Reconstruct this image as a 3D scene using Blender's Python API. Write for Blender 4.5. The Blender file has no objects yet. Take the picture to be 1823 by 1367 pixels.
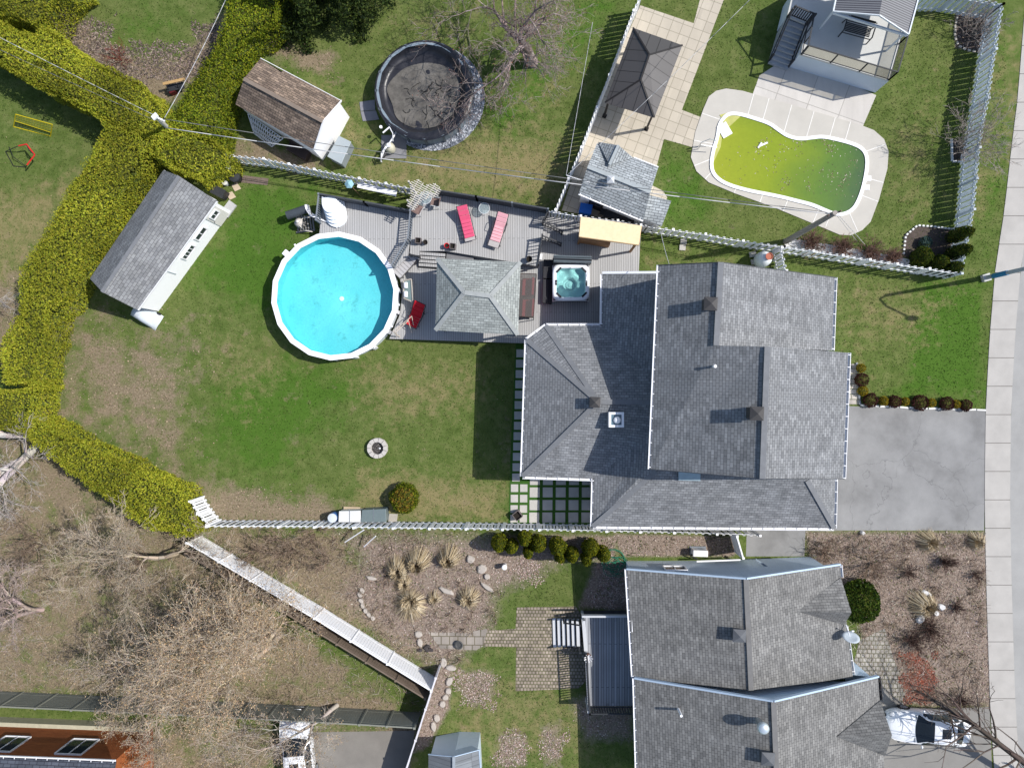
import bpy, math, random
import numpy as np
from mathutils import Vector, Matrix, noise
random.seed(11)
rng = np.random.default_rng(11)
sc = bpy.context.scene
R = math.radians

# ------------------------------------------------------------------ camera
CAM_H, CAM_F = 43.0, 1290.0                 # height in metres, focal length in photograph pixels
TILT = math.atan(38.5 / CAM_F)
cam = bpy.data.cameras.new('camera'); cam_o = bpy.data.objects.new('camera', cam); sc.collection.objects.link(cam_o)
cam_o.location = (0, 0, CAM_H); cam_o.rotation_euler = (0, TILT, 0)
cam.sensor_width = 36; cam.lens = CAM_F / 1823 * 36; cam.clip_end = 3000; cam.clip_start = .5
sc.camera = cam_o

# ------------------------------------------------------------------ light
SUN_EL = R(50)
SUN_V = Vector((.985, .17, 0)).normalized()
w = bpy.data.worlds.new('World'); sc.world = w; w.use_nodes = True
wn = w.node_tree; sky = wn.nodes.new('ShaderNodeTexSky'); sky.sky_type = 'NISHITA'; sky.sun_disc = False
sky.sun_elevation = SUN_EL; sky.sun_rotation = math.atan2(SUN_V.x, SUN_V.y)
wn.links.new(sky.outputs[0], wn.nodes['Background'].inputs[0]); wn.nodes['Background'].inputs[1].default_value = .14
sun = bpy.data.lights.new('sun', 'SUN'); sun.energy = 4.7; sun.angle = R(.55); sun.color = (1, .965, .91)
sun_o = bpy.data.objects.new('sun', sun); sc.collection.objects.link(sun_o)
sun_o.rotation_euler = (-(SUN_V * math.cos(SUN_EL) + Vector((0, 0, math.sin(SUN_EL))))).to_track_quat('-Z', 'Y').to_euler()
sun_o.location = (30, 5, 60)
sc.view_settings.view_transform = 'Standard'; sc.view_settings.look = 'None'
sc.view_settings.exposure = 0.16; sc.view_settings.gamma = 1
sc.render.engine = 'CYCLES'

# ------------------------------------------------------------------ helpers
CA, SA = math.cos(TILT), math.sin(TILT)
def P(px, py, z=0.0):
    """the point at height z that the drone saw at photograph pixel (px, py)"""
    x, y = px - 911.5, 683.5 - py
    X, Z = x * CA - CAM_F * SA, -x * SA - CAM_F * CA
    t = (CAM_H - z) / -Z
    return Vector((X * t, y * t, z))
def PL(pts, z=0.0): return [P(a, b, z) for a, b in pts]
def PZ(pts): return [P(*p) for p in pts]

class MB:
    def __init__(s): s.v = []; s.f = []
    def add(s, vs, fs):
        n = len(s.v); s.v += [tuple(p) for p in vs]; s.f += [tuple(i + n for i in f) for f in fs]; return s
    def face(s, pts): return s.add(pts, [tuple(range(len(pts)))])
    def hexa(s, b, t):                       # 4 bottom (ccw), 4 top
        return s.add(list(b) + list(t), [(3,2,1,0),(4,5,6,7),(0,1,5,4),(1,2,6,5),(2,3,7,6),(3,0,4,7)])
    def box(s, cx, cy, cz, sx, sy, sz, rz=0):
        c, q = math.cos(rz), math.sin(rz); hx, hy = sx/2, sy/2
        k = [(cx + a*hx*c - b*hy*q, cy + a*hx*q + b*hy*c) for a, b in ((-1,-1),(1,-1),(1,1),(-1,1))]
        return s.hexa([(x, y, cz - sz/2) for x, y in k], [(x, y, cz + sz/2) for x, y in k])
    def beam(s, a, b, w, h, up=(0,0,1)):
        a, b = Vector(a), Vector(b); d = (b - a).normalized(); u = Vector(up)
        if abs(d.dot(u)) > .98: u = Vector((0, 1, 0))
        r = d.cross(u).normalized(); u = r.cross(d)
        o = [r*(w/2)*i + u*(h/2)*j for i, j in ((-1,-1),(1,-1),(1,1),(-1,1))]
        return s.hexa([a + q for q in o], [b + q for q in o])
    def tube(s, a, b, r0, r1=None, n=8, cap=True):
        a, b = Vector(a), Vector(b); r1 = r0 if r1 is None else r1; d = (b - a).normalized()
        u = Vector((0,0,1)) if abs(d.z) < .95 else Vector((1,0,0))
        x = d.cross(u).normalized(); y = d.cross(x)
        c = [x*math.cos(i*2*math.pi/n) + y*math.sin(i*2*math.pi/n) for i in range(n)]
        vs = [a + q*r0 for q in c] + [b + q*r1 for q in c]
        fs = [((i+1) % n, i, n+i, n+(i+1) % n) for i in range(n)]
        if cap: fs += [tuple(range(n)), tuple(range(2*n-1, n-1, -1))]
        return s.add(vs, fs)
    def path(s, pts, r, n=6):
        for a, b in zip(pts, pts[1:]): s.tube(a, b, r, r, n)
        return s
    def prism(s, pts, z0, z1):               # pts any winding, xy
        pts = [(p[0], p[1]) for p in pts]
        if sum(a[0]*b[1]-b[0]*a[1] for a, b in zip(pts, pts[1:]+pts[:1])) < 0: pts = pts[::-1]
        n = len(pts)
        return s.add([(x, y, z0) for x, y in pts] + [(x, y, z1) for x, y in pts],
            [tuple(range(n-1, -1, -1)), tuple(range(n, 2*n))] + [(i, (i+1) % n, n+(i+1) % n, n+i) for i in range(n)])
    def slab(s, pts, t):                     # polygon in space with thickness t downwards
        pts = [Vector(p) for p in pts]
        nz = sum(a.x*b.y-b.x*a.y for a, b in zip(pts, pts[1:]+pts[:1]))
        if nz < 0: pts = pts[::-1]
        n = len(pts); d = Vector((0,0,-t))
        return s.add(pts + [p + d for p in pts], [tuple(range(n)), tuple(range(2*n-1, n-1, -1))] +
            [(i, n+i, n+(i+1) % n, (i+1) % n) for i in range(n)])
    def lathe(s, prof, c=(0,0,0), n=20):
        vs = []; fs = []
        for r, z in prof:
            for i in range(n):
                a = i*2*math.pi/n; vs.append((c[0]+r*math.cos(a), c[1]+r*math.sin(a), c[2]+z))
        for j in range(len(prof)-1):
            for i in range(n):
                k = (i+1) % n; fs.append((j*n+i, j*n+k, (j+1)*n+k, (j+1)*n+i))
        fs.append(tuple(range((len(prof)-1)*n, len(prof)*n))); fs.append(tuple(range(n-1, -1, -1)))
        return s.add(vs, fs)
    def ell(s, c, rx, ry, rz, n=12, m=7, jit=0):
        vs = []; fs = []
        for j in range(m+1):
            t = math.pi*j/m
            for i in range(n):
                a = 2*math.pi*i/n; q = 1 + random.uniform(-jit, jit)
                vs.append((c[0]+rx*q*math.sin(t)*math.cos(a), c[1]+ry*q*math.sin(t)*math.sin(a), c[2]+rz*q*math.cos(t)))
        for j in range(m):
            for i in range(n):
                k = (i+1) % n; fs.append((j*n+i, (j+1)*n+i, (j+1)*n+k, j*n+k))
        return s.add(vs, fs)
    def build(s, name, mat, parent=None, base=None, smooth=False, bevel=0, sub=0):
        """vertices are in world coordinates (or in the local ones of a prototype whose empty is at the origin)"""
        if parent is not None: off = wloc(parent)
        elif base is not None: off = Vector(base)
        else:
            a = np.array(s.v); off = Vector((float(a[:,0].mean()), float(a[:,1].mean()), float(a[:,2].min())))
        me = bpy.data.meshes.new(name); me.from_pydata([(x-off.x, y-off.y, z-off.z) for x, y, z in s.v], [], s.f)
        uvs(me, off); me.materials.append(mat)
        if smooth: me.polygons.foreach_set('use_smooth', [True]*len(me.polygons))
        o = bpy.data.objects.new(name, me); sc.collection.objects.link(o)
        if parent is not None: o.parent = parent
        else: o.location = off
        if bevel:
            b = o.modifiers.new('bevel', 'BEVEL'); b.width = bevel; b.segments = 2; b.limit_method = 'ANGLE'
        if sub:
            b = o.modifiers.new('sub', 'SUBSURF'); b.levels = b.render_levels = sub
        return o

def wloc(o):
    p = Vector((0,0,0))
    while o is not None: p += o.location; o = o.parent
    return p

def uvs(me, off=Vector((0,0,0))):
    """metre-scale coordinates per face: u level, v up the slope"""
    me.update(); nl = len(me.loops)
    if not nl: return
    co = np.empty(len(me.vertices)*3); me.vertices.foreach_get('co', co); co = co.reshape(-1, 3) + np.array(off)
    li = np.empty(nl, dtype=np.int32); me.loops.foreach_get('vertex_index', li)
    npol = len(me.polygons); nn = np.empty(npol*3); me.polygons.foreach_get('normal', nn); nn = nn.reshape(-1, 3)
    tot = np.empty(npol, dtype=np.int32); me.polygons.foreach_get('loop_total', tot)
    N = np.repeat(nn, tot, axis=0)
    U = np.stack([-N[:,1], N[:,0], np.zeros(nl)], 1); L = np.linalg.norm(U, axis=1)
    flat = L < .02; U[flat] = (1, 0, 0); L[flat] = 1; U /= L[:, None]
    V = np.cross(N, U); V[flat] = (0, 1, 0)
    c = co[li]; uv = np.stack([(c*U).sum(1), (c*V).sum(1)], 1)
    ul = me.uv_layers.new(name='UVMap'); ul.data.foreach_set('uv', uv.ravel())

def tag(o, label=None, cat=None, group=None, kind=None):
    if label: o['label'] = label
    if cat: o['category'] = cat
    if group: o['group'] = group
    if kind: o['kind'] = kind
    return o
def thing(name, label, cat, loc=(0,0,0), group=None, rz=0):
    o = bpy.data.objects.new(name, None); sc.collection.objects.link(o); o.location = loc; o.rotation_euler = (0,0,rz)
    o.empty_display_size = .2
    return tag(o, label, cat, group)
def kids(o): return [c for c in bpy.data.objects if c.parent == o]
def copy_tree(o, parent=None):
    c = o.copy(); sc.collection.objects.link(c)
    if parent is not None: c.parent = parent
    for k in kids(o): copy_tree(k, c)
    return c
def place(o, loc, rz=0, label=None, scale=None, group=None):
    o.location = loc; o.rotation_euler = (0, 0, rz)
    if label: o['label'] = label
    if group: o['group'] = group
    if scale: o.scale = scale if isinstance(scale, tuple) else (scale,)*3
    return o

# ------------------------------------------------------------------ materials
def newmat(name, rough=.7, metal=0, spec=.3):
    m = bpy.data.materials.new(name); m.use_nodes = True; b = m.node_tree.nodes['Principled BSDF']
    b.inputs['Roughness'].default_value = rough; b.inputs['Metallic'].default_value = metal
    b.inputs['Specular IOR Level'].default_value = spec
    return m, m.node_tree, b
def c4(c): return (c[0], c[1], c[2], 1)
def nz(nt, scale, coord='Object', detail=4, rough=.6, vec=None):
    t = nt.nodes.new('ShaderNodeTexNoise'); t.inputs['Scale'].default_value = scale
    t.inputs['Detail'].default_value = detail; t.inputs['Roughness'].default_value = rough
    if vec is None:
        tc = nt.nodes.new('ShaderNodeTexCoord'); vec = tc.outputs[coord]
    nt.links.new(vec, t.inputs['Vector']); return t.outputs['Fac']
def ramp(nt, fac, stops):
    r = nt.nodes.new('ShaderNodeValToRGB'); e = r.color_ramp.elements
    while len(e) < len(stops): e.new(.5)
    for i, (p, c) in enumerate(stops): e[i].position = p; e[i].color = c4(c) if len(c) == 3 else c
    nt.links.new(fac, r.inputs[0]); return r.outputs[0]
def mix(nt, fac, a, b, mode='MIX'):
    m = nt.nodes.new('ShaderNodeMix'); m.data_type = 'RGBA'; m.blend_type = mode
    for k, v in ((0, fac), (6, a), (7, b)):
        if hasattr(v, 'links'): nt.links.new(v, m.inputs[k])
        elif k == 0: m.inputs[0].default_value = v
        else: m.inputs[k].default_value = c4(v)
    return m.outputs[2]
def val(nt, fac, lo, hi, f0=0., f1=1.):
    m = nt.nodes.new('ShaderNodeMapRange'); nt.links.new(fac, m.inputs[0])
    m.inputs[1].default_value = f0; m.inputs[2].default_value = f1; m.inputs[3].default_value = lo; m.inputs[4].default_value = hi
    return m.outputs[0]
def grey(v): return (v, v, v)
def bump(nt, b, h, strength=.3, dist=.02):
    u = nt.nodes.new('ShaderNodeBump'); u.inputs['Strength'].default_value = strength; u.inputs['Distance'].default_value = dist
    nt.links.new(h, u.inputs['Height']); nt.links.new(u.outputs[0], b.inputs['Normal'])
MATS = {}
def mat(name, col, rough=.7, var=.15, s=3., metal=0, spec=.3, fine=30., bmp=.15):
    if name in MATS: return MATS[name]
    m, nt, b = newmat(name, rough, metal, spec)
    n1 = nz(nt, s); n2 = nz(nt, fine)
    c = mix(nt, n1, [x*(1-var*1.6) for x in col], [min(.95, x*(1+var*1.6)) for x in col])
    c = mix(nt, 1., c, mix(nt, n2, grey(1-var), grey(min(1.15, 1+var))), 'MULTIPLY')
    nt.links.new(c, b.inputs['Base Color'])
    if bmp: bump(nt, b, n2, bmp, .01)
    MATS[name] = m; return m
def brick(name, c1, c2, cm, bw, rh, mort=.012, rough=.85, rot=0, off=.5, var=.25, big=.25, spec=.2, bmp=.4, smooth=.1):
    if name in MATS: return MATS[name]
    m, nt, b = newmat(name, rough, 0, spec)
    tc = nt.nodes.new('ShaderNodeTexCoord'); mp = nt.nodes.new('ShaderNodeMapping'); mp.inputs['Rotation'].default_value = (0, 0, rot)
    nt.links.new(tc.outputs['UV'], mp.inputs[0])
    def br(w_, h_, a, b_, mo, o_):
        t = nt.nodes.new('ShaderNodeTexBrick'); t.inputs['Scale'].default_value = 1; t.inputs['Brick Width'].default_value = w_
        t.inputs['Row Height'].default_value = h_; t.inputs['Mortar Size'].default_value = mo; t.inputs['Mortar Smooth'].default_value = smooth
        t.inputs['Color1'].default_value = c4(a); t.inputs['Color2'].default_value = c4(b_); t.inputs['Mortar'].default_value = c4(cm)
        t.offset = o_; nt.links.new(mp.outputs[0], t.inputs[0]); return t
    t = br(bw, rh, c1, c2, mort, off)
    t2 = br(bw*1.37, rh, grey(1-var), grey(1+var*.6), 0, .31)
    c = mix(nt, 1., t.outputs['Color'], t2.outputs['Color'], 'MULTIPLY')
    c = mix(nt, 1., c, mix(nt, nz(nt, .55, 'UV', 5), grey(1-big), grey(1+big*.7)), 'MULTIPLY')
    c = mix(nt, 1., c, mix(nt, nz(nt, 28, 'UV', 3), grey(.82), grey(1.15)), 'MULTIPLY')
    sm = nt.nodes.new('ShaderNodeMapping'); sm.inputs['Scale'].default_value = (1.6, .16, 1); nt.links.new(tc.outputs['UV'], sm.inputs[0])
    c = mix(nt, 1., c, mix(nt, val(nt, nz(nt, 1, detail=6, rough=.7, vec=sm.outputs[0]), 0, 1, .3, .7), grey(1-big*.6), grey(1+big*.4)), 'MULTIPLY')
    nt.links.new(c, b.inputs['Base Color'])
    if bmp:
        inv = nt.nodes.new('ShaderNodeInvert'); nt.links.new(t.outputs['Fac'], inv.inputs[1]); bump(nt, b, inv.outputs[0], bmp, .01)
    MATS[name] = m; return m
def leafmat(name, rough=.75, trans=.25):
    if name in MATS: return MATS[name]
    m, nt, b = newmat(name, rough, 0, .15)
    a = nt.nodes.new('ShaderNodeAttribute'); a.attribute_name = 'col'
    nt.links.new(a.outputs['Color'], b.inputs['Base Color'])
    if trans:
        tr = nt.nodes.new('ShaderNodeBsdfTranslucent'); nt.links.new(a.outputs['Color'], tr.inputs[0])
        ms = nt.nodes.new('ShaderNodeMixShader'); ms.inputs[0].default_value = trans
        nt.links.new(b.outputs[0], ms.inputs[1]); nt.links.new(tr.outputs[0], ms.inputs[2])
        nt.links.new(ms.outputs[0], nt.nodes['Material Output'].inputs[0])
    MATS[name] = m; return m

# ------------------------------------------------------------------ mass meshes (numpy)
def inpoly(x, y, poly):
    poly = np.array([(p[0], p[1]) for p in poly]); r = np.zeros(x.shape, bool); j = len(poly)-1
    for i in range(len(poly)):
        xi, yi = poly[i]; xj, yj = poly[j]
        c = ((yi > y) != (yj > y)) & (x < (xj-xi)*(y-yi)/((yj-yi) if yj != yi else 1e-9)+xi); r ^= c; j = i
    return r
def rawmesh(name, verts, faces4, cols, m, parent=None, base=None, tri=False):
    k = 3 if tri else 4
    off = wloc(parent) if parent is not None else (Vector(base) if base is not None else Vector((0,0,0)))
    me = bpy.data.meshes.new(name); nv, nf = len(verts), len(faces4)
    me.vertices.add(nv); me.vertices.foreach_set('co', (np.asarray(verts, dtype=np.float32) - np.array(off, dtype=np.float32)).ravel())
    me.loops.add(nf*k); me.loops.foreach_set('vertex_index', np.asarray(faces4, dtype=np.int32).ravel())
    me.polygons.add(nf); me.polygons.foreach_set('loop_start', np.arange(0, nf*k, k, dtype=np.int32))
    me.update(calc_edges=True)
    if cols is not None:
        at = me.color_attributes.new('col', 'FLOAT_COLOR', 'POINT')
        at.data.foreach_set('color', np.concatenate([cols, np.ones((nv, 1))], 1).astype(np.float32).ravel())
    me.materials.append(m); o = bpy.data.objects.new(name, me); sc.collection.objects.link(o)
    if parent is not None: o.parent = parent
    else: o.location = off
    return o
def leafcards(pts, size, cols, aspect=.55, up=0., nrm=None):
    """one bent quad per point; returns verts, faces, vertex colours"""
    n = len(pts); a = rng.normal(size=(n, 3)); a[:, 2] *= .6
    if nrm is not None: a += nrm*up
    a /= np.linalg.norm(a, axis=1)[:, None]
    b = rng.normal(size=(n, 3)); b = np.cross(a, b); b /= np.linalg.norm(b, axis=1)[:, None]
    sz = (size*rng.uniform(.6, 1.4, n))[:, None]
    t = np.cross(a, b)
    v = np.stack([pts - b*sz*aspect*.5, pts + t*sz*.5 - b*sz*.1, pts + b*sz*aspect*.5, pts - t*sz*.5 + b*sz*.1], 1).reshape(-1, 3)
    f = np.arange(4*n).reshape(-1, 4); c = np.repeat(cols, 4, axis=0)
    return v, f, c
def pick(n, palette, wts=None, jit=.15):
    p = np.array(palette); i = rng.choice(len(p), n, p=None if wts is None else np.array(wts)/sum(wts))
    return np.clip(p[i]*(1+rng.uniform(-jit, jit, (n, 1)))*(1+rng.uniform(-.06, .06, (n, 3))), 0, 1)
def tubes(segs, n=3):
    """segs: array of (ax,ay,az,bx,by,bz,ra,rb) -> verts, quads"""
    s = np.array(segs, dtype=np.float64); a, b = s[:, :3], s[:, 3:6]; d = b-a; d /= np.linalg.norm(d, axis=1)[:, None]+1e-9
    u = np.where(np.abs(d[:, 2:3]) < .9, np.array([[0, 0, 1.]]), np.array([[1., 0, 0]])); x = np.cross(d, u)
    x /= np.linalg.norm(x, axis=1)[:, None]+1e-9; y = np.cross(d, x); vs = []
    for e, r in ((a, s[:, 6]), (b, s[:, 7])):
        for i in range(n):
            t = 2*math.pi*i/n; vs.append(e + (x*math.cos(t)+y*math.sin(t))*r[:, None])
    v = np.stack(vs, 1).reshape(-1, 3); m = len(s); k = np.arange(m)[:, None]*2*n
    f = np.concatenate([k + np.array([[(i+1) % n, i, n+i, n+(i+1) % n]]) for i in range(n)], 0)
    return v, f
TW = .009
def grow(start, d, L, r, depth, out, kids_=(3, 5), spread=.75, wob=.18, lift=.12, shrink=.62, tips=None, nseg=3):
    p = Vector(start); d = Vector(d).normalized(); nodes = []
    for i in range(nseg):
        q = p + d*(L/nseg); r2 = r*(1-.5*(i+1)/nseg)
        out.append((*p, *q, r*(1-.5*i/nseg), r2, depth)); p = q; nodes.append((Vector(p), Vector(d), r2))
        d = (d + Vector((random.gauss(0, wob), random.gauss(0, wob), random.gauss(0, wob)+lift*.5))).normalized()
    if depth <= 0:
        if tips is not None: tips.append(p)
        return
    for j in range(random.randint(*kids_)):
        b, bd, br = random.choice(nodes) if j else nodes[-1]
        k = Vector((random.gauss(0, 1), random.gauss(0, 1), random.gauss(0, .7)+lift)).normalized()
        nd = (bd + k*spread*random.uniform(.6, 1.2)).normalized()
        grow(b, nd, L*shrink*random.uniform(.75, 1.2), max(br*.72, TW), depth-1, out, kids_, spread, wob, lift, shrink, tips, nseg)
# ------------------------------------------------------------------ the ground
def blob(X, Y, poly, feather):               # 1 inside, falling to 0 over feather pixels
    p = np.array(poly, dtype=float); d = np.full(X.shape, 1e9); j = len(p)-1
    for i in range(len(p)):
        a, b = p[j], p[i]; ab = b-a; t = np.clip(((X-a[0])*ab[0]+(Y-a[1])*ab[1])/(ab@ab+1e-9), 0, 1)
        d = np.minimum(d, np.hypot(X-a[0]-t*ab[0], Y-a[1]-t*ab[1])); j = i
    return np.clip(.5+np.where(inpoly(X, Y, poly), d, -d)/(2*feather), 0, 1)
DRY = [([(840,230),(1010,250),(1010,370),(700,330),(620,300)], 60, .8), ([(620,640),(850,650),(880,720),(700,760),(640,720)], 50, .55),
       ([(0,340),(150,300),(110,420),(20,560),(-60,620),(-60,340)], 40, .6), ([(640,830),(900,860),(905,930),(620,935)], 35, .7),
       ([(560,120),(680,240),(640,330),(560,290)], 40, .5), ([(700,0),(860,0),(860,120),(700,80)], 60, .4), ([(1050,20),(960,360),(880,240),(900,160)], 40, .35),
       ([(1500,500),(1700,520),(1650,620),(1500,600)], 50, .5), ([(1100,440),(1380,470),(1170,500)], 25, .45), ([(400,560),(560,660),(430,760),(340,650)], 40, .35),
       ([(1560,250),(1690,120),(1670,370),(1600,400)], 40, .35), ([(780,1150),(1050,1230),(1080,1367),(800,1367)], 40, .45), ([(1480,560),(1600,640),(1540,700),(1490,690)], 30, .3),
       ([(1755,50),(1830,50),(1830,300),(1790,300),(1745,420),(1720,420)], 10, .35)]
BARE = [([(120,540),(250,590),(350,610),(330,740),(330,860),(220,800),(100,735),(105,640)], 75, .70), ([(340,860),(420,870),(600,890),(620,935),(370,935)], 26, .9),
        ([(110,10),(160,60),(260,110),(330,100),(400,20),(430,0),(400,80),(310,180),(290,190),(200,140),(95,60)], 16, 1.),
        ([(-60,540),(60,470),(40,620),(-60,700)], 40, .8), ([(-60,770),(60,760),(200,890),(330,950),(640,1210),(730,1260),(640,1300),(190,1245),(-60,1235)], 25, .72), ([(250,1280),(600,1300),(600,1400),(250,1400)], 25, .7),
        ([(330,940),(600,945),(780,1200),(740,1180)], 25, .9), ([(600,1300),(740,1270),(730,1400),(560,1400)], 20, .9), ([(1690,1210),(1760,1180),(1760,1260),(1650,1250)], 15, .6),
        ([(470,60),(600,100),(600,140),(500,110)], 20, .8), ([(420,240),(590,290),(560,310),(410,285)], 12, .8), ([(900,720),(930,850),(880,840)], 12, .3)]
MULCH = [([(600,945),(880,950),(1010,1000),(890,1060),(880,1120),(800,1200),(700,1150),(600,1060),(640,1000)], 30, .8),
         ([(1430,945),(1768,945),(1775,1258),(1640,1260),(1560,1240),(1520,1080),(1440,1000)], 10, .85), ([(1090,950),(1310,955),(1310,990),(1110,990)], 6, 1.),
         ([(905,1000),(960,1000),(965,1035),(915,1035)], 14, .6), ([(820,1190),(880,1190),(885,1240),(840,1262),(815,1230)], 14, .6), ([(885,1300),(940,1305),(940,1367),(880,1367)], 14, .6),
         ([(770,1200),(805,1170),(800,1260),(760,1330),(735,1340)], 8, 1.), ([(960,1290),(1000,1280),(1000,1367),(970,1367)], 14, .6), ([(1060,1000),(1125,1000),(1125,1090),(1030,1080)], 10, 1.),
         ([(870,950),(1100,950),(1100,1000),(870,1000)], 10, .8), ([(1700,22),(1765,25),(1750,95),(1700,85)], 4, 1.), ([(1010,1240),(1130,1240),(1130,1320),(1040,1320)], 15, .7)]
LUSH = [([(430,330),(560,330),(540,420),(480,560),(330,500),(400,400)], 40, .9), ([(500,640),(620,650),(640,700),(480,860),(360,800),(380,700)], 50, .8), ([(1640,500),(1752,500),(1752,720),(1600,700)], 30, .9),
        ([(1040,0),(1100,0),(900,260),(860,200)], 40, .8), ([(1180,250),(1240,290),(1290,400),(1170,400)], 20, .6), ([(1780,60),(1823,60),(1800,300),(1760,480),(1740,420)], 20, .5), ([(260,0),(330,0),(300,80),(200,90),(180,40)], 25, .4)]
gx = np.concatenate([[-900, -300, -90, -50], np.arange(-36, 36.01, .22), [50, 90, 300, 900]])
gy = np.concatenate([[-900, -300, -80, -40], np.arange(-27, 27.01, .22), [40, 80, 300, 900]])
GX, GY = np.meshgrid(gx, gy); nxg, nyg = len(gx), len(gy)
def topix(x, y, z=0):                        # inverse of P
    X, Y, Z = x, y, z-CAM_H
    xc = X*CA - Z*SA; zc = X*SA + Z*CA
    return xc*CAM_F/-zc+911.5, 683.5-Y*CAM_F/-zc
Xc = GX*CA + CAM_H*SA; Zc = GX*SA*1.0 - CAM_H*CA
PXg = Xc*CAM_F/-Zc+911.5; PYg = 683.5-GY*CAM_F/-Zc
def masks(px, py):
    out = []
    for L in (DRY, BARE, MULCH, LUSH):
        m = np.zeros(px.shape)
        for poly, fe, s in L: m = np.maximum(m, blob(px, py, poly, fe)*s)
        out.append(m)
    return out
mk = masks(PXg, PYg)
gv = np.stack([GX.ravel(), GY.ravel(), np.zeros(GX.size)], 1)
ii = (np.arange(nyg-1)[:, None]*nxg + np.arange(nxg-1)[None, :]).ravel()
gf = np.stack([ii, ii+1, ii+nxg+1, ii+nxg], 1)
gm, nt, b = newmat('ground_cover', .95, 0, .05)
at = nt.nodes.new('ShaderNodeAttribute'); at.attribute_name = 'col'; sp = nt.nodes.new('ShaderNodeSeparateColor'); nt.links.new(at.outputs['Color'], sp.inputs[0])
at2 = nt.nodes.new('ShaderNodeAttribute'); at2.attribute_name = 'lush'
def soft(nt, mask, nscale, w_=.6, detail=6):
    n = nz(nt, nscale, detail=detail, rough=.7); a = nt.nodes.new('ShaderNodeMath'); a.operation = 'ADD'
    nt.links.new(mask, a.inputs[0]); nt.links.new(val(nt, n, -w_*1.6, w_*1.6), a.inputs[1]); a.use_clamp = False
    return val(nt, a.outputs[0], 0, 1, .25, .75)
big = nz(nt, .16, detail=5); mid = nz(nt, 1.3, detail=6, rough=.75); fine = nz(nt, 9, detail=6, rough=.8)
g = ramp(nt, mid, [(.3, (.055, .088, .018)), (.5, (.095, .132, .034)), (.7, (.155, .172, .062))])
g = mix(nt, val(nt, big, 0, .3, .45, .7), g, (.165, .16, .062))
g = mix(nt, soft(nt, at2.outputs['Fac'], 1.0), g, mix(nt, mid, (.042, .096, .012), (.085, .158, .025)))
g = mix(nt, soft(nt, sp.outputs[0], 1.6), g, mix(nt, fine, (.14, .125, .05), (.29, .245, .125)))
g = mix(nt, soft(nt, sp.outputs[1], .8, .75), g, ramp(nt, fine, [(.3, (.11, .088, .05)), (.5, (.205, .162, .108)), (.7, (.31, .25, .18))]))
g = mix(nt, soft(nt, sp.outputs[2], 2.2, .3), g, ramp(nt, fine, [(.3, (.09, .065, .05)), (.5, (.225, .175, .142)), (.65, (.39, .32, .27)), (.8, (.50, .43, .38))]))
g = mix(nt, 1., g, mix(nt, nz(nt, 26, detail=4, rough=.8), grey(.55), grey(1.4)), 'MULTIPLY')
nt.links.new(g, b.inputs['Base Color']); bump(nt, b, fine, .6, .05)
ground = rawmesh('ground', gv, gf, np.stack([m.ravel() for m in mk[:3]], 1), gm)
la = ground.data.attributes.new('lush', 'FLOAT', 'POINT'); la.data.foreach_set('value', mk[3].ravel().astype(np.float32))
tag(ground, 'lawns, bare soil and leaf-strewn beds of the gardens', kind='structure')

HARD = []                                    # pixel outlines where nothing grows
def sheet(name, pts, m, z=.008, t=.06, hard=True, label=None):
    if hard: HARD.append(pts)
    o = MB().slab(PL(pts, z), t).build(name, m); return tag(o, label, kind='structure')

asph, nt, b = newmat('old_asphalt', .9, 0, .15)
c = ramp(nt, nz(nt, .35, detail=6, rough=.65), [(.3, (.165, .163, .16)), (.5, (.235, .233, .23)), (.7, (.285, .282, .278))])
c = mix(nt, 1., c, mix(nt, nz(nt, 45, detail=3), grey(.8), grey(1.2)), 'MULTIPLY')
v = nt.nodes.new('ShaderNodeTexVoronoi'); v.feature = 'DISTANCE_TO_EDGE'; v.inputs['Scale'].default_value = .22
tcn = nt.nodes.new('ShaderNodeTexCoord'); wpn = nt.nodes.new('ShaderNodeVectorMath'); wpn.operation = 'ADD'
nnn = nt.nodes.new('ShaderNodeTexNoise'); nnn.inputs['Scale'].default_value = 1.4; nnn.inputs['Detail'].default_value = 5; nt.links.new(tcn.outputs['Object'], nnn.inputs['Vector'])
nt.links.new(nnn.outputs['Color'], wpn.inputs[0]); nt.links.new(tcn.outputs['Object'], wpn.inputs[1]); nt.links.new(wpn.outputs[0], v.inputs['Vector'])
c = mix(nt, val(nt, v.outputs['Distance'], .55, 0, 0, .005), c, (.11, .11, .11))
nt.links.new(c, b.inputs['Base Color'])
MATS['asph'] = asph
road_m = mat('road_asphalt', (.31, .305, .295), .9, .16, .6, fine=50)
walk_m = mat('sidewalk_concrete', (.39, .37, .345), .85, .14, .9, fine=40)
conc_m = mat('pool_concrete', (.465, .44, .395), .85, .10, .8, fine=40)
conc2_m = mat('pale_concrete', (.60, .57, .53), .85, .07, .8, fine=40)
joint_m = mat('joint', (.16, .15, .14), .9)

sheet('driveway', [(1480,722),(1755,730),(1752,944),(1434,944),(1432,990),(1328,990),(1330,925),(1480,925)], asph, .010)
sheet('driveway', [(1560,1215),(1620,1262),(1762,1258),(1768,1420),(1560,1420)], mat('concrete_drive', (.215, .205, .19), .9, .12, .8), .012)
sheet('parking_pad', [(548,1303),(738,1300),(722,1420),(480,1420)], mat('worn_pad', (.20,.185,.165), .9, .2, .7), .012)
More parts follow.
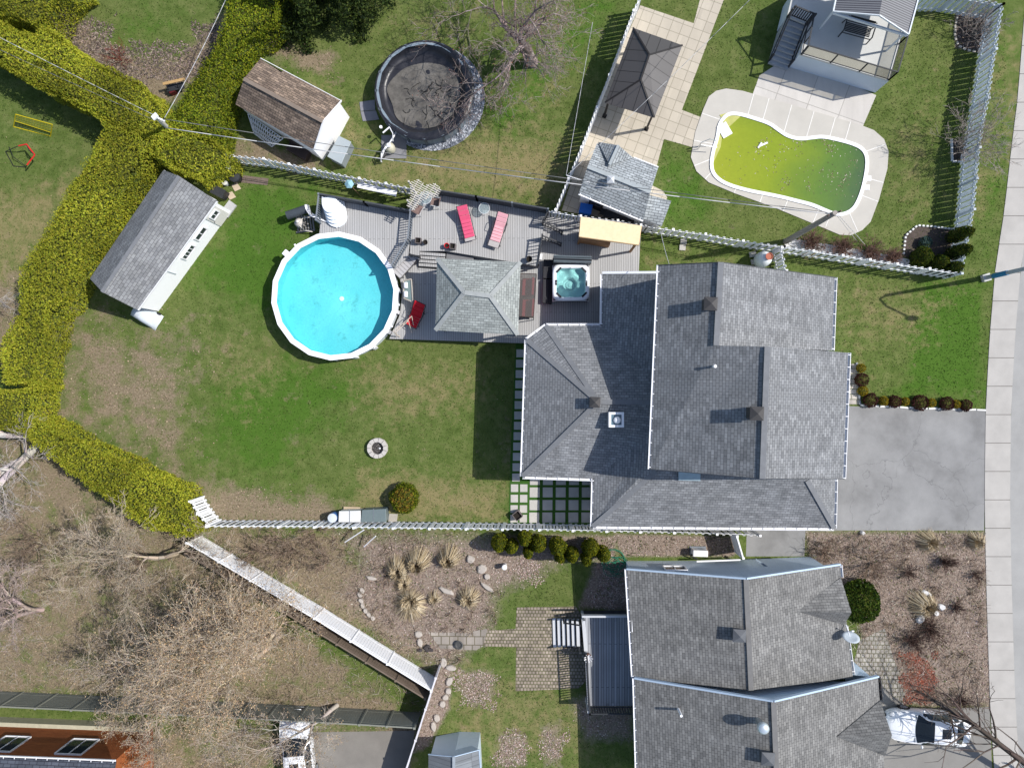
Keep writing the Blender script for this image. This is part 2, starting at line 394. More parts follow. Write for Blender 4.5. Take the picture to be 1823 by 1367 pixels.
# the sidewalk is slightly curved: slab by slab, one object
lx = [(-60,1838),(0,1826),(100,1818),(175,1812),(270,1800),(370,1789),(480,1772),(600,1762),(730,1755),(870,1753),(950,1754),(1040,1756),(1140,1759),(1260,1763),(1367,1770),(1430,1775)]
def xs(y, dx=0): return float(np.interp(y, [a for a, _ in lx], [b_ for _, b_ in lx]))+dx
sw = MB(); y = -70.
while y < 1440:
    y2 = y+50.5
    pts = [P(xs(y), y+.6, .03), P(xs(y, 45), y+.6, .03), P(xs(y2, 45), y2-.6, .03), P(xs(y2), y2-.6, .03)]
    sw.slab(pts, .1); y = y2
tag(sw.build('sidewalk', walk_m), 'pale concrete sidewalk slabs along the street', kind='structure')
HARD.append([(xs(y_), y_) for y_ in range(-70, 1440, 40)] + [(xs(y_, 45), y_) for y_ in range(1430, -80, -40)])
jb = MB(); jb.slab([P(xs(y_, 1), y_, .012) for y_ in range(-70, 1441, 50)] + [P(xs(y_, 44), y_, .012) for y_ in range(1440, -71, -50)], .06)
tag(jb.build('sidewalk_bed', joint_m), 'dark joints between the sidewalk slabs', kind='structure')
rp = [P(xs(y_, 45), y_, .006) for y_ in range(-300, 1700, 50)]
rd = MB().slab(rp + [(rp[-1].x+9, rp[-1].y, .006), (rp[0].x+9, rp[0].y, .006)], .05).build('road', road_m); tag(rd, 'grey asphalt street', kind='structure')
HARD.append([(xs(y_, 44), y_) for y_ in range(-70, 1440, 40)] + [(2100, 1440), (2100, -70)])

# patio of beige pavers with its branches
pav = brick('beige_pavers', (.51, .455, .37), (.445, .395, .32), (.30, .27, .21), .62, .62, .02, rot=R(21), off=.0, var=.08, big=.1)
sheet('paved_patio', [(1140,10),(1235,42),(1254,-30),(1300,-30),(1214,196),(1250,210),(1238,264),(1182,248),(1160,330),(1180,340),(1188,352),(1182,366),(1110,395),(1000,375),(1060,190)], pav, .012)
# pool deck: concrete apron round the kidney pool
APR = [(1293,158),(1322,162),(1420,190),(1530,222),(1556,232),(1574,248),(1582,270),(1580,300),(1565,355),(1550,395),(1535,410),(1515,419),(1495,418),(1440,395),(1380,370),(1310,345),(1262,325),(1240,305),(1230,280),(1238,235),(1252,195),(1262,172),(1275,162)]
KP = [(1300,199),(1318,200),(1345,208),(1372,217),(1388,229),(1404,240),(1425,245),(1447,242),(1465,240),(1490,245),(1520,253),(1538,262),(1547,277),(1547,300),(1540,335),(1530,362),(1520,376),(1505,384),(1488,385),(1470,378),(1445,367),(1420,361),(1385,352),(1330,342),(1290,330),(1270,315),(1263,298),(1266,270),(1275,243),(1277,222),(1288,205)]
sheet('pool_patio', [(1352,135),(1405,100),(1560,170),(1535,228),(1420,190),(1340,168)], brick('patio_slabs', (.56,.53,.49), (.52,.49,.455), (.34,.32,.29), 1.9, 1.9, .02, rot=R(20), off=0, var=.08, big=.14), .010)
HARD.append(APR)
# brick paving of the neighbour's garden
bpv = brick('worn_brick_paving', (.35, .29, .24), (.27, .22, .18), (.13, .12, .07), .2, .2, .03, off=.5, var=.3, big=.22)
sheet('brick_path', [(920,1081),(1025,1079),(1040,1100),(1045,1210),(1030,1225),(918,1230),(919,1152),(862,1150),(858,1138),(862,1122),(918,1119)], bpv, .011)
sheet('stone_path', [(762,1125),(830,1126),(868,1118),(860,1150),(848,1157),(784,1154)], brick('grey_stone_paving', (.36, .32, .28), (.29, .255, .22), (.15, .13, .09), .5, .5, .03, off=.3), .016)
sheet('front_path', [(1530,1140),(1575,1118),(1590,1170),(1610,1215),(1612,1262),(1560,1255),(1520,1180)], brick('grey_paving', (.36, .335, .30), (.29, .27, .24), (.15, .14, .1), .25, .25, .03, off=.5), .010)
sheet('entry_path', [(1505,646),(1524,648),(1530,720),(1500,720)], brick('entry_slabs', (.50, .46, .41), (.45, .41, .37), (.2, .2, .15), .6, .3, .03, off=.5), .010)
# red mulch patch
rm = mat('red_mulch', (.32, .085, .05), .95, .5, 2.5, fine=18, bmp=.8)
gvm, nt, b = newmat('bluish_gravel', .9)
vv = nt.nodes.new('ShaderNodeTexVoronoi'); vv.inputs['Scale'].default_value = 14; tcn = nt.nodes.new('ShaderNodeTexCoord'); nt.links.new(tcn.outputs['Object'], vv.inputs['Vector'])
nt.links.new(ramp(nt, vv.outputs['Color'], [(.2, (.10, .11, .13)), (.6, (.30, .32, .36)), (.9, (.62, .64, .68))]), b.inputs['Base Color']); bump(nt, b, vv.outputs['Distance'], 1, .05)
MATS['gravel'] = gvm
# grey slab path beside the house with turf strips between the slabs
turf_m = mat('artificial_turf', (.035, .10, .012), .9, .25, 12, fine=40)
HARD.append([(918,612),(936,612),(932,850),(1057,852),(1056,932),(905,932)])
tb = MB().slab(PL([(918,612),(938,612),(934,850),(1062,852),(1060,934),(905,932),(911,760)], .014), .06).build('turf_strip', turf_m)
tag(tb, 'green turf joints under the slab path beside the house', kind='structure')
sl = MB()
def slabq(x0, y0, x1, y1, sk=0): sl.slab(PL([(x0+sk, y0), (x1+sk, y0), (x1, y1), (x0, y1)], .035), .05)
yy = 622; xx = 918.5
for i in range(13):
    slabq(xx+.8, yy, xx+14.2, yy+14); yy += 18.4; xx -= .62
for j, yy in enumerate((862, 880.5, 899, 916)):
    slabq(909.5-j*.3, yy, 922.5-j*.3, yy+13.5); slabq(926-j*.3, yy, 939-j*.3, yy+13.5)
for j, (ya, yb_) in enumerate(((853, 863), (867.5, 885), (890, 908), (912, 930))):
    for k in range(5):
        x0 = 943.5+k*23.2-j*.4; slabq(x0, ya, x0+17.5, yb_)
tag(sl.build('slab_path', mat('grey_slabs', (.44, .42, .39), .85, .14, 2.)), 'pale square slabs of the path and patio beside the house', kind='structure')
# ------------------------------------------------------------------ houses
shg = brick('grey_shingles', (.255, .26, .27), (.185, .19, .20), (.085, .09, .095), .27, .15, .010, var=.2, big=.26)
shb = brick('aged_grey_shingles', (.24, .236, .228), (.17, .168, .165), (.065, .065, .065), .27, .15, .010, var=.2, big=.28)
shl = brick('pale_grey_shingles', (.36, .385, .37), (.27, .29, .28), (.13, .14, .14), .3, .15, .012, var=.2, big=.12)
shbr = brick('brown_shingles', (.30, .225, .17), (.165, .125, .10), (.06, .05, .045), .33, .15, .014, var=.35, big=.2)
cap_m = mat('ridge_cap', (.17, .175, .185), .9, .15, 3)
white = mat('white_trim', (.80, .80, .82), .45, .04, 2, bmp=.03)
wside = brick('white_siding', (.74, .75, .78), (.72, .73, .76), (.45, .46, .5), 3.6, .2, .008, var=.03, big=.05, bmp=.3)
bside = brick('pale_blue_siding', (.66, .76, .86), (.64, .74, .84), (.33, .39, .46), 3.6, .2, .006, var=.03, big=.08, bmp=.3)
gside = brick('beige_siding', (.45, .42, .38), (.42, .39, .35), (.25, .24, .22), 3.6, .2, .01, var=.05, big=.1)
dark = mat('black_metal', (.018, .018, .022), .45, .1)
glass_d = mat('dark_window_glass', (.02, .03, .04), .08, .1, spec=.6, bmp=0)
concw = mat('foundation', (.4, .39, .37), .9)

def walls(pts, z0=0.):
    m = MB()
    for (a, b) in zip(pts, pts[1:]+pts[:1]): m.face([(a[0], a[1], z0), (b[0], b[1], z0), (b[0], b[1], b[2]), (a[0], a[1], a[2])])
    return m
def gutter(a, b, parent, name='gutter', w=.12, m=None, hang=.6, side=None):
    """open channel with cross straps, hung along an eave; side = outward direction"""
    a, b = Vector(a), Vector(b); d = (b-a).normalized(); o = Vector(side).normalized() if side is not None else Vector((d.y, -d.x, 0))
    g = MB(); u = Vector((0,0,1))
    g.beam(a+o*w-u*.03, b+o*w-u*.03, .024, .10); g.beam(a+o*w*.5-u*.085, b+o*w*.5-u*.085, w*.7, .012)
    n = int((b-a).length/hang)
    for i in range(n+1):
        p = a + d*(i*hang+.1)
        if (p-a).length < (b-a).length: g.beam(p-o*.01+u*.018, p+o*(w+.005)+u*.018, .035, .012)
    return g.build(name, m or white, parent)
def caps(pairs, parent, m=None, w=.26):
    for a, b in pairs: MB().beam(Vector(a)+Vector((0,0,.02)), Vector(b)+Vector((0,0,.02)), w, .035).build('ridge_cap', m or cap_m, parent)
def window(parent, c, n, w_, h, name='window', frame=None, bars=1, proud=.04):
    """c centre on the wall, n outward normal (xy)"""
    c = Vector(c); n = Vector((n[0], n[1], 0)).normalized(); t = Vector((-n.y, n.x, 0)); u = Vector((0,0,1))
    f = MB()
    for s in (-1, 1):
        f.beam(c+n*proud+t*s*w_/2-u*h/2, c+n*proud+t*s*w_/2+u*h/2, .07, .08, n)
        f.beam(c+n*(proud+.002)+u*s*h/2-t*w_/2, c+n*(proud+.002)+u*s*h/2+t*w_/2, .08, .07, u)
    for i in range(bars):
        q = c+n*proud+t*(w_*((i+1)/(bars+1)-.5)); f.beam(q-u*h/2, q+u*h/2, .04, .05, n)
    fo = f.build(name, frame or white, parent)
    MB().face([c+n*.03-t*w_/2-u*h/2, c+n*.03+t*w_/2-u*h/2, c+n*.03+t*w_/2+u*h/2, c+n*.03-t*w_/2+u*h/2]).build('pane', glass_d, fo)
    return fo
def roofvent(px, py, z, parent, s=.62, h=.65, c=None):
    """box chimney vent with a pyramid cap; px,py = where its top is seen"""
    p = P(px, py, z+h); m = MB(); q = s/2; rz = R(-2.4)
    m.box(p.x, p.y, z+h/2-.3, s*.8, s*.8, h+.6, rz)
    cr, sr = math.cos(rz), math.sin(rz)
    k = [(p.x+a*q*cr-b*q*sr, p.y+a*q*sr+b*q*cr) for a, b in ((-1,-1),(1,-1),(1,1),(-1,1))]
    m.hexa([(x, y, z+h) for x, y in k], [(x, y, z+h+.05) for x, y in k])
    for i in range(4): m.face([(*k[i], z+h+.05), (*k[(i+1) % 4], z+h+.05), (p.x, p.y, z+h+.22)])
    return m.build('roof_vent', c or mat('vent_brown', (.055, .052, .052), .5, .1), parent)

# --- main house
H1 = thing('house', 'large two-storey house with grey shingle roof and rear extension, beside the wooden deck', 'house', P(1250, 700))
def T(px, py, z): return P(px, py, z)
A = T(1174,472,7.2); B = T(1158,835,7.2); C_ = T(1357,852,9.9); D = T(1366,617,9.9); E = T(1275,615,8.86); F_ = T(1283,467,8.86)
G = T(1486,494,4.9); I = T(1481,624,4.9); J = T(1501,852,7.2); K = T(1510,628,7.2)
r = MB(); r.slab([A, B, C_, D, E, F_], .14); r.slab([F_, E, I, G], .14); r.slab([D, C_, J, K], .14)
r.build('roof', shg, H1)
caps([(F_, E), (D, C_)], H1)
def inn(p, dx, dy, dz=0): return (p[0]+dx, p[1]+dy, p[2]+dz)
ii_ = .3
wm = walls([inn(A,ii_,-ii_,.05), inn(B,ii_,ii_,.05), inn(C_,0,ii_,-.16), inn(J,-ii_,ii_,.05), inn(K,-ii_,-.02,.05), inn(I,-ii_,0,.05), inn(G,-ii_,-ii_,.05), inn(F_,0,-ii_,-.16)])
wm.face([inn(E,0,-.02,-.2), inn(D,0,-.02,-.16), inn(K,-.3,-.02,-.05), inn(I,-.3,-.02,-.05)])
wm.build('wall', wside, H1)
gutter(B, A, H1, side=(-1, .04, 0)); gutter(K, J, H1, side=(1, -.04, 0)); gutter(G, I, H1, side=(1, -.04, 0))
for a_, b_ in ((A, F_), (F_, G), (B, C_), (C_, J)):
    MB().beam(Vector(a_)-Vector((0,0,.1)), Vector(b_)-Vector((0,0,.1)), .03, .24).build('fascia', mat('charcoal_fascia', (.06,.065,.075), .5), H1)
# lower roofs
z0, z1 = 3.5, 5.15
a1, a2, a3, a4 = T(938,605,z0), T(972,580,z0), T(1072,580,z0), T(930,848,z0)
pk, rw = T(1065,715,z1), T(1175,717,z1)
vn, vs = T(1160,672,4.66), T(1163,768,4.72)
nw0, nw1 = T(1073,488,z0), T(1182,487,4.66)
s0, s1, s2, s3 = T(1057,852,z0), T(1055,937,z0), T(1485,940,z0), T(1487,852,z0)
h1, h2 = T(1168,838,4.83), T(1437,855,4.86)
h1b, h2b = T(1165,822,5.0), T(1432,825,5.1)
low = MB()
for poly in ([a1, a4, pk], [a1, pk, a2], [a2, pk, rw, vn, a3], [a4, s0, vs, rw, pk], [nw0, a3, vn, nw1], [s0, s1, h1, h1b, vs], [s1, s2, h2, h2b, h1b, h1], [s2, s3, h2b, h2]):
    low.slab(poly, .12)
low.build('lower_roof', shg, H1)
caps([(a1, pk), (a2, pk), (a4, pk), (pk, rw), (s1, h1), (s2, h2)], H1)
wl = walls([inn(a4,.3,.3,.0), inn(s0,-.1,.3), inn(s1,.3,.3), inn(s2,-.3,.3), inn(s3,-.3,0), inn(s3,-1.6,.6,1.), inn(nw1,0,-.2,.0), inn(nw0,.3,-.2), inn(a3,.3,-.2), inn(a2,.1,-.3), inn(a1,.3,-.1)])
wl.build('lower_wall', gside, H1)
gutter(a4, a1, H1, side=(-1, 0, 0)); gutter(a1, a2, H1, side=(-.6, .8, 0)); gutter(a2, a3, H1, side=(0, 1, 0)); gutter(a3, nw0, H1, side=(-1, 0, 0))
gutter(s0, a4, H1, side=(0, -1, 0)); gutter(s1, s0, H1, side=(-1, 0, 0)); gutter(s2, s1, H1, side=(0, -1, 0)); gutter(s3, s2, H1, side=(1, 0, 0))
MB().beam(inn(nw0,0,.06), inn(nw1,0,.06,-.05), .13, .16).build('fascia', white, H1)
# chimney vents, skylight, pipes
for px, py, z in ((1265,541,8.45), (1347,736,9.6)): roofvent(px, py, z, H1)
roofvent(1059,716,4.95, H1, .55, .5)
p = T(1273,652,9.1); MB().tube((p.x, p.y, 8.5), (p.x, p.y, 9.15), .06, .06, 12).tube((p.x, p.y, 9.15), (p.x, p.y, 9.17), .075, .075, 12).build('vent_pipe', white, H1)
p = T(1097,747,5.3)
sk = MB()
for dx, dy, sx, sy in ((-.33,0,.12,.78),(.33,0,.12,.78),(0,-.33,.54,.12),(0,.33,.54,.12)): sk.box(p.x+dx, p.y+dy, 5.15, sx, sy, .5)
sko = sk.build('skylight', white, H1)
MB().box(p.x, p.y, 5.12, .54, .54, .4).build('skylight_glass', mat('skylight_glass', (.10,.16,.2), .1, .2, spec=.7, bmp=0), sko)
MB().ell((p.x+.04, p.y-.02, 5.36), .19, .19, .14, 16, 8).build('dome', white, sko, smooth=True)
MB().slab([T(1208,840,5.0), T(1247,842,5.0), T(1247,856,4.83), T(1208,855,4.83)], .05).build('roof_flashing', mat('pale_flashing', (.28,.36,.40), .4, .1), H1)
window(H1, (a4.x+.3, -1.5, 2.0), (-1, 0), 1.6, 1.2); window(H1, (a4.x+.3, 1.6, 2.0), (-1, 0), 1.2, 1.2)
window(H1, (J.x-.3, -1.5, 6.0), (1, 0), 1.8, 1.3); window(H1, (J.x-.3, -3.2, 2.2), (1, 0), 1.4, 1.3)

# --- the semi-detached neighbour
H2 = thing('house', 'semi-detached house with two grey gable roofs and blue-grey walls, below the main house', 'house', P(1340, 1180))
zE = 3.3
a = T(1116,1013,zE); b_ = T(1328,1030,5.3); c_ = T(1495,1005,zE); d_ = T(1518,1200,zE); e_ = T(1337,1228,5.3); f_ = T(1128,1206,zE)
r = MB(); r.slab([a, b_, e_, f_], .14); r.slab([b_, c_, d_, T(1518,1206,3.4), e_], .14); r.build('roof', shb, H2)
a2_ = T(1130,1207,zE+.15); b2 = T(1377,1248,6.3); c2 = T(1563,1204,zE+.15); d2 = T(1578,1420,zE+.15); e2 = T(1384,1420,6.3); f2 = T(1136,1420,zE+.15)
r = MB(); r.slab([a2_, b2, e2, f2], .14); r.slab([b2, c2, d2, e2], .14); r.build('roof', shb, H2)
caps([(b_, e_), (b2, e2)], H2, mat('cap_brown', (.16,.157,.155), .9))
# cross gables over the street side
dg = MB()
g0 = T(1412,1088,4.35); g1 = T(1497,1028,zE+.08); g2 = T(1516,1090,4.45); g3 = T(1502,1113,zE+.08)
dg.slab([g0, g1, g2], .08); dg.slab([g0, g2, g3], .08); dg.build('cross_gable', shb, H2); dg = MB()
q0 = T(1490,1311,4.75); q1 = T(1567,1247,zE+.22); q2 = T(1588,1308,4.9); q3 = T(1576,1345,zE+.22)
dg.slab([q0, q1, q2], .08); dg.slab([q0, q2, q3], .08)
dg.build('cross_gable', shb, H2)
trim2 = mat('blue_grey_trim', (.40,.50,.62), .5, .06)
for p_, q_ in ((a, b_), (b_, c_), (a2_, b2), (b2, c2)):
    MB().beam(Vector(p_)+Vector((0,.02,-.03)), Vector(q_)+Vector((0,.02,-.03)), .09, .2).build('fascia', trim2, H2)
gutter(f_, a, H2, side=(-1, 0, 0)); gutter(f2, a2_, H2, side=(-1, 0, 0)); gutter(c2, q1, H2, side=(1, 0, 0), m=dark)
gutter(T(1505,1113,zE), d_, H2, side=(1, 0, 0)); gutter(c_, g1, H2, side=(1, 0, 0))
wl = walls([inn(a,.35,-.35), inn(b_,0,-.35,-.16), inn(c_,-.35,-.35), inn(d_,-.35,0), inn(T(1550,1204,zE),0,0), inn(d2,-.6,0), inn(f2,.35,0), inn(a2_,.35,0), inn(f_,.35,0)])
yw = b2.y-.3
wl.face([(a2_.x+.3, yw, 3.0), (b2.x, yw, 3.0), (b2.x, yw, b2.z-.16)]); wl.face([(b2.x, yw, 3.0), (c2.x-.3, yw, 3.0), (c2.x-.3, yw, 3.3), (b2.x, yw, b2.z-.16)])
wl.build('wall', bside, H2)
# low flat lean-to and porch lights on the north wall
MB().beam(T(1345,995,1.6), T(1372,1013,1.7), .10, .12).build('downpipe', mat('slate_pipe', (.2,.25,.3), .5), H2)
for px, py in ((1316,1131), ): roofvent(px, py, 5.0, H2, .66, .5, mat('vent_grey', (.10,.105,.115), .5))
roofvent(1367,1350,5.9, H2, .66, .5, MATS['vent_grey'])
p = T(1213,1274,5.2); MB().tube((p.x, p.y, 4.3), (p.x, p.y, 5.2), .07, .07, 12).build('vent_pipe', white, H2)
p = T(1361,1299,7.0); galv = mat('galvanised_steel', (.62,.68,.72), .35, .08, metal=.6)
MB().lathe([(.17,0),(.17,.75),(.27,.76),(.29,.85),(.28,1.0),(.16,1.08)], (p.x, p.y, 5.9), 20).build('turbine_vent', galv, H2, smooth=True)
window(H2, (b_.x-3, b_.y-.35, 2.0), (0, 1), 1.2, .9); window(H2, (a.x+.35, a.y-2.5, 2.6), (-1, 0), 1.8, 1.4)
# satellite dish on the gutter
SD = thing('satellite_dish', 'small grey satellite dish on the street-side edge of the neighbouring roof', 'satellite dish', T(1508,1120,zE))
p = T(1515,1134,4.1); ds = MB(); n = 22; ax = Vector((.05, .85, .5)).normalized(); ex = ax.cross(Vector((0,0,1))).normalized(); ey = ex.cross(ax)
vs_ = [p-ax*.06]; 
for k in (1, 2, 3):
    for i in range(n):
        t = i*2*math.pi/n; vs_.append(p-ax*.06+ax*(.06*(k/3)**2) + (ex*math.cos(t)*.45+ey*math.sin(t)*.40)*(k/3))
fs = [(0, 1+i, 1+(i+1) % n) for i in range(n)] + [(1+j*n+i, 1+(j+1)*n+i, 1+(j+1)*n+(i+1) % n, 1+j*n+(i+1) % n) for j in (0, 1) for i in range(n)]
do = ds.add(vs_, fs).build('dish', mat('dish_grey', (.45,.5,.55), .4), SD, smooth=True); so = do.modifiers.new('s', 'SOLIDIFY'); so.thickness = .02
q = T(1506,1112,3.5); MB().path([q, p-ax*.08], .03).path([p-ex*.02-ey*.38, p+ax*.42-ey*.05], .018).build('mast', white, SD)
MB().box(*(p+ax*.42-ey*.05), .12, .07, .07).build('receiver', white, SD)

# --- orange house bottom left
H3 = thing('house', 'orange house with dark roof and two white windows, bottom left corner', 'house', P(100, 1290))
zt = 4.8
ob = brick('orange_brick', (.38, .115, .035), (.32, .09, .03), (.30, .12, .05), .25, .08, .008, var=.1, big=.1)
o1, o2, o3 = P(-60,1280,0), P(272,1293,0), P(272,1293,0)+Vector((.3,-8,0))
t1 = P(-60,1329,zt-1.2); t2_ = P(300,1345,zt-1.2)
wl = walls([(o1.x, o1.y, zt), (o2.x, o2.y, zt), (o2.x+.2, o2.y-7, zt), (o1.x, o1.y-7, zt)]); wl.build('wall', ob, H3)
e0 = P(-60,1329,zt-.9); MBr = MB()
MBr.slab([(o1.x-.4, o1.y+.35, zt), (o2.x+.5, o2.y+.35, zt), (o2.x+.5, o2.y-4, zt+1.6), (o1.x-.4, o1.y-4, zt+1.6)], .15)
MBr.build('roof', brick('navy_shingles', (.09,.10,.125), (.06,.07,.09), (.02,.02,.03), .4, .18, .014), H3)
gutter((o2.x+.5, o2.y+.35, zt), (o1.x-.4, o1.y+.35, zt), H3, side=(0, 1, 0))
nn_ = Vector((-(o2.y-o1.y), (o2.x-o1.x), 0)).normalized()
dd_ = (o2-o1).normalized()
for px in (30, 152):
    c0 = P(px, 1296, 2.0); s_ = (c0-o1).dot(dd_); cc = o1+dd_*s_; window(H3, (cc.x, cc.y, 2.7), (nn_.x, nn_.y), 1.5, 1.7, bars=1)
MB().beam(o1+nn_*.12+Vector((0,0,.35)), o2+nn_*.12+Vector((0,0,.35)), .25, .7).build('foundation', mat('pale_base', (.42,.40,.30), .9), H3)
# ------------------------------------------------------------------ pools
def ringpts(c, r, n, z, ph=0): return [Vector((c.x+r*math.cos(2*math.pi*i/n+ph), c.y+r*math.sin(2*math.pi*i/n+ph), z)) for i in range(n)]
def band(m, a, b):
    n = len(a)
    for i in range(n): m.face([a[i], a[(i+1) % n], b[(i+1) % n], b[i]])
wm_, nt, b = newmat('clear_pool_water', .04, 0, .5)
tr = nt.nodes.new('ShaderNodeBsdfTransparent'); tr.inputs[0].default_value = (.84, .96, .985, 1)
gl = nt.nodes.new('ShaderNodeBsdfGlossy'); gl.inputs['Roughness'].default_value = .05
ms = nt.nodes.new('ShaderNodeMixShader'); ms.inputs[0].default_value = .035
nt.links.new(tr.outputs[0], ms.inputs[1]); nt.links.new(gl.outputs[0], ms.inputs[2]); nt.links.new(ms.outputs[0], nt.nodes['Material Output'].inputs[0])
n = nz(nt, 2.5, detail=3); u = nt.nodes.new('ShaderNodeBump'); u.inputs['Strength'].default_value = .25; u.inputs['Distance'].default_value = .05
nt.links.new(n, u.inputs['Height']); nt.links.new(u.outputs[0], gl.inputs['Normal'])
WATER = wm_
lin, nt, b = newmat('turquoise_liner', .6)
c = mix(nt, nz(nt, .5, detail=5), (.075, .52, .56), (.22, .74, .74))
n3 = nz(nt, 1.6, detail=8, rough=.75)
c = mix(nt, val(nt, n3, 0, .5, .55, .68), c, (.05, .28, .26)); c = mix(nt, 1., c, mix(nt, nz(nt, 9, detail=6, rough=.85), grey(.62), grey(1.3)), 'MULTIPLY')
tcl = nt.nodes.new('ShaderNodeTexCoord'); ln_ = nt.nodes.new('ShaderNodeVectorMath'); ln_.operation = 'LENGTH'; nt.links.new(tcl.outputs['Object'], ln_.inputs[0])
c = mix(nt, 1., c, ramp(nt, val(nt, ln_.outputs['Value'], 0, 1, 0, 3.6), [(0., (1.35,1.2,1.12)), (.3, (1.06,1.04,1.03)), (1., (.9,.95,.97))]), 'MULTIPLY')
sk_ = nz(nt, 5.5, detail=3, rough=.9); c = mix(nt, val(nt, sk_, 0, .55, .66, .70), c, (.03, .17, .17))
nt.links.new(c, b.inputs['Base Color'])
PB = thing('swimming_pool', 'round above-ground pool with white rim and bright turquoise water', 'swimming pool', (P(596,527,1.3).x, P(596,527,1.3).y, 0))
pc = wloc(PB); N = 18; ph = R(6); Rp = 3.74
m = MB(); zt = 1.3
o_, i_ = ringpts(pc, Rp, N, zt, ph), ringpts(pc, Rp-.3, N, zt+.01, ph)
band(m, o_, i_); band(m, ringpts(pc, Rp, N, zt-.07, ph), o_); band(m, i_, ringpts(pc, Rp-.3, N, zt-.07, ph)); band(m, ringpts(pc, Rp-.3, N, zt-.07, ph), ringpts(pc, Rp, N, zt-.07, ph))
m.build('rim', mat('pool_white', (.86,.86,.88), .4, .02, bmp=0), PB)
m = MB(); 
for i in range(N):
    a = 2*math.pi*i/N+ph; d = Vector((math.cos(a), math.sin(a), 0)); m.box(pc.x+d.x*(Rp-.08), pc.y+d.y*(Rp-.08), .62, .12, .2, 1.24, a)
m.build('uprights', white, PB)
m = MB(); band(m, ringpts(pc, Rp-.16, 54, 0), ringpts(pc, Rp-.16, 54, zt-.05)); m.build('wall', mat('pool_wall', (.62,.66,.68), .5, .1), PB)
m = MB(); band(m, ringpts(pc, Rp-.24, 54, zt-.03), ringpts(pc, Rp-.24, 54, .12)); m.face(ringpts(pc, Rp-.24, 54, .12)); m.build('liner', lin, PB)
MB().face(ringpts(pc, Rp-.25, 54, zt-.17)).build('water', WATER, PB)
m = MB(); m.lathe([(.14,0),(.14,.02),(.05,.03)], (pc.x+.1, pc.y-.02, .13), 14).build('drain', mat('drain_white', (.9,.95,.95), .4, 0, bmp=0), PB)
m = MB()
for a in (R(-8), R(-28), R(-52), R(128)): m.box(pc.x+Rp*math.cos(a), pc.y+Rp*math.sin(a), zt-.02, .16, .1, .12, a)
m.build('rim_caps', white, PB)
m = MB(); a = R(139); m.box(pc.x+(Rp+.08)*math.cos(a), pc.y+(Rp+.08)*math.sin(a), zt-.12, .3, .34, .28, a).build('skimmer', white, PB, bevel=.02)

# black covered pool
PK = thing('swimming_pool', 'round above-ground pool under a sagging black winter cover, ringed with gravel', 'swimming pool', (P(755,160,1.3).x, P(755,160,1.3).y, 0))
pk_ = wloc(PK); Rk = 2.86
gr = MB().prism([(pk_.x+.28+3.15*math.cos(2*math.pi*i/40), pk_.y+.02+3.15*math.sin(2*math.pi*i/40)) for i in range(40)], -.05, .03).build('gravel_ring', MATS['gravel']); tag(gr, kind='structure')
m = MB(); band(m, ringpts(pk_, Rk-.1, 48, 0), ringpts(pk_, Rk-.1, 48, 1.24)); m.build('wall', mat('slate_pool_wall', (.19,.23,.26), .4, .15), PK)
m = MB(); N2 = 16
o_, i_ = ringpts(pk_, Rk, N2, 1.27), ringpts(pk_, Rk-.2, N2, 1.28); band(m, o_, i_); band(m, ringpts(pk_, Rk, N2, 1.19), o_); m.build('rim', mat('slate_rim', (.22,.27,.31), .35, .1), PK)
m = MB()
for i in range(N2):
    a = 2*math.pi*i/N2; m.box(pk_.x+math.cos(a)*(Rk-.09), pk_.y+math.sin(a)*(Rk-.09), .64, .1, .13, 1.28, a)
m.build('uprights', mat('slate_post', (.08,.1,.12), .4), PK)
vs_, fs = [], []; nr, na = 26, 90
for j in range(nr+1):
    rr = (Rk+.05)*j/nr
    for i in range(na):
        a = 2*math.pi*i/na; x, y = rr*math.cos(a), rr*math.sin(a)
        q = max(0, min(1, (rr-2.15+.25*math.sin(a+2.2))/.55)); z = .70 + .60*q*q*(3-2*q)
        wr = noise.noise(Vector((x*1.1, y*1.1, 0)))*.10 + .05*math.sin(a*17+3*noise.noise(Vector((x, y, 3))))*(.3+q)*max(0, 1-abs(q-.5)) + noise.noise(Vector((x*3, y*3, 5)))*.04
        if j < nr-1: z += wr*(.5 if q > .02 else .5)
        else: z = 1.31 if j == nr-1 else 1.2
        vs_.append((pk_.x+x, pk_.y+y, z))
for j in range(nr):
    for i in range(na): k = (i+1) % na; fs.append((j*na+i, (j+1)*na+i, (j+1)*na+k, j*na+k))
blk = mat('black_tarp', (.022,.022,.028), .38, .25, 1.5, fine=12, bmp=.4, spec=.5)
MB().add(vs_, fs).build('cover', blk, PK, smooth=True)
puddle, nt, b = newmat('silty_puddle', .25, 0, .4)
c = ramp(nt, nz(nt, .9, detail=8, rough=.7), [(.3, (.05, .045, .04)), (.5, (.125, .115, .10)), (.7, (.19, .175, .155))])
c = mix(nt, 1., c, mix(nt, nz(nt, 9, detail=6, rough=.8), grey(.6), grey(1.3)), 'MULTIPLY'); nt.links.new(c, b.inputs['Base Color'])
MB().face([Vector((pk_.x-.05+(2.12+.12*math.sin(3*t)+.08*math.sin(7*t))*math.cos(t), pk_.y-.12+(2.0+.1*math.sin(2*t+1))*math.sin(t), .735)) for t in [2*math.pi*i/60 for i in range(60)]]).build('puddle', puddle, PK)
m = MB()
for i in range(26):
    a = random.uniform(0, 6.28); x, y = pk_.x+random.uniform(-1.3, 1.5), pk_.y+random.uniform(-1.7, .5)
    pp = [Vector((x, y, .755))]
    for k in range(5): a += random.gauss(0, .6); pp.append(pp[-1]+Vector((math.cos(a), math.sin(a), 0))*.13)
    m.path(pp, .018, 4)
m.build('cover_creases', mat('tarp_crease', (.02,.02,.02), .6), PK)

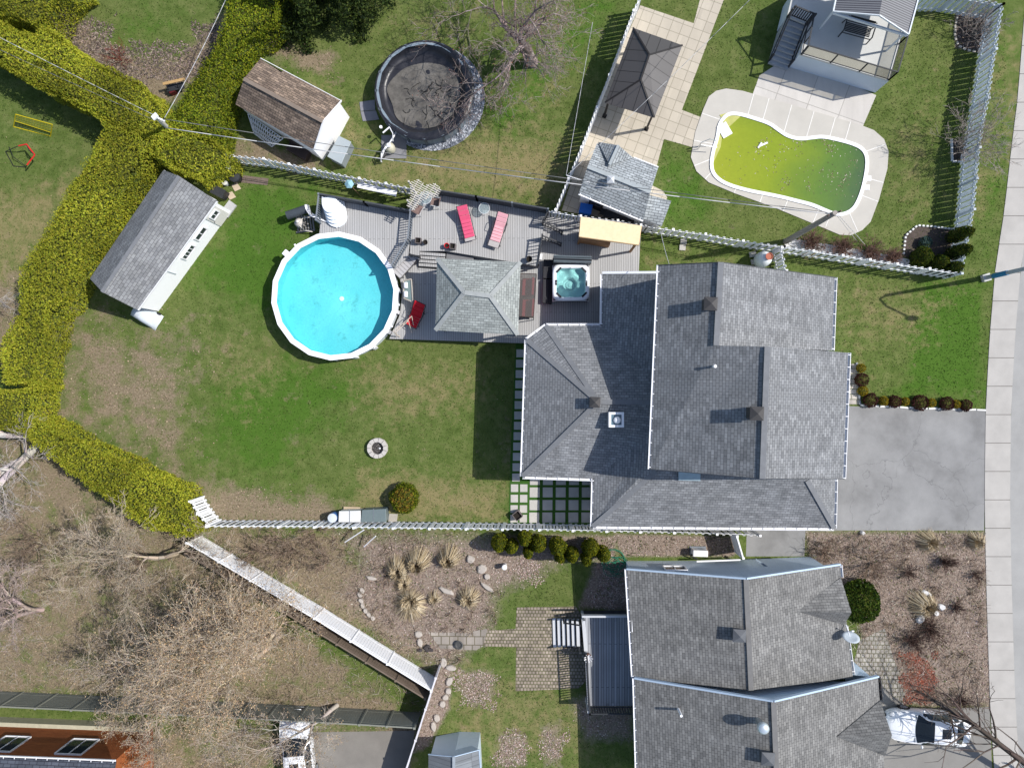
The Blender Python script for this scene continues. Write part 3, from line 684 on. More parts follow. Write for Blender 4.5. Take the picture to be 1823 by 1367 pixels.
# pool pump and sand filter for the black pool
PF = thing('sand_filter', 'beige sand filter with white pipes and pump beside the black covered pool', 'pool filter', P(697,272))
p = P(697,268,0); MB().prism([(p.x-.6,p.y-.5),(p.x+.9,p.y-.5),(p.x+.9,p.y+.9),(p.x-.6,p.y+.9)], 0, .05).build('base_slab', mat('slab_grey', (.2,.2,.21), .9), PF)
MB().lathe([(.12,.05),(.27,.12),(.30,.3),(.29,.6),(.2,.78),(.08,.85)], (p.x, p.y, 0), 20).build('tank', mat('beige_tank', (.50,.48,.38), .4, .1), PF, smooth=True)
MB().lathe([(.13,.84),(.14,.95),(.09,1.05)], (p.x, p.y, 0), 12).path([(p.x,p.y,1.0),(p.x-.25,p.y-.3,.95),(p.x-.55,p.y-.75,.5),(p.x-.55,p.y-.75,.1)], .04).path([(p.x+.02,p.y+.05,.95),(p.x+.45,p.y+.75,.9),(p.x+.55,p.y+1.0,1.1)], .05).path([(p.x-.1,p.y,.95),(p.x-.42,p.y-.45,.9),(p.x-.5,p.y-.8,.6)], .03).build('valve_pipes', white, PF, smooth=True)
MB().tube((p.x-.25,p.y-.2,.3),(p.x-.6,p.y-.62,.3), .13).build('pump', mat('pump_dark', (.03,.03,.035), .4), PF)
p = P(690,232,1.2); MB().beam((p.x-.25,p.y-.2,1.32),(p.x+.15,p.y+.14,1.32), .07, .06).path([(p.x+.15,p.y+.1,1.3),(p.x+.3,p.y-.2,1.2),(p.x+.25,p.y-.55,.9)], .025).lathe([(.09,0),(.09,.1)], (p.x-.4, p.y+.2, 1.1), 10).build('skimmer_hose', white, PF)

# stone slabs left of the black pool
m = MB(); m.slab(PL([(640,182),(667,178),(668,196),(642,198)], .04), .06).slab(PL([(642,199),(669,197),(675,213),(646,216)], .04), .06)
tag(m.build('stepping_slabs', mat('slab_grey2', (.21,.21,.235), .9)), 'two grey slabs at the side of the black pool', kind='structure')

# kidney pool
m = MB(); z = .045
m.slab(PL(APR, z), .1); apr = m.build('pool_apron', MATS['pool_concrete']); tag(apr, 'beige concrete apron around the green pool', kind='structure')
jt = MB(); cx, cy = sum(p[0] for p in KP)/len(KP), sum(p[1] for p in KP)/len(KP)
def hit(a, b, poly):
    best = None
    for q, r_ in zip(poly, poly[1:]+poly[:1]):
        d1 = (b[0]-a[0], b[1]-a[1]); d2 = (r_[0]-q[0], r_[1]-q[1]); den = d1[0]*d2[1]-d1[1]*d2[0]
        if abs(den) < 1e-9: continue
        t = ((q[0]-a[0])*d2[1]-(q[1]-a[1])*d2[0])/den; s = ((q[0]-a[0])*d1[1]-(q[1]-a[1])*d1[0])/den
        if t > 0 and 0 <= s <= 1 and (best is None or t < best): best = t
    return (a[0]+(b[0]-a[0])*best, a[1]+(b[1]-a[1])*best) if best else None
L = 0
for (a, b_) in zip(KP, KP[1:]+KP[:1]):
    mx, my = (a[0]+b_[0])/2, (a[1]+b_[1])/2; nx_, ny_ = (b_[1]-a[1]), -(b_[0]-a[0])
    ln = math.hypot(nx_, ny_); L += ln
    if L < 27: continue
    L = 0; h = None
    for q_, r_ in zip(APR, APR[1:]+APR[:1]):
        ex_, ey_ = r_[0]-q_[0], r_[1]-q_[1]; t_ = max(0, min(1, ((mx-q_[0])*ex_+(my-q_[1])*ey_)/(ex_*ex_+ey_*ey_))); c_ = (q_[0]+ex_*t_, q_[1]+ey_*t_)
        if h is None or math.hypot(c_[0]-mx, c_[1]-my) < math.hypot(h[0]-mx, h[1]-my): h = c_
    if h and math.hypot(h[0]-mx, h[1]-my) < 90: jt.beam(P(mx, my, z+.004), P(h[0], h[1], z+.004), .05, .008)
o = jt.build('apron_joints', mat('pale_joint', (.68,.66,.62), .8)); tag(o, 'pale joints of the pool apron', kind='structure')
PG = thing('swimming_pool', 'kidney-shaped in-ground pool with murky yellow-green water', 'swimming pool', P(cx, cy))
kin = PL(KP, .11); cen = P(cx, cy, 0)
def offs(pts, d):
    out = []; n = len(pts)
    for i in range(n):
        a, b_, c = pts[i-1], pts[i], pts[(i+1) % n]; t = Vector((c.x-a.x, c.y-a.y, 0)).normalized(); out.append(Vector((b_.x+t.y*d, b_.y-t.x*d, b_.z)))
    return out
def smoothloop(pts, it=2):
    for _ in range(it):
        q = []
        for a, b_ in zip(pts, pts[1:]+pts[:1]): q += [a*.75+b_*.25, a*.25+b_*.75]
        pts = q
    return pts
kin = smoothloop(kin, 2)
s_ = 1 if sum(a.x*b_.y-b_.x*a.y for a, b_ in zip(kin, kin[1:]+kin[:1])) > 0 else -1
kout = offs(kin, .0*s_); kinn = offs(kin, -.2*s_)
m = MB(); band(m, kout, kinn); band(m, [Vector((p.x,p.y,0)) for p in kout], kout); band(m, kinn, [Vector((p.x,p.y,.0)) for p in kinn])
m.box(*P(1290,232,.09), .6, .8, .06, R(30)); m.build('coping', mat('pool_white2', (.82,.82,.83), .4, .03), PG)
mw, nt, b = newmat('algae_water_edge_shade', .22, 0, .35)
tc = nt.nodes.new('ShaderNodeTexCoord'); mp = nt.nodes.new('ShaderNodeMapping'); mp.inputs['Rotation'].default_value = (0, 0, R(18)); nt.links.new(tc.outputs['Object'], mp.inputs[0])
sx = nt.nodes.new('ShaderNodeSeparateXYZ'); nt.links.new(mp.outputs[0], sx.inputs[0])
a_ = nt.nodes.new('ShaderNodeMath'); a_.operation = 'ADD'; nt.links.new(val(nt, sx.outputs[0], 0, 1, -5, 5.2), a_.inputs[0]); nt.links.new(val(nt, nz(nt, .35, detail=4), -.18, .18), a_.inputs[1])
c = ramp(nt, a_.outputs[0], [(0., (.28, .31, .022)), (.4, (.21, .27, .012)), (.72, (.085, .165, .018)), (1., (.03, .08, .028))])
e = ramp(nt, val(nt, sx.outputs[1], 0, 1, -3, 3.4), [(0., (1.0, 1, 1)), (.6, (.95, .98, 1)), (1., (.42, .62, 1.0))])  # upper edge darker and bluer: wall shadow and depth painted into the colour
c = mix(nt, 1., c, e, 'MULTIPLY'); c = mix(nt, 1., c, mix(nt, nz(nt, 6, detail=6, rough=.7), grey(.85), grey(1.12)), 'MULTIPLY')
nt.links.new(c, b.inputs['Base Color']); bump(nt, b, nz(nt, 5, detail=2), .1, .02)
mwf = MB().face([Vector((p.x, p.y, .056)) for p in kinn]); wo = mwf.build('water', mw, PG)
# dead leaves drifting on the green pool
LP = [(1362,250),(1378,238),(1395,262),(1380,300),(1425,252),(1450,250),(1466,252),(1480,262),(1465,305),(1352,262),(1390,335),(1440,335),(1495,335),(1400,322),(1478,268),(1520,290),(1505,320),(1483,310),(1345,268),(1360,256)]
pts = []
for px, py in LP:
    for k in range(random.randint(5, 22)): pts.append(P(px+random.gauss(0, 4.5), py+random.gauss(0, 5), .07))
for k in range(160): pts.append(P(random.uniform(1285,1535), random.uniform(255,350), .07))
pts = np.array([p for p in pts if inpoly(np.array([p.x]), np.array([p.y]), [(q.x, q.y) for q in kinn])[0]])
v_, f_q, c_q = leafcards(pts, .07, pick(len(pts), [(.30,.22,.15),(.5,.45,.38),(.12,.09,.06)]), up=5., nrm=np.array([[0,0,1.]]))
v_[:, 2] = np.clip(v_[:, 2], .060, .09)
o = rawmesh('floating_leaves', v_, f_q, c_q, leafmat('dead_leaf', .8, 0)); tag(o, 'dead leaves drifting on the green pool water', kind='stuff')
m = MB(); p = P(1358,258,.02); m.beam((p.x-.25,p.y-.12,.09),(p.x+.25,p.y+.1,.09), .1, .04).tube((p.x-.3,p.y-.2,.06),(p.x-.1,p.y+.1,.1), .06)
tag(m.build('pool_thermometer', white), 'small white float drifting among leaves on the green pool', 'float')
for i_, (px, py) in enumerate(((1546,318),(1543,334))):
    tag(MB().slab(PL([(px-5,py-4),(px+5,py-5),(px+5,py+4),(px-5,py+4)], .09), .04).build('skimmer_lid', white), ('upper' if i_ == 0 else 'lower')+' white skimmer lid on the apron right of the green pool', 'lid', 'skimmer lids by the green pool')
# handrail at the steps of the green pool
m = MB(); a, b_ = P(1243,262,.05), P(1272,258,.05)
m.path([a, a+Vector((0,0,.8)), (a+b_)/2+Vector((0,.1,.9)), b_+Vector((0,0,.6))], .022)
m.path([a+Vector((.0,-.12,0)), a+Vector((.0,-.12,.75)), b_+Vector((0,-.35,.6))], .022)
tag(m.build('pool_handrail', mat('steel_rail', (.5,.52,.54), .3, .1, metal=.8)), 'thin steel handrail at the left end of the green pool', 'handrail')
MB().slab(PL([(1281,205),(1300,200),(1318,208),(1296,228)], .066), .03).build('steps', mat('algae_step', (.42,.42,.12), .5, .15), PG)
MB().slab(PL([(1276,240),(1286,240),(1283,262),(1270,290),(1267,270)], .066), .03).build('steps', MATS['algae_step'], PG)

# ------------------------------------------------------------------ sheds
whs = mat('white_shed_wall', (.93,.93,.95), .5, .03, 1.2, bmp=.03)
def gable(parent, e0, e1, r0, r1, f0, f1, m, wm_, inset=.12, drop=.03, t=.09, z0=0, capm=None):
    """e0-e1 near eave, r0-r1 ridge, f0-f1 far eave"""
    q = MB().slab([e0, e1, r1, r0], t).slab([r0, r1, f1, f0], t); q.build('roof', m, parent)
    if capm is not False: caps([(r0, r1)], parent, capm, .2)
    c = (Vector(e0)+Vector(e1)+Vector(f0)+Vector(f1))/4
    def k(p, dz=0):
        d = Vector((c.x-p[0], c.y-p[1], 0)); a = (Vector(e1)-Vector(e0)); a.z = 0; a.normalize(); bb = Vector((-a.y, a.x, 0))
        return (p[0]+a.x*inset*(1 if d.dot(a) > 0 else -1)+bb.x*inset*(1 if d.dot(bb) > .05 else (-1 if d.dot(bb) < -.05 else 0)), p[1]+a.y*inset*(1 if d.dot(a) > 0 else -1)+bb.y*inset*(1 if d.dot(bb) > .05 else (-1 if d.dot(bb) < -.05 else 0)), p[2]-t+dz)
    rk0, rk1 = [Vector(p) for p in (r0, r1)]
    w_ = [k(e0), k(e1), (*((Vector(k(e1))+Vector(k(f1)))/2).xy, r1[2]-t), k(f1), k(f0), (*((Vector(k(e0))+Vector(k(f0)))/2).xy, r0[2]-t)]
    return walls(w_, z0).build('wall', wm_, parent)
S1 = thing('garden_shed', 'long white garden shed with grey shingle roof, beside the yellow-green hedge', 'shed', P(330, 460))
e0, e1 = T(245,552,2.35), T(386,358,2.35); r0, r1 = T(182,520,3.6), T(319,314,3.6); f0, f1 = T(160,496,2.35), T(291,303,2.35)
gable(S1, e0, e1, r0, r1, f0, f1, brick('shed_shingles', (.25,.255,.26), (.185,.19,.20), (.10,.10,.105), .3, .17, .012, var=.2, big=.14), whs)
ax = (e1-e0); ax.z = 0; ax.normalize(); on = Vector((ax.y, -ax.x, 0))
def onwall(px, py, z, e=e0, ax=ax, on=on, ins=-.12):
    c = P(px, py, z); s = (c-Vector(e)).dot(ax); q = Vector(e)+ax*s+on*ins; return Vector((q.x, q.y, z))
window(S1, onwall(356,415,1.45), on, .85, .62, bars=1); window(S1, onwall(333,447,1.35), on, .95, .62, bars=3)
c = onwall(386,384,1.05); d_ = MB(); d_.beam(c+on*.03-Vector((0,0,1.0)), c+on*.03+Vector((0,0,.98)), .92, .06, on); do = d_.build('door', mat('door_cream', (.66,.64,.60), .5, .05), S1)
window(do, c+on*.05+Vector((0,0,.5)), on, .55, .6, bars=1); MB().ell(c+on*.1+ax*-.38, .035, .035, .035, 8, 5).build('handle', dark, do)
c = onwall(310,487,1.2); MB().beam(c+on*.03-Vector((0,0,.2)), c+on*.03+Vector((0,0,1.0)), .035, .04, on).build('drip_edge', mat('grey_strip', (.35,.40,.45), .5), S1)
MB().beam(Vector(e0)+on*.02-Vector((0,0,.06)), Vector(e1)+on*.02-Vector((0,0,.06)), .03, .14).build('fascia', white, S1)
MB().beam(e1+on*-.05+ax*.02, f1-on*-.05+ax*.02, .02, .02).build('drip_edge', white, S1)
c = P(405,372,0); MB().box(c.x+.1, c.y-.02, .06, .9, .55, .12, math.atan2(ax.y, ax.x)).build('door_step', mat('grey_step', (.4,.4,.4), .9), S1)
# tarp-covered mower at its lower end
TM = thing('covered_mower', 'lawn mower under a white and grey tarp, at the lower end of the white shed', 'mower', P(258,565))
vs_, fs = [], []; c0 = P(262,562,0)
for j in range(9):
    for i in range(14):
        u_, v2 = i/13-.5, j/8-.5; x = u_*1.8; y = v2*1.0
        z = .95*max(0, 1-abs(2*u_)**3)*max(0, 1-abs(2*v2)**4)+.06*noise.noise(Vector((x*3, y*3, 1)))
        q = Vector((x, y, 0)); q.rotate(Matrix.Rotation(R(148), 3, 'Z')); vs_.append((c0.x+q.x, c0.y+q.y, max(.01, z)))
for j in range(8):
    for i in range(13): fs.append((j*14+i, j*14+i+1, (j+1)*14+i+1, (j+1)*14+i))
MB().add(vs_, fs).build('tarp', mat('pale_tarp', (.58,.62,.66), .45, .12, 1.5, fine=6, bmp=.3), TM, smooth=True)
m = MB()
for s in (-.62, 0, .62): q = Vector((s, -.45, 0)); q.rotate(Matrix.Rotation(R(148), 3, 'Z')); m.tube((c0.x+q.x, c0.y+q.y, .13), (c0.x+q.x+.05, c0.y+q.y+.1, .13), .13)
m.build('wheels', dark, TM)

S2 = thing('garden_shed', 'brown shingled garden shed with white end wall, between the hedge and the black pool', 'shed', P(530, 215))
e0, e1 = T(419,186,2.2), T(559,267,2.2); r0, r1 = T(434,141,3.2), T(575,217,3.2); f0, f1 = T(464,104,2.2), T(608,180,2.2)
f0b = f0+(f1-f0)*.28
MB().slab([e0, e1, r1, r0], .09).slab([r0, r1, f1, f0b, f0b+(r0-f0)*.12, f0+(r0-f0)*.02], .09).build('roof', shbr, S2)
caps([(r0, r1)], S2, mat('cap_brown2', (.2,.16,.13), .9), .2)
walls([inn(e0,.15,.0,-.09), inn(e1,-.12,.08,-.09), inn(r1,-.14,-.08,-.12), inn(f1,-.1,-.12,-.09), inn(f0,.1,-.1,-.09), inn(r0,.2,-.1,-.12)]).build('wall', whs, S2)
MB().beam(e1, r1, .04, .12).beam(r1, f1, .04, .12).beam(f0, f1, .03, .05).build('fascia', white, S2)
c = P(600,266,0); rz = math.atan2((r1-r0).y, (r1-r0).x)+R(90)
SB = thing('storage_box', 'grey plastic storage chest against the white end of the brown shed', 'storage box', c)
q1_ = [P(603,243,1.0), P(624,253,1.0), P(607,291,1.0), P(583,278,1.0)]
m = MB().prism([(p.x, p.y) for p in q1_], 0, .9).build('body', mat('grey_plastic', (.24,.27,.29), .5, .06), SB, bevel=.03)
cc = sum(q1_, Vector())/4; m = MB().slab([cc+(p-cc)*1.05+Vector((0,0,-.02)) for p in q1_], .08).build('lid', mat('grey_plastic2', (.32,.36,.38), .45, .06), SB, bevel=.02)
# lattice panel leaning under the eave
latt = MB(); A_ = [P(441,203,.8), P(504,247,.8), P(484,262,.05), P(452,238,.05)]
for k in range(15):
    t = k/14; 
    latt.beam(A_[0].lerp(A_[1], t), A_[3].lerp(A_[2], min(1, max(0, t+.12))), .035, .012); latt.beam(A_[0].lerp(A_[1], t), A_[3].lerp(A_[2], min(1, max(0, t-.14))), .035, .014)
for k in range(5): t = k/4; latt.beam(A_[0].lerp(A_[3], t), A_[1].lerp(A_[2], t), .04, .016)
tag(latt.build('garden_lattice', white), 'white lattice panel leaning below the eave of the brown shed', 'lattice')
c = P(535,272,0); m = MB(); m.box(c.x, c.y, .25, 1.3, .6, .5, R(-30)).box(c.x-.1, c.y+.35, .5, 1.2, .05, .7, R(-30))
tag(m.build('wood_box', mat('dark_brown_wood', (.05,.035,.03), .8, .2)), 'dark brown wooden box under the eave of the brown shed', 'box')

S3 = thing('garden_shed', 'grey shingled pool shed with a small gable and lower lean-to roof, by the beige patio', 'shed', P(1100, 330))
# roof axis runs along (.9,-.37) in the picture
e0, e1 = T(1031,343,2.4), T(1146,391,2.4); r0, r1 = T(1046,297,3.1), T(1158,342,3.1); f0, f1 = T(1057,268,2.5), T(1172,298,2.5)
f0 = T(1063,255,2.4)
gable(S3, e0, e1, r0, r1, f0, f1, brick('pool_shed_shingles', (.40,.43,.445), (.29,.315,.33), (.12,.13,.14), .36, .15, .018, var=.22, big=.12), whs, capm=mat('cap_pale', (.33,.36,.37), .9))
dm = MB(); k0, k1, k2, k3 = T(1085,294,3.12), T(1101,259,3.12), T(1065,253,2.45), T(1127,281,2.5)
dm.slab([k0, k1, k2], .06).slab([k0, k3, k1], .06); dm.build('cross_gable', MATS['pool_shed_shingles'], S3); caps([(k0, k1)], S3, MATS['cap_pale'], .16)
on3 = Vector(((e1-e0).y, -(e1-e0).x, 0)).normalized()
gutter(e0, e1, S3, side=on3); MB().beam(f1, f1.lerp(f0, .4), .06, .1).build('fascia', white, S3)
q = P(1087,320,3.35); roofvent(1087,320,3.0, S3, .4, .35, mat('vent_pale', (.5,.52,.55), .5))
l0, l1, l2, l3 = T(1140,388,2.05), T(1178,403,2.05), T(1195,358,2.2), T(1156,347,2.25)
MB().slab([l0, l1, l2, l3], .08).build('lean_to_roof', MATS['pool_shed_shingles'], S3)
walls([inn(l0,.05,.1,-.08), inn(l1,-.1,.1,-.08), inn(l2,-.1,-.1,-.08), inn(l3,.05,-.05,-.08)]).build('lean_to_wall', whs, S3)
a3x = (e1-e0).normalized(); c = Vector(e0)+a3x*1.1-on3*.12; c.z = 1.0
d_ = MB().beam(c+on3*.03-Vector((0,0,.95)), c+on3*.03+Vector((0,0,.95)), .85, .05, on3).build('door', mat('black_door', (.025,.025,.03), .5), S3)
window(d_, c+on3*.06+Vector((0,0,.5)), on3, .55, .5, bars=1, frame=mat('dark_frame', (.04,.04,.05), .5))
c = P(1092,392,.0); 
c = P(1041,378,0); m = MB(); m.box(c.x, c.y, .45, .66, .5, .9, R(-12)).box(c.x, c.y, .92, .72, .56, .05, R(-12))
tag(m.build('recycling_bin', mat('blue_plastic', (.01,.10,.42), .4, .1)), 'blue recycling bin between the pool shed and the white fence', 'bin')
c = P(1100,390,0); m = MB(); m.box(c.x, c.y, .45, 1.7, .6, .9, R(-18)).box(c.x, c.y, .93, 1.8, .7, .08, R(-18)).box(c.x-.95, c.y+.3, .8, .3, .5, .05, R(-18))
tag(m.build('barbecue', dark, bevel=.03), 'covered black barbecue beside the pool shed wall', 'barbecue')

S4 = thing('garden_shed', 'small grey shed with pale blue gable wall, at the bottom edge between two fences', 'shed', P(810, 1330))
e0, e1 = T(763,1342,2.2), T(762,1400,2.2); r0, r1 = T(808,1346,3.0), T(808,1400,3.0); f0, f1 = T(853,1334,2.2), T(858,1400,2.2)
gm2 = brick('metal_roof_grey', (.20,.215,.235), (.18,.195,.21), (.12,.13,.14), .25, 5, .015, off=0)
MB().slab([e0, e1, r1, r0], .06).slab([r0, r1, f1, f0], .06).build('roof', gm2, S4); caps([(r0, r1)], S4, mat('cap_steel', (.27,.30,.33), .6), .16)
walls([inn(e0,.12,-.06,-.07), inn(r0,0,-.06,-.07), inn(f0,-.1,-.06,-.07), inn(f1,-.15,0,-.05), inn(r1,0,0,-.05), inn(e1,.2,0,-.05)]).build('wall', mat('pale_blue_metal', (.46,.54,.60), .5, .04), S4)
MB().beam(e0, r0, .04, .08).beam(r0, f0, .04, .08).beam(f0, f1, .05, .08).build('fascia', trim2, S4)
# ------------------------------------------------------------------ fences
def vinyl(name, col, k):
    m, nt, b = newmat(name, .5); c = mix(nt, nz(nt, 2.5), [x*.93 for x in col], [min(1, x*1.04) for x in col]); nt.links.new(c, b.inputs['Base Color'])
    tr = nt.nodes.new('ShaderNodeBsdfTranslucent'); nt.links.new(c, tr.inputs[0]); ms = nt.nodes.new('ShaderNodeMixShader'); ms.inputs[0].default_value = k
    nt.links.new(b.outputs[0], ms.inputs[1]); nt.links.new(tr.outputs[0], ms.inputs[2]); nt.links.new(ms.outputs[0], nt.nodes['Material Output'].inputs[0]); return m
fw = vinyl('white_vinyl', (.93,.935,.95), .12); fg = vinyl('grey_white_vinyl', (.72,.77,.82), .42)
def fence(label, top, h, post=2.0, pw=.135, gap=.055, m=None, solid=False, cat='fence', name='picket_fence', group=None, alt=True, hv=.05):
    """top: photograph pixels of its top edge (seen at height h); the fence stands straight below"""
    m = m or fw; pts = PL(top, 0) if h == 0 else [Vector((q.x, q.y, 0)) for q in PL(top, h)]
    F = thing(name, label, cat, pts[0], group); pk, rls = MB(), [MB(), MB(), MB()]; nposts = []
    for a, b in zip(pts, pts[1:]):
        d = b-a; L = d.length; d.normalize(); o = Vector((-d.y, d.x, 0)); n = max(1, int(round(L/(pw+gap))))
        if solid:
            nb = max(1, int(L/.16))
            for i in range(nb):
                p = a+d*(L*(i+.5)/nb); pk.beam(p+Vector((0,0,.05)), p+Vector((0,0,h-.03)), L/nb-.008, .03, o)
            rls[2].beam(a+Vector((0,0,h)), b+Vector((0,0,h)), .08, .06)
        else:
            for i in range(n):
                p = a+d*(L*(i+.5)/n)+o*(.035 if (i % 2 or not alt) else -.035); e = random.uniform(-.5, .5)*hv
                pk.beam(p+Vector((0,0,.04)), p+Vector((0,0,h+e)), pw, .02, o)
        for rl, z in zip(rls, (.3, h-.25)): rl.beam(a+Vector((0,0,z)), b+Vector((0,0,z)), .045 if solid else .04, .08)
        k = max(1, int(round(L/post)))
        nposts += [a+d*(L*i/k) for i in range(k)]
    nposts.append(pts[-1])
    pk.build('pickets' if not solid else 'boards', m, F); [q.build('rail', m, F) for q in rls if q.v]
    for p in nposts: MB().box(p.x, p.y, (h+.06)/2, .1, .1, h+.06).box(p.x, p.y, h+.075, .13, .13, .03).build('post', m, F)
    return F
fence('white picket fence between the hedge end and the left deck, above the round pool', [(405,276),(470,283),(560,302),(640,318),(735,336)], 1.7, m=fw)
fence('white picket fence between the wooden deck and the pool shed', [(975,375),(1034,385),(1100,393),(1141,401)], 1.9, m=fw)
fence('white picket fence below the green pool, from the bar shelter to the utility pole', [(1141,401),(1256,417),(1323,429),(1396,439)], 1.7)
fence('white picket fence in front of the brown shrubs and cedars, ending near the sidewalk', [(1396,439),(1500,455),(1597,470),(1712,487)], 1.7)
fence('tall pale picket fence along the sidewalk, right of the green pool', [(1786,8),(1773,88),(1760,175),(1744,263),(1734,373),(1727,410),(1712,487)], 1.75, m=fg, pw=.14, gap=.025)
fence('pale picket fence at the top right corner, meeting the sidewalk fence', [(1630,-8),(1700,-8),(1786,8)], 1.75, m=fg, pw=.14, gap=.025)
fence('long white fence beside the beige patio, black gazebo and pool shed', [(1142,-10),(1128,20),(1063,192),(1035,263),(989,374)], 1.9, m=fw, pw=.13, gap=.012)
fence('white picket fence along the lower side of the lawn and the main house', [(368,937),(560,938),(700,940),(960,943),(1200,948),(1353,953)], 1.9)
fence('short white picket fence piece at the end of the lower hedge', [(338,892),(352,915),(369,935)], 1.8, pw=.13)
fence('short white fence closing the gap beside the white rain tank', [(1392,441),(1400,482)], 1.7)
fence('white panel gate between the main house and the blue-grey house', [(1312,955),(1323,993)], 1.7, solid=True, cat='gate', name='fence_gate')
fence('long solid white fence running diagonally past the bare trees', [(333,966),(560,1100),(690,1181),(768,1229)], 1.9, solid=True, post=2.4, name='board_fence')
wdf = mat('old_brown_wood', (.17,.13,.10), .9, .2, 3)
fence('weathered brown board fence standing behind the long white fence', [(331,985),(450,1056),(600,1146),(757,1243)], 1.5, solid=True, m=wdf, name='board_fence')
fence('white-capped fence running down from the corner of the long white fence', [(776,1206),(722,1372),(708,1420)], 1.9, solid=True, name='board_fence', m=mat('fence_mauve', (.62,.60,.64), .5, .08))
gpl = mat('grey_planks', (.20,.205,.175), .85, .12, 2)
fence('grey plank fence between the orange house and the bare trees', [(-60,1254),(0,1257),(192,1266),(420,1277),(640,1289),(738,1295)], 1.95, solid=True, m=gpl, name='board_fence')
# plank lying along the fence
tag(MB().beam(P(637,329,1.0), P(706,345,1.0), .34, .05).build('white_plank', white), 'white board shelf along the fence above the left deck', 'board')
BH = thing('birdhouse', 'pale blue birdhouse with hexagonal roof on a thin pole by the fence', 'birdhouse', P(633,345))
p = P(621,327,2.2); MB().tube((p.x+.1,p.y-.1,0), (p.x, p.y, 1.9), .02).build('pole', mat('rust_pole', (.25,.16,.1), .8), BH)
MB().prism([(p.x+.12*math.cos(i*1.047), p.y+.12*math.sin(i*1.047)) for i in range(6)], 1.85, 2.1).build('body', white, BH)
MB().lathe([(.27,0),(.27,.02),(.04,.18)], (p.x, p.y, 2.1), 6).build('roof', mat('pale_blue_roof', (.27,.46,.52), .5, .05), BH)

# ------------------------------------------------------------------ deck
dk = brick('grey_deck_boards', (.42,.415,.41), (.375,.37,.368), (.16,.158,.158), 4.2, .135, .011, rot=R(90), off=.4, var=.08, big=.1, rough=.75)
dks = mat('deck_fascia', (.16,.16,.175), .8, .12)
rail_m = mat('rail_grey', (.17,.19,.215), .5, .06)
rail_k = mat('rail_black', (.03,.032,.036), .5)
scr_m = mat('charcoal_screen', (.055,.06,.07), .75, .2, 2)
def railing(pts, h=.95, gap=.12, parent=None, m=None, bal=.048, name='railing'):
    r_ = MB()
    for a, b in zip(pts, pts[1:]):
        a, b = Vector(a), Vector(b); d = b-a; L = d.length; n = max(1, int(L/gap)); u = Vector((0,0,1))
        r_.beam(a+u*h, b+u*h, .075, .05); r_.beam(a+u*.1, b+u*.1, .05, .05)
        for i in range(1, n): p = a+d*(i/n); r_.beam(p+u*.1, p+u*h, bal, bal, (0,1,0))
    for p in pts: r_.box(p[0], p[1], p[2]+h/2+.03, .09, .09, h+.06)
    return r_.build(name, m or rail_m, parent)
def screen(pts, h, parent, m=None):
    r_ = MB(); n = 0
    for a, b in zip(pts, pts[1:]):
        r_.beam(Vector(a)+Vector((0,0,h/2)), Vector(b)+Vector((0,0,h/2)), .03, h); r_.beam(Vector(a)+Vector((0,0,h)), Vector(b)+Vector((0,0,h)), .09, .05)
    o = r_.build('privacy_screen', m or scr_m, parent)
    q = MB()
    for a, b in zip(pts, pts[1:]):
        k = max(1, int((Vector(b)-Vector(a)).length/1.9))
        for i in range(k+1): p = Vector(a).lerp(Vector(b), i/k); q.box(p.x, p.y, p.z+h/2, .1, .1, h+.1)
    q.build('posts', rail_m, parent); return o
zl, zu = .4, 1.2
DK = thing('wooden_deck', 'large grey wooden deck on two levels between the round pool and the main house', 'deck', P(850, 500))
lowp = [(715,440),(740,375),(975,385),(1141,408),(1137,487),(1076,487),(1074,577),(972,578),(936,611),(693,603),(712,560),(716,520),(708,470)]
MB().slab(PL(lowp, zl), .08).build('lower_deck', dk, DK)
def skirt(pts, z, name='skirt'):
    m = MB()
    for a, b in zip(pts, pts[1:]): m.face([Vector((a.x,a.y,0)), Vector((b.x,b.y,0)), Vector((b.x,b.y,z-.03)), Vector((a.x,a.y,z-.03))])
    return m.build(name, dks, DK)
o_ = PL(lowp, zl); skirt(o_+o_[:1], zl)
upp = [(737,348),(768,343),(975,378),(963,426),(957,474),(793,447),(747,447),(746,462),(727,456),(735,378)]
up_ = PL(upp, zu); MB().slab(up_, .08).build('upper_deck', dk, DK); skirt(up_+up_[:1], zu)
# left deck, cut along the pool
arc = [Vector((pc.x+3.5*math.cos(R(a)), pc.y+3.5*math.sin(R(a)), zu)) for a in range(28, 112, 6)]
lft = PL([(575,352),(735,381),(729,455),(700,482)], zu)+arc
MB().slab(lft, .08).build('pool_deck', dk, DK)
skirt(PL([(575,352),(735,381)], zu), zu); skirt(PL([(568,404),(575,352)], zu), zu)
screen(PL([(576,353),(655,367),(735,382)], zu), 1.0, DK)
screen(PL([(779,347),(850,358),(975,380)], zu), 1.05, DK)
railing(PL([(576,353),(571,398)], zu), parent=DK); railing(PL([(736,375),(731,430)], zu), parent=DK, gap=.14)
railing(PL([(728,434),(703,476)], zu), parent=DK, gap=.14)
railing([P(975,383,zu), P(968,397,zu)], parent=DK, m=rail_k); railing([P(965,424,zu), P(958,474,zu)], parent=DK, m=rail_k, gap=.2)
railing([P(966,400,zu), P(1000,417,zl)], parent=DK, m=rail_k, gap=.2, h=.85); railing([P(965,425,zu), P(998,438,zl)], parent=DK, m=rail_k, gap=.2, h=.85)
railing([P(733,456,zu), P(748,459,zu)], parent=DK, m=rail_k, h=.5)
st = MB()
for k in range(5):
    z = zu-.16*(k+1)+.04; y = 448.5+k*6.6; st.slab([P(747-k*.6,y,z), P(793-k*.6,y+3.2,z), P(793-k*.6,y+8.4,z), P(747-k*.6,y+5.2,z)], .04)
st.build('stairs', dk, DK)
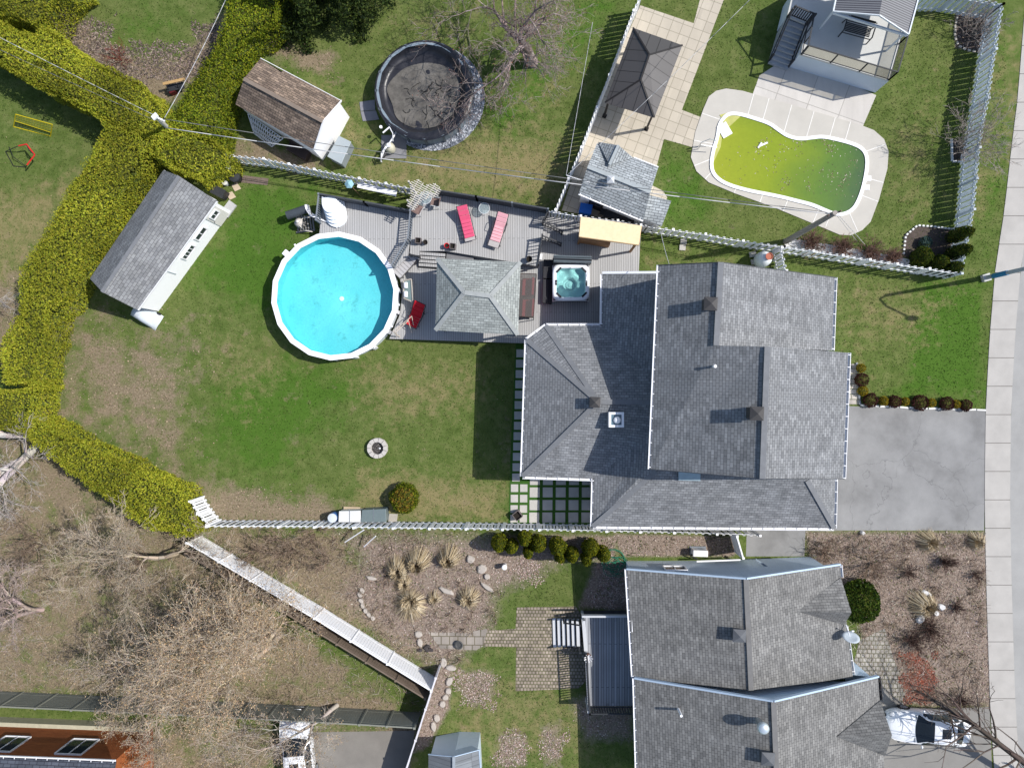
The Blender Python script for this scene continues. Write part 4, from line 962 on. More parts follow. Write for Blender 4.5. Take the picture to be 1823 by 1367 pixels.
MB().slab([P(747,449,zu-.36), P(793,452,zu-.36), P(790,483,zl+.012), P(744,479,zl+.012)], .03).build('tread_gap_shade', mat('stair_shadow_board', (.03,.03,.032), .9), DK)  # dark panel added under the treads, standing in for shade in their gaps
st = MB()
for k in range(4):
    z = zu-.17*(k+1)-.02; x = 966+k*8.2; st.slab([P(x,403+k*3.2,z), P(x+8,405.5+k*3.2,z), P(x+6,428+k*2,z), P(x-2,427+k*2,z)], .05)
st.build('stairs', dk, DK)
MB().prism([(p.x, p.y) for p in PL([(795,449),(843,455),(843,463),(794,461)], .9)], zl, .85).build('bench_box', mat('grey_box', (.17,.17,.18), .8), DK)

# shingle-roofed pavilion
GZ = thing('gazebo', 'square gazebo with hipped pale grey shingle roof on the wooden deck', 'gazebo', P(850,530,zl))
e = [T(778,460,3.0), T(927,467,3.0), T(922,596,3.0), T(775,588,3.0)]; ra, rb = T(827,521,4.0), T(873,527,4.0)
r = MB(); r.slab([e[0], e[1], rb, ra], .06).slab([e[1], e[2], rb], .06).slab([e[2], e[3], ra, rb], .06).slab([e[3], e[0], ra], .06); r.build('roof', shl, GZ)
caps([(e[0], ra), (e[3], ra), (e[1], rb), (e[2], rb), (ra, rb)], GZ, mat('cap_pale2', (.31,.325,.32), .9, .2, 3), .24)
gc = sum(e, Vector())/4
bm = MB()
for i in range(4):
    a, b = gc+(e[i]-gc)*.9, gc+(e[(i+1) % 4]-gc)*.9; bm.beam((a.x,a.y,2.83), (b.x,b.y,2.83), .1, .18)
bm.build('beams', mat('dark_timber', (.06,.05,.045), .8), GZ)
for p in e: q = gc+(p-gc)*.9; MB().box(q.x, q.y, zl+1.2, .13, .13, 2.4).build('post', MATS['dark_timber'], GZ)
# swing sofa with mesh canopy right of it
SF = thing('canopy_sofa', 'garden swing with red cushions under a brown mesh canopy, right of the shingled gazebo', 'garden swing', P(940,530,zl))
net, nt, b = newmat('mesh_canopy', .8); tr = nt.nodes.new('ShaderNodeBsdfTransparent'); ms = nt.nodes.new('ShaderNodeMixShader'); ms.inputs[0].default_value = .55
b.inputs['Base Color'].default_value = (.12,.11,.105,1); nt.links.new(tr.outputs[0], ms.inputs[1]); nt.links.new(b.outputs[0], ms.inputs[2]); nt.links.new(ms.outputs[0], nt.nodes['Material Output'].inputs[0])
q = PL([(927,487),(955,488),(950,565),(922,563)], 2.0); MB().slab(q, .01).build('canopy', net, SF)
m = MB()
for a, b_ in zip(q, q[1:]+q[:1]): m.tube(a, b_, .025)
for p in q: m.tube(p, (p.x, p.y, zl), .025)
m.build('frame', mat('bronze_frame', (.07,.055,.05), .5), SF)
redc = mat('red_cushion', (.42,.035,.05), .85, .1, 2)
c = (q[0]+q[2])/2; 
for sy in (-1, 1):
    MB().box(c.x+.0, c.y+sy*.62, zl+.45, .62, 1.0, .16, R(-3)).build('cushion', redc, SF, bevel=.04); MB().box(c.x+.32, c.y+sy*.62, zl+.75, .14, 1.0, .5, R(-3)).build('cushion', redc, SF, bevel=.04)
MB().box(c.x+.05, c.y, zl+.33, .75, 2.3, .06, R(-3)).build('bench', MATS['bronze_frame'], SF)

# loungers
pinkA = mat('pink_fabric', (.62,.085,.17), .85, .08, 2); pinkB = mat('pale_pink_fabric', (.72,.36,.40), .85, .08, 2); taupe = mat('taupe_sling', (.40,.37,.36), .8, .08)
redA = mat('red_fabric', (.52,.008,.02), .8, .1, 3); greyS = mat('grey_sling', (.42,.41,.42), .7, .06)
def lounger(label, fab, back=.42, arms=False, foot=None, group='sun loungers on the deck', w_=.60, L=1.95):
    t = thing('sun_lounger', label, 'sun lounger', (0,0,0), group); fr = MB(); hw = w_/2+.03; h = .34
    ba = .72; bx = -L/2+ba
    fr.beam((bx,-hw,h),(L/2,-hw,h),.035,.035).beam((bx,hw,h),(L/2,hw,h),.035,.035).beam((L/2,-hw,h),(L/2,hw,h),.035,.035).beam((bx-.4,-hw,h),(bx,-hw,h),.03,.03).beam((bx-.4,hw,h),(bx,hw,h),.03,.03)
    tp = (-L/2, 0, h+back)
    fr.beam((bx,-hw,h),(tp[0],-hw,tp[2]),.035,.035).beam((bx,hw,h),(tp[0],hw,tp[2]),.035,.035).beam((tp[0],-hw,tp[2]),(tp[0],hw,tp[2]),.035,.035)
    for x, y in ((bx-.2,-hw),(bx-.2,hw),(L/2-.25,-hw),(L/2-.25,hw)): fr.beam((x,y,h),(x+.06*(1 if x > 0 else -1),y*1.06,0),.035,.035,(0,1,0))
    if arms:
        for s in (-1, 1): fr.path([(bx-.35,s*hw,h),(bx-.2,s*(hw+.06),h+.24),(bx+.2,s*(hw+.06),h+.22),(bx+.32,s*hw,h)], .02)
    fr.build('frame', mat('lounger_frame', (.05,.045,.05), .5), t)
    cu = MB(); n = 5; th = .07; xe = L/2-.03-(foot or 0)
    for i in range(n):
        x0, x1 = bx+(xe-bx)*i/n, bx+(xe-bx)*(i+1)/n; cu.hexa([(x0+.005,-w_/2,h+.02),(x1-.005,-w_/2,h+.02),(x1-.005,w_/2,h+.02),(x0+.005,w_/2,h+.02)], [(x0+.005,-w_/2+.01,h+.02+th),(x1-.005,-w_/2+.01,h+.02+th),(x1-.005,w_/2-.01,h+.02+th),(x0+.005,w_/2-.01,h+.02+th)])
    cu.build('seat_cushion', fab, t, bevel=.025)
    bk = MB(); d = Vector((tp[0]-bx, 0, back)); nn = Vector((back, 0, ba)).normalized()
    for i in range(3):
        a = Vector((bx,0,h+.02))+d*(i/3+.01); b_ = Vector((bx,0,h+.02))+d*((i+1)/3-.01)
        k = [a-Vector((0,w_/2,0)), a+Vector((0,w_/2,0)), b_+Vector((0,w_/2,0)), b_-Vector((0,w_/2,0))]; bk.hexa(k, [p+nn*th for p in k])
    bk.build('backrest', fab, t, bevel=.025)
    if foot: MB().slab([(xe,-w_/2,h+.03),(L/2,-w_/2,h+.03),(L/2,w_/2,h+.03),(xe,w_/2,h+.03)], .02).build('sling', taupe, t)
    return t
def aim(o, hd, ft, z):
    a, b = P(*hd, z+.35), P(*ft, z+.35); c = (a+b)/2; place(o, (c.x, c.y, z), math.atan2(b.y-a.y, b.x-a.x))
aim(lounger('hot pink sun lounger with raised backrest on the upper deck', pinkA, .5, foot=.14), (823,368), (838,430), zu)
aim(lounger('pale pink sun lounger with a worn grey foot end, right of the small glass table', pinkB, .35, arms=True, foot=.3), (897,380), (877,441), zu)
aim(lounger('bright red sun lounger on the lower deck beside the round pool', redA, .55, arms=True, L=1.5, w_=.66), (749,544), (733,578), zl)
lg = lounger('grey sling folding lounger standing by the diagonal railing at the pool', greyS, .3, arms=True, L=1.75, w_=.6); aim(lg, (738,455), (708,487), zl)

glass, nt, b = newmat('table_glass', .05, 0, .6); tr = nt.nodes.new('ShaderNodeBsdfTransparent'); tr.inputs[0].default_value = (.8,.87,.88,1); ms = nt.nodes.new('ShaderNodeMixShader'); ms.inputs[0].default_value = .28
b.inputs['Base Color'].default_value = (.5,.56,.58,1); nt.links.new(tr.outputs[0], ms.inputs[1]); nt.links.new(b.outputs[0], ms.inputs[2]); nt.links.new(ms.outputs[0], nt.nodes['Material Output'].inputs[0])
def rtable(label, px, py, r_, h, z):
    p = P(px, py, z+h); t = thing('glass_table', label, 'table', (p.x, p.y, z), 'round glass tables on the upper deck')
    m = MB(); n = 24; o_ = [Vector((p.x+r_*math.cos(2*math.pi*i/n), p.y+r_*math.sin(2*math.pi*i/n), z+h)) for i in range(n)]
    for a, b_ in zip(o_, o_[1:]+o_[:1]): m.tube(a, b_, .016, n=5)
    m.beam((p.x-r_, p.y, z+h-.02), (p.x+r_, p.y, z+h-.02), .02, .02).beam((p.x, p.y-r_, z+h-.02), (p.x, p.y+r_, z+h-.02), .02, .02)
    m.build('ring', mat('pale_metal', (.6,.62,.64), .4, .05), t)
    MB().prism([(q.x, q.y) for q in o_], z+h-.01, z+h+.004).build('table_top', glass, t)
    for i in range(3): a = i*2.094+.4; MB().tube((p.x+r_*.5*math.cos(a), p.y+r_*.5*math.sin(a), z+h-.02), (p.x+r_*.95*math.cos(a), p.y+r_*.95*math.sin(a), z), .014).build('leg', MATS['pale_metal'], t)
rtable('small round glass table between the two pink loungers', 862, 371, .31, .55, zu)
rtable('round glass bistro table under the white lattice canopy', 757, 352, .36, .7, zu)
bz = mat('brown_sling', (.20,.135,.12), .8, .1)
def chair(label, px, py, deg):
    t = thing('bistro_chair', label, 'chair', (0,0,0), 'brown sling chairs under the lattice')
    MB().box(0,0,.43,.46,.46,.03).build('seat', bz, t); MB().beam((-.23,0,.45),(-.36,0,.95),.46,.03,(1,0,0)).build('backrest', bz, t)
    for x in (-.22, .22):
        for y in (-.24, .24): MB().tube((x,y,.44),(x*1.2,y*1.1,0),.014).build('leg', MATS['pale_metal'], t)
    m = MB()
    for y in (-.26, .26): m.path([(-.28,y,.6),(.15,y,.66),(.24,y,.44)], .014)
    m.build('arms', MATS['pale_metal'], t); p = P(px, py, zu+.45); place(t, (p.x, p.y, zu), R(deg))
chair('brown sling chair on the lower left side of the glass bistro table', 745, 372, 60)
chair('brown sling chair right of the glass bistro table, by the dark screen', 774, 360, 170)
def pot(label, px, py, z, r_, h, m_, square=False, rz=0, group='plant pots on the deck'):
    p = P(px, py, z+h); t = thing('plant_pot', label, 'plant pot', (p.x, p.y, z), group)
    if square:
        q = r_; mb = MB()
        for dx, dy, sx, sy in ((-q,0,.035,2*q),(q,0,.035,2*q),(0,-q,2*q-.035,.035),(0,q,2*q-.035,.035)):
            c_, s_ = math.cos(rz), math.sin(rz); mb.box(p.x+dx*c_-dy*s_, p.y+dx*s_+dy*c_, z+h/2, sx, sy, h, rz)
        mb.build('body', m_, t); MB().box(p.x, p.y, z+h*.35, 2*q-.04, 2*q-.04, h*.7-.02, rz).build('soil', mat('potting_soil', (.02,.016,.013), .95, .3, 8), t)
    else:
        MB().lathe([(r_*.7,0),(r_,h),(r_*.86,h),(r_*.8,h*.75)], (p.x, p.y, z), 20).build('body', m_, t, smooth=True)
        MB().lathe([(r_*.8,h*.7),(r_*.8,h*.76)], (p.x, p.y, z), 20).build('soil', mat('potting_soil', (.02,.016,.013), .95, .3, 8), t)
    return t
dpot = mat('dark_pot', (.02,.018,.02), .4, .1)
pot('square black planter with pale rim, left of the round pot at the railing corner', 744, 428, zu, .15, .4, mat('taupe_pot', (.13,.11,.11), .5), True, R(-6))
pot('round black pot next to the square planter at the railing corner', 757, 431, zu, .14, .3, dpot)
pot('square black planter beside the bright red pot at the top of the stairs', 805.5, 438, zu, .15, .4, MATS['taupe_pot'], True, R(-6))
pot('bright red round pot at the top of the deck stairs', 795, 437, zu, .15, .34, mat('red_pot', (.62,.01,.02), .35, .05))
pot('round black pot by the railing at the right end of the upper deck', 942, 461, zu, .18, .4, dpot)
pot('square dark planter turned on the pale slabs beside the lower fence', 921, 918, 0, .22, .5, MATS['taupe_pot'], True, R(38), group=None)
# bench-like table with rolled towels, hose ladder
tb_ = thing('side_table', 'taupe framed glass tray table with rolled white towels, beside the pool', 'table', P(726,518,zl))
q = PL([(718,500),(732,497),(735,538),(719,531)], zl+.6); m = MB()
for a, b_ in zip(q, q[1:]+q[:1]): m.tube(a, b_, .045)
m.build('frame', mat('taupe_frame', (.36,.33,.29), .6), tb_)
for p in q: MB().tube(p, (p.x, p.y, zl), .02).build('leg', MATS['taupe_frame'], tb_)
MB().slab([p-Vector((0,0,.02)) for p in q], .015).build('table_top', mat('teal_glass', (.16,.22,.22), .2, .1), tb_)
for i, y in enumerate((508, 524)):
    a, b_ = P(722,y-5,zl+.7), P(722.5,y+5,zl+.7); tw = MB().tube(a, b_, .12, .12, 14).build('rolled_towel', white, smooth=False); tag(tw, ('upper' if i == 0 else 'lower')+' rolled white towel on the framed glass table by the pool', 'towel', 'rolled towels')
ld = MB(); a = P(700,590,zl+.9); b_ = P(733,563,zl+.8); c = P(738,588,zl+.2); d_ = P(712,600,zl)
tan_ = mat('tan_tube', (.55,.46,.38), .4)
ld.path([d_, a, b_, c], .022).path([P(706,600,zl), P(704,592,zl+1), P(727,571,zl+.9), P(733,592,zl+.2)], .022)
for t in (.3, .6, .85): ld.tube(a.lerp(b_, t), P(704,592,zl+1).lerp(P(727,571,zl+.9), t), .02)
tag(ld.build('pool_ladder', tan_), 'tan tubular pool ladder lying next to the red lounger', 'ladder')

# moulded white pool steps
WS = thing('pool_steps', 'white moulded plastic pool steps with curved treads standing on the left deck', 'pool steps', P(595,375,zu))
c0 = P(600,382,zu)
for k in range(5):
    r_ = 1.0-.10*k; cy_ = c0.y-.05+.17*k; cx_ = c0.x-.05*k
    pts = [(cx_-.62+.04*k, cy_+.9-.17*k), (cx_-.62+.04*k, cy_-.1)]+[(cx_+(.62-.04*k)*math.cos(a), cy_-.1+.62*math.sin(a)) for a in [math.pi+i*math.pi/12 for i in range(1, 13)]]+[(cx_+.42-.03*k, cy_+.9-.17*k)]
    MB().prism(pts, zu+.17*k+.002*k, zu+.17*(k+1)).build('step', mat('moulded_white', (.84,.87,.90), .3, .02, bmp=0), WS, bevel=.03)
MB().path([(c0.x-.5,c0.y+.8,zu+.2),(c0.x-.5,c0.y+.8,zu+1.0),(c0.x+.25,c0.y+.8,zu+1.0),(c0.x+.25,c0.y+.8,zu+.3)], .02).build('handle', dark, WS)
# white A-frame ladder
AL = MB(); a0, a1 = P(553,384,1.3), P(606,404,1.25); b0, b1 = P(556,381,.9), P(600,405,1.3)
AL.beam(a0, a1, .08, .08).beam(b0, b1, .08, .08)
for i in range(5): t = .12+i*.19; AL.beam(a0.lerp(a1, t), b0.lerp(b1, t)+Vector((0,-.04,0)), .05, .04)
AL.beam(P(545,372,.9), P(553,384,1.3), .05, .3).beam(P(548,366,.5), P(553,384,1.25), .12, .1)
tag(AL.build('pool_ladder', white), 'white A-frame pool ladder leaning across the corner of the left deck', 'ladder')
# pump corner left of the deck
PU = thing('pool_pump', 'beige pool filter with hoses on a pallet, left of the deck', 'pool filter', P(535,398))
c = P(530,395,.8); MB().lathe([(.2,.1),(.27,.25),(.27,.6),(.17,.78),(.06,.82)], (c.x,c.y,0), 20).build('tank', mat('pale_tank', (.50,.47,.43), .45), PU, smooth=True)
MB().lathe([(.09,.82),(.1,.9),(.03,.93)], (c.x,c.y,0), 10).path([(c.x+.1,c.y,.8),(c.x+.3,c.y+.25,.7),(c.x+.7,c.y+.3,.6)], .03).path([(c.x-.02,c.y-.1,.75),(c.x+.3,c.y-.45,.5),(c.x+.75,c.y-.5,.35)], .03).build('hoses', mat('pale_hose', (.6,.57,.52), .5), PU, smooth=True)
m = MB(); c = P(545,400,0)
for i in range(7): m.box(c.x-.5+i*.16, c.y+.05, .1, .09, .95, .03, R(8))
for j in (-.4, .45): m.box(c.x, c.y+j, .05, 1.15, .09, .08, R(8))
tag(m.build('pallet', mat('pallet_grey', (.26,.25,.24), .9, .15)), 'grey wooden pallet under the pool pump beside the left deck', 'pallet')
RG = thing('rolled_cover', 'dark cylindrical solar cover roll with white end, upper left of the round pool', 'cover roll', P(533,380))
a, b_ = P(511,384,.85), P(546,372,.85); MB().tube(a, b_, .25, .25, 18).build('roll', mat('roll_dark', (.055,.065,.075), .4, .2, 3), RG, smooth=False)
MB().tube(b_, b_.lerp(a, -.14), .27, .2, 16).build('end_cap', white, RG)
for p in (a, b_): MB().tube((p.x, p.y, .7), (p.x, p.y, 0), .04).build('leg', rail_m, RG)

# white lattice canopy in the corner of the upper deck
LC = thing('lattice_canopy', 'white slatted corner canopy above the bistro table at the edge of the upper deck', 'canopy', P(755,360,zu))
poly = [(731,326),(745,321),(757,331),(775,328),(785,337),(778,350),(762,353),(750,358),(742,368),(737,374),(726,367),(733,350)]
zc = 3.2; W = [P(a, b_, zc) for a, b_ in poly]
def clipl(p, d):
    ts = []
    for a, b_ in zip(W, W[1:]+W[:1]):
        e_ = b_-a; den = d.x*e_.y-d.y*e_.x
        if abs(den) < 1e-9: continue
        t = ((a.x-p.x)*e_.y-(a.y-p.y)*e_.x)/den; s = ((a.x-p.x)*d.y-(a.y-p.y)*d.x)/den
        if 0 <= s <= 1: ts.append(t)
    ts.sort(); return list(zip(ts[::2], ts[1::2]))
cw = sum(W, Vector())/len(W)
for nm, deg, dz, sp_ in (('slats', -28, .05, .115), ('rafters', 58, 0, .30)):
    d = Vector((math.cos(R(deg)), math.sin(R(deg)), 0)); o = Vector((-d.y, d.x, 0)); m = MB()
    for k in range(-16, 17):
        for t0, t1 in clipl(cw+o*k*sp_, d):
            if t1-t0 > .1: m.beam(cw+o*k*sp_+d*(t0-.05)+Vector((0,0,dz)), cw+o*k*sp_+d*(t1+.05)+Vector((0,0,dz)), .04, .045)
    m.build(nm, mat('off_white_wood', (.55,.51,.45), .7), LC)
for a in ((736,372), (781,350), (738,340)): p = P(*a, zu); MB().box(p.x, p.y, (zc+zu)/2, .09, .09, zc-zu).build('post', MATS['off_white_wood'], LC)

# hot tub
HT = thing('hot_tub', 'square white hot tub with clear water and moulded seats on the deck', 'hot tub', P(1017,503,zl))
c = P(1016.5,503,1.25); s2 = 1.06; rz = R(1); zt = 1.25

m = MB()
for dx, dy, sx, sy in ((0,1,2*s2-.1,.06),(0,-1,2*s2-.1,.06),(1,0,.06,2*s2-.16),(-1,0,.06,2*s2-.16)): m.box(c.x+dx*(s2-.08), c.y+dy*(s2-.08), (zl+zt)/2-.04, sx, sy, zt-zl-.08)
m.build('cabinet', mat('tub_cabinet', (.05,.045,.05), .6), HT)
vs_, fs, n_ = [], [], 60
def tubz(x, y):
    q = (abs(x)**5+abs(y)**5)**.2
    if q > .80: return -.05*max(0, (q-.93)/.07)**2
    z = -.42*min(1, (.80-q)/.05)
    rr = math.hypot(x+.03, y+.05); oc = max(abs(x+.03), abs(y+.05), (abs(x+.03)+abs(y+.05))*.72)
    if oc < .36: z = -.42-.40*min(1, (.36-oc)/.04)
    else:
        z += .09*math.cos(4*math.atan2(y, x)+.4)+.07*math.cos(x*9)*math.cos(y*9)
    if rr < .22: z += .10
    if rr < .10: z += .06
    return z
for j in range(n_+1):
    for i in range(n_+1):
        x, y = 2*i/n_-1, 2*j/n_-1; vs_.append((c.x+x*s2, c.y+y*s2, zt+tubz(x, y)))
for j in range(n_):
    for i in range(n_): fs.append((j*(n_+1)+i, j*(n_+1)+i+1, (j+1)*(n_+1)+i+1, (j+1)*(n_+1)+i))
MB().add(vs_, fs).build('shell', mat('tub_white', (.72,.74,.78), .3, .03, bmp=0), HT, smooth=True)
m = MB()
for x, y, deg in ((-.66,.68,45),(.7,.68,-45),(-.66,-.68,-45),(.72,-.66,45),(.84,-.05,90),(-.8,.0,90)):
    MB().box(c.x+x*s2, c.y+y*s2, zt+.01, .38 if abs(y) > .3 else .3, .11, .06, R(deg)).build('head_cushion', mat('tub_pillow', (.02,.022,.026), .5), HT, bevel=.02)
hw_, nt, b = newmat('tub_water', .04); tr = nt.nodes.new('ShaderNodeBsdfTransparent'); tr.inputs[0].default_value = (.74,.90,.88,1); gl = nt.nodes.new('ShaderNodeBsdfGlossy'); gl.inputs[1].default_value = .05
ms = nt.nodes.new('ShaderNodeMixShader'); ms.inputs[0].default_value = .04; nt.links.new(tr.outputs[0], ms.inputs[1]); nt.links.new(gl.outputs[0], ms.inputs[2]); nt.links.new(ms.outputs[0], nt.nodes['Material Output'].inputs[0])
MB().prism([(c.x+x*s2, c.y+y*s2) for x, y in [((1 if math.cos(a) >= 0 else -1)*abs(math.cos(a))**.4*.79, (1 if math.sin(a) >= 0 else -1)*abs(math.sin(a))**.4*.79) for a in [2*math.pi*i/40 for i in range(40)]]], zt-.16, zt-.14).build('water', hw_, HT)
CV = thing('hot_tub_cover', 'folded dark grey hot tub cover standing on its lifter behind the tub', 'cover', P(1019,462,zl))
m = MB(); 
for i, dy in enumerate((0, .14, .28)):
    a, b_ = P(985,463,1.2)+Vector((0,dy-.12,0)), P(1052,465,1.2)+Vector((0,dy-.12,0)); m.beam(a, b_, .12, .95+.04*(i == 1))
m.build('panels', mat('cover_grey', (.085,.105,.12), .5, .12), CV, bevel=.03)
MB().path([P(984,468,1.2), P(985,460,1.7), P(1053,463,1.7), P(1052,470,1.2)], .025).build('lifter', dark, CV)
m = MB()
q = PL([(968,462),(985,463),(984,496),(967,495)], .8); m.prism([(p.x, p.y) for p in q], zl, .8)
q = PL([(967,497),(983,498),(982,541),(966,539)], .75); m2 = MB().prism([(p.x, p.y) for p in q], zl, .75)
bs = brick('black_steps', (.045,.045,.05), (.04,.04,.045), (.015,.015,.017), 5, .12, .01, rot=R(90))
tag(m.build('tub_step', bs), 'dark wooden step box beside the upper half of the hot tub', 'step', 'dark step boxes by the hot tub'); tag(m2.build('tub_step', bs), 'dark wooden step box beside the lower half of the hot tub', 'step', 'dark step boxes by the hot tub')
tag(MB().slab(PL([(960,452),(966,452),(965,462),(959,462)], .5), .05).build('white_mat', white), 'small white board lying between the deck railing and the step box', 'board')

# bar shelter with plywood roof
BR = thing('bar_shelter', 'outdoor bar with a pale plywood roof against the white fence on the deck', 'bar', P(1085,425,zl))
osb = mat('plywood', (.72,.57,.36), .8, .10, 5, fine=22); cedar = mat('cedar', (.36,.19,.09), .75, .15)
q = [T(1034,386,2.75), T(1142,402,2.75), T(1137,436,3.0), T(1031,421,3.0)]; MB().slab(q, .05).build('roof', osb, BR)
MB().beam(q[3]-Vector((0,0,.1)), q[2]-Vector((0,0,.1)), .05, .14).beam(q[2]-Vector((0,0,.1)), q[1]-Vector((0,0,.1)), .05, .14).beam(q[3]-Vector((0,0,.1)), q[0]-Vector((0,0,.1)), .05, .14).build('fascia', mat('pine', (.62,.42,.22), .8), BR)
for k in q: p = Vector((k.x+(.1 if k.x < q[1].x-1 else -.12), k.y+(-.1 if k.y > q[3].y+.2 else .1), 0)); MB().box(p.x, p.y, zl+1.15, .11, .11, 2.25, R(-8)).build('post', cedar, BR)
q = PL([(1034,407),(1090,418),(1086,436),(1031,427)], 1.3); MB().prism([(p.x, p.y) for p in q], zl, 1.28).build('counter', cedar, BR)
pc_ = [(1037,409),(1088,419),(1084,428),(1062,421),(1052,424),(1038,419)]; MB().slab(PL(pc_, 1.36), .05).build('bar_top', mat('bar_top_dark', (.025,.02,.02), .3), BR)
# ------------------------------------------------------------------ black gazebo on the patio
BG = thing('gazebo', 'dark metal hardtop gazebo on the beige patio', 'gazebo', P(1140,140))
bmr = brick('charcoal_metal_roof', (.075,.07,.07), (.068,.063,.063), (.02,.018,.018), .62, 30, .02, off=0, var=.06, big=.05, rough=.45, spec=.4)
e = [T(1127,50,2.5), T(1215,81,2.5), T(1165,210,2.5), T(1077,183,2.5)]; ra, rb = T(1156,98,3.3), T(1141,142,3.3)
MB().slab([e[0], e[1], ra], .04).slab([e[1], e[2], rb, ra], .04).slab([e[2], e[3], rb], .04).slab([e[3], e[0], ra, rb], .04).build('roof', bmr, BG)
caps([(e[0], ra), (e[1], ra), (e[2], rb), (e[3], rb), (ra, rb)], BG, mat('gazebo_black', (.02,.018,.018), .5), .09)
gc = sum(e, Vector())/4
for p in e: q = gc+(p-gc)*.9; MB().box(q.x, q.y, 1.22, .12, .12, 2.44, R(-22)).box(q.x, q.y, .03, .24, .24, .05, R(-22)).build('post', MATS['gazebo_black'], BG)
bm = MB()
for i in range(4): bm.beam((gc+(e[i]-gc)*.9)-Vector((0,0,.12)), (gc+(e[(i+1) % 4]-gc)*.9)-Vector((0,0,.12)), .07, .14)
bm.build('beams', MATS['gazebo_black'], BG)

# ------------------------------------------------------------------ raised terrace, top right
TR = thing('raised_terrace', 'raised concrete terrace with glass railings and stairs, above the green pool', 'terrace', P(1500,80))
zt = 1.8
cf = mat('terrace_concrete', (.50,.50,.48), .8, .12, .9, fine=30)
fl = [(1424,97),(1583,144),(1628,-15),(1455,-40),(1412,-15),(1401,30),(1435,44)]
MB().slab(PL(fl, zt), .12).build('floor', cf, TR)
pw = PL(fl, zt-.1); wl = MB()
ax_ = (pw[1]-pw[0]).normalized(); 
for a, b_ in zip(pw, pw[1:]+pw[:1]):
    wl.face([(a.x,a.y,0),(b_.x,b_.y,0),(b_.x,b_.y,a.z),(a.x,a.y,a.z)])
wl.build('wall', mat('blue_grey_stucco', (.55,.62,.70), .8, .06, 1), TR)
glr, nt, b = newmat('railing_glass', .03, 0, .5); tr = nt.nodes.new('ShaderNodeBsdfTransparent'); tr.inputs[0].default_value = (.55,.53,.46,1); ms = nt.nodes.new('ShaderNodeMixShader'); ms.inputs[0].default_value = .12
nt.links.new(tr.outputs[0], ms.inputs[1]); nt.links.new(b.outputs[0], ms.inputs[2]); nt.links.new(ms.outputs[0], nt.nodes['Material Output'].inputs[0])
def glassrail(pts, k=3, h=1.05, skip=None):
    m, g = MB(), MB(); u = Vector((0,0,1))
    for a, b_ in zip(pts, pts[1:]):
        m.beam(a+u*h, b_+u*h, .06, .05); m.beam(a+u*.1, b_+u*.1, .04, .04); n = k
        for i in range(n+1): p = a.lerp(b_, i/n); m.box(p.x, p.y, p.z+h/2, .06, .06, h)
        g.face([a+u*.15, b_+u*.15, b_+u*(h-.05), a+u*(h-.05)])
    m.build('railing', rail_k, TR); g.build('glass_panels', glr, TR)
glassrail([P(1427,97,zt), P(1582,143,zt)], 3); glassrail([P(1582,143,zt), P(1600,79,zt)], 1); glassrail([P(1600,79,zt), P(1624,-15,zt)], 2)
railing([P(1437,44,zt), P(1427,97,zt)], parent=TR, m=rail_k, h=1.0, gap=.5)
railing([P(1405,28,zt), P(1440,42,zt)], parent=TR, m=rail_k, h=1.0, gap=.13)
railing([P(1401,32,zt), P(1368,110,.05)], parent=TR, m=rail_k, h=.95, gap=1.2, bal=.02)
railing([P(1434,44,zt), P(1403,120,.05)], parent=TR, m=rail_k, h=.95, gap=1.2, bal=.02)
stp = MB(); n = 9
A0, B0, A1, B1 = P(1402,32,zt), P(1434,43,zt), P(1368,112,.1), P(1402,124,.1)
for k in range(n):
    z = zt*(1-(k+1)/(n+1)); t0, t1 = k/n, (k+1)/n; q = [A0.lerp(A1, t0), B0.lerp(B1, t0), B0.lerp(B1, t1+.02), A0.lerp(A1, t1+.02)]
    stp.prism([(p.x, p.y) for p in q], 0, z)
stp.build('stairs', mat('stair_concrete', (.34,.36,.38), .8, .15, 2), TR)
PG2 = thing('pergola', 'pergola with a ribbed grey metal gable roof on the raised terrace', 'pergola', P(1560,20,zt))
rbm = brick('ribbed_metal', (.17,.175,.19), (.16,.165,.18), (.05,.05,.06), 30, .12, .03, off=0, var=.05, big=.08, rough=.5, spec=.4, rot=0)
a0, a1, k0, k1, b0, b1 = T(1483,21,3.9), T(1500,-60,3.9), T(1565,28,4.5), T(1582,-60,4.5), T(1617,62,3.9), T(1650,-60,3.9)
rbm2 = brick('ribbed_metal_b', (.17,.175,.19), (.16,.165,.18), (.05,.05,.06), .12, 30, .03, off=0, var=.05, big=.08, rough=.5, spec=.4)
MB().slab([a0, k0, k1, a1], .04).slab([k0, b0, b1, k1], .04).build('roof', rbm2, PG2)
wf = mat('pergola_white', (.62,.66,.70), .5, .05)
MB().beam(a0-Vector((0,0,.12)), b0-Vector((0,0,.12)), .08, .16).beam(a0, k0, .05, .1).beam(k0, b0, .05, .1).beam(b0, b1, .07, .14).beam(a0, a1, .07, .14).build('beams', wf, PG2)
for p in (a0, b0): MB().tube((p.x+(.1 if p is a0 else -.15), p.y+.1, zt), (p.x+(.1 if p is a0 else -.15), p.y+.1, 3.8), .06, .06, 6).build('post', wf, PG2)
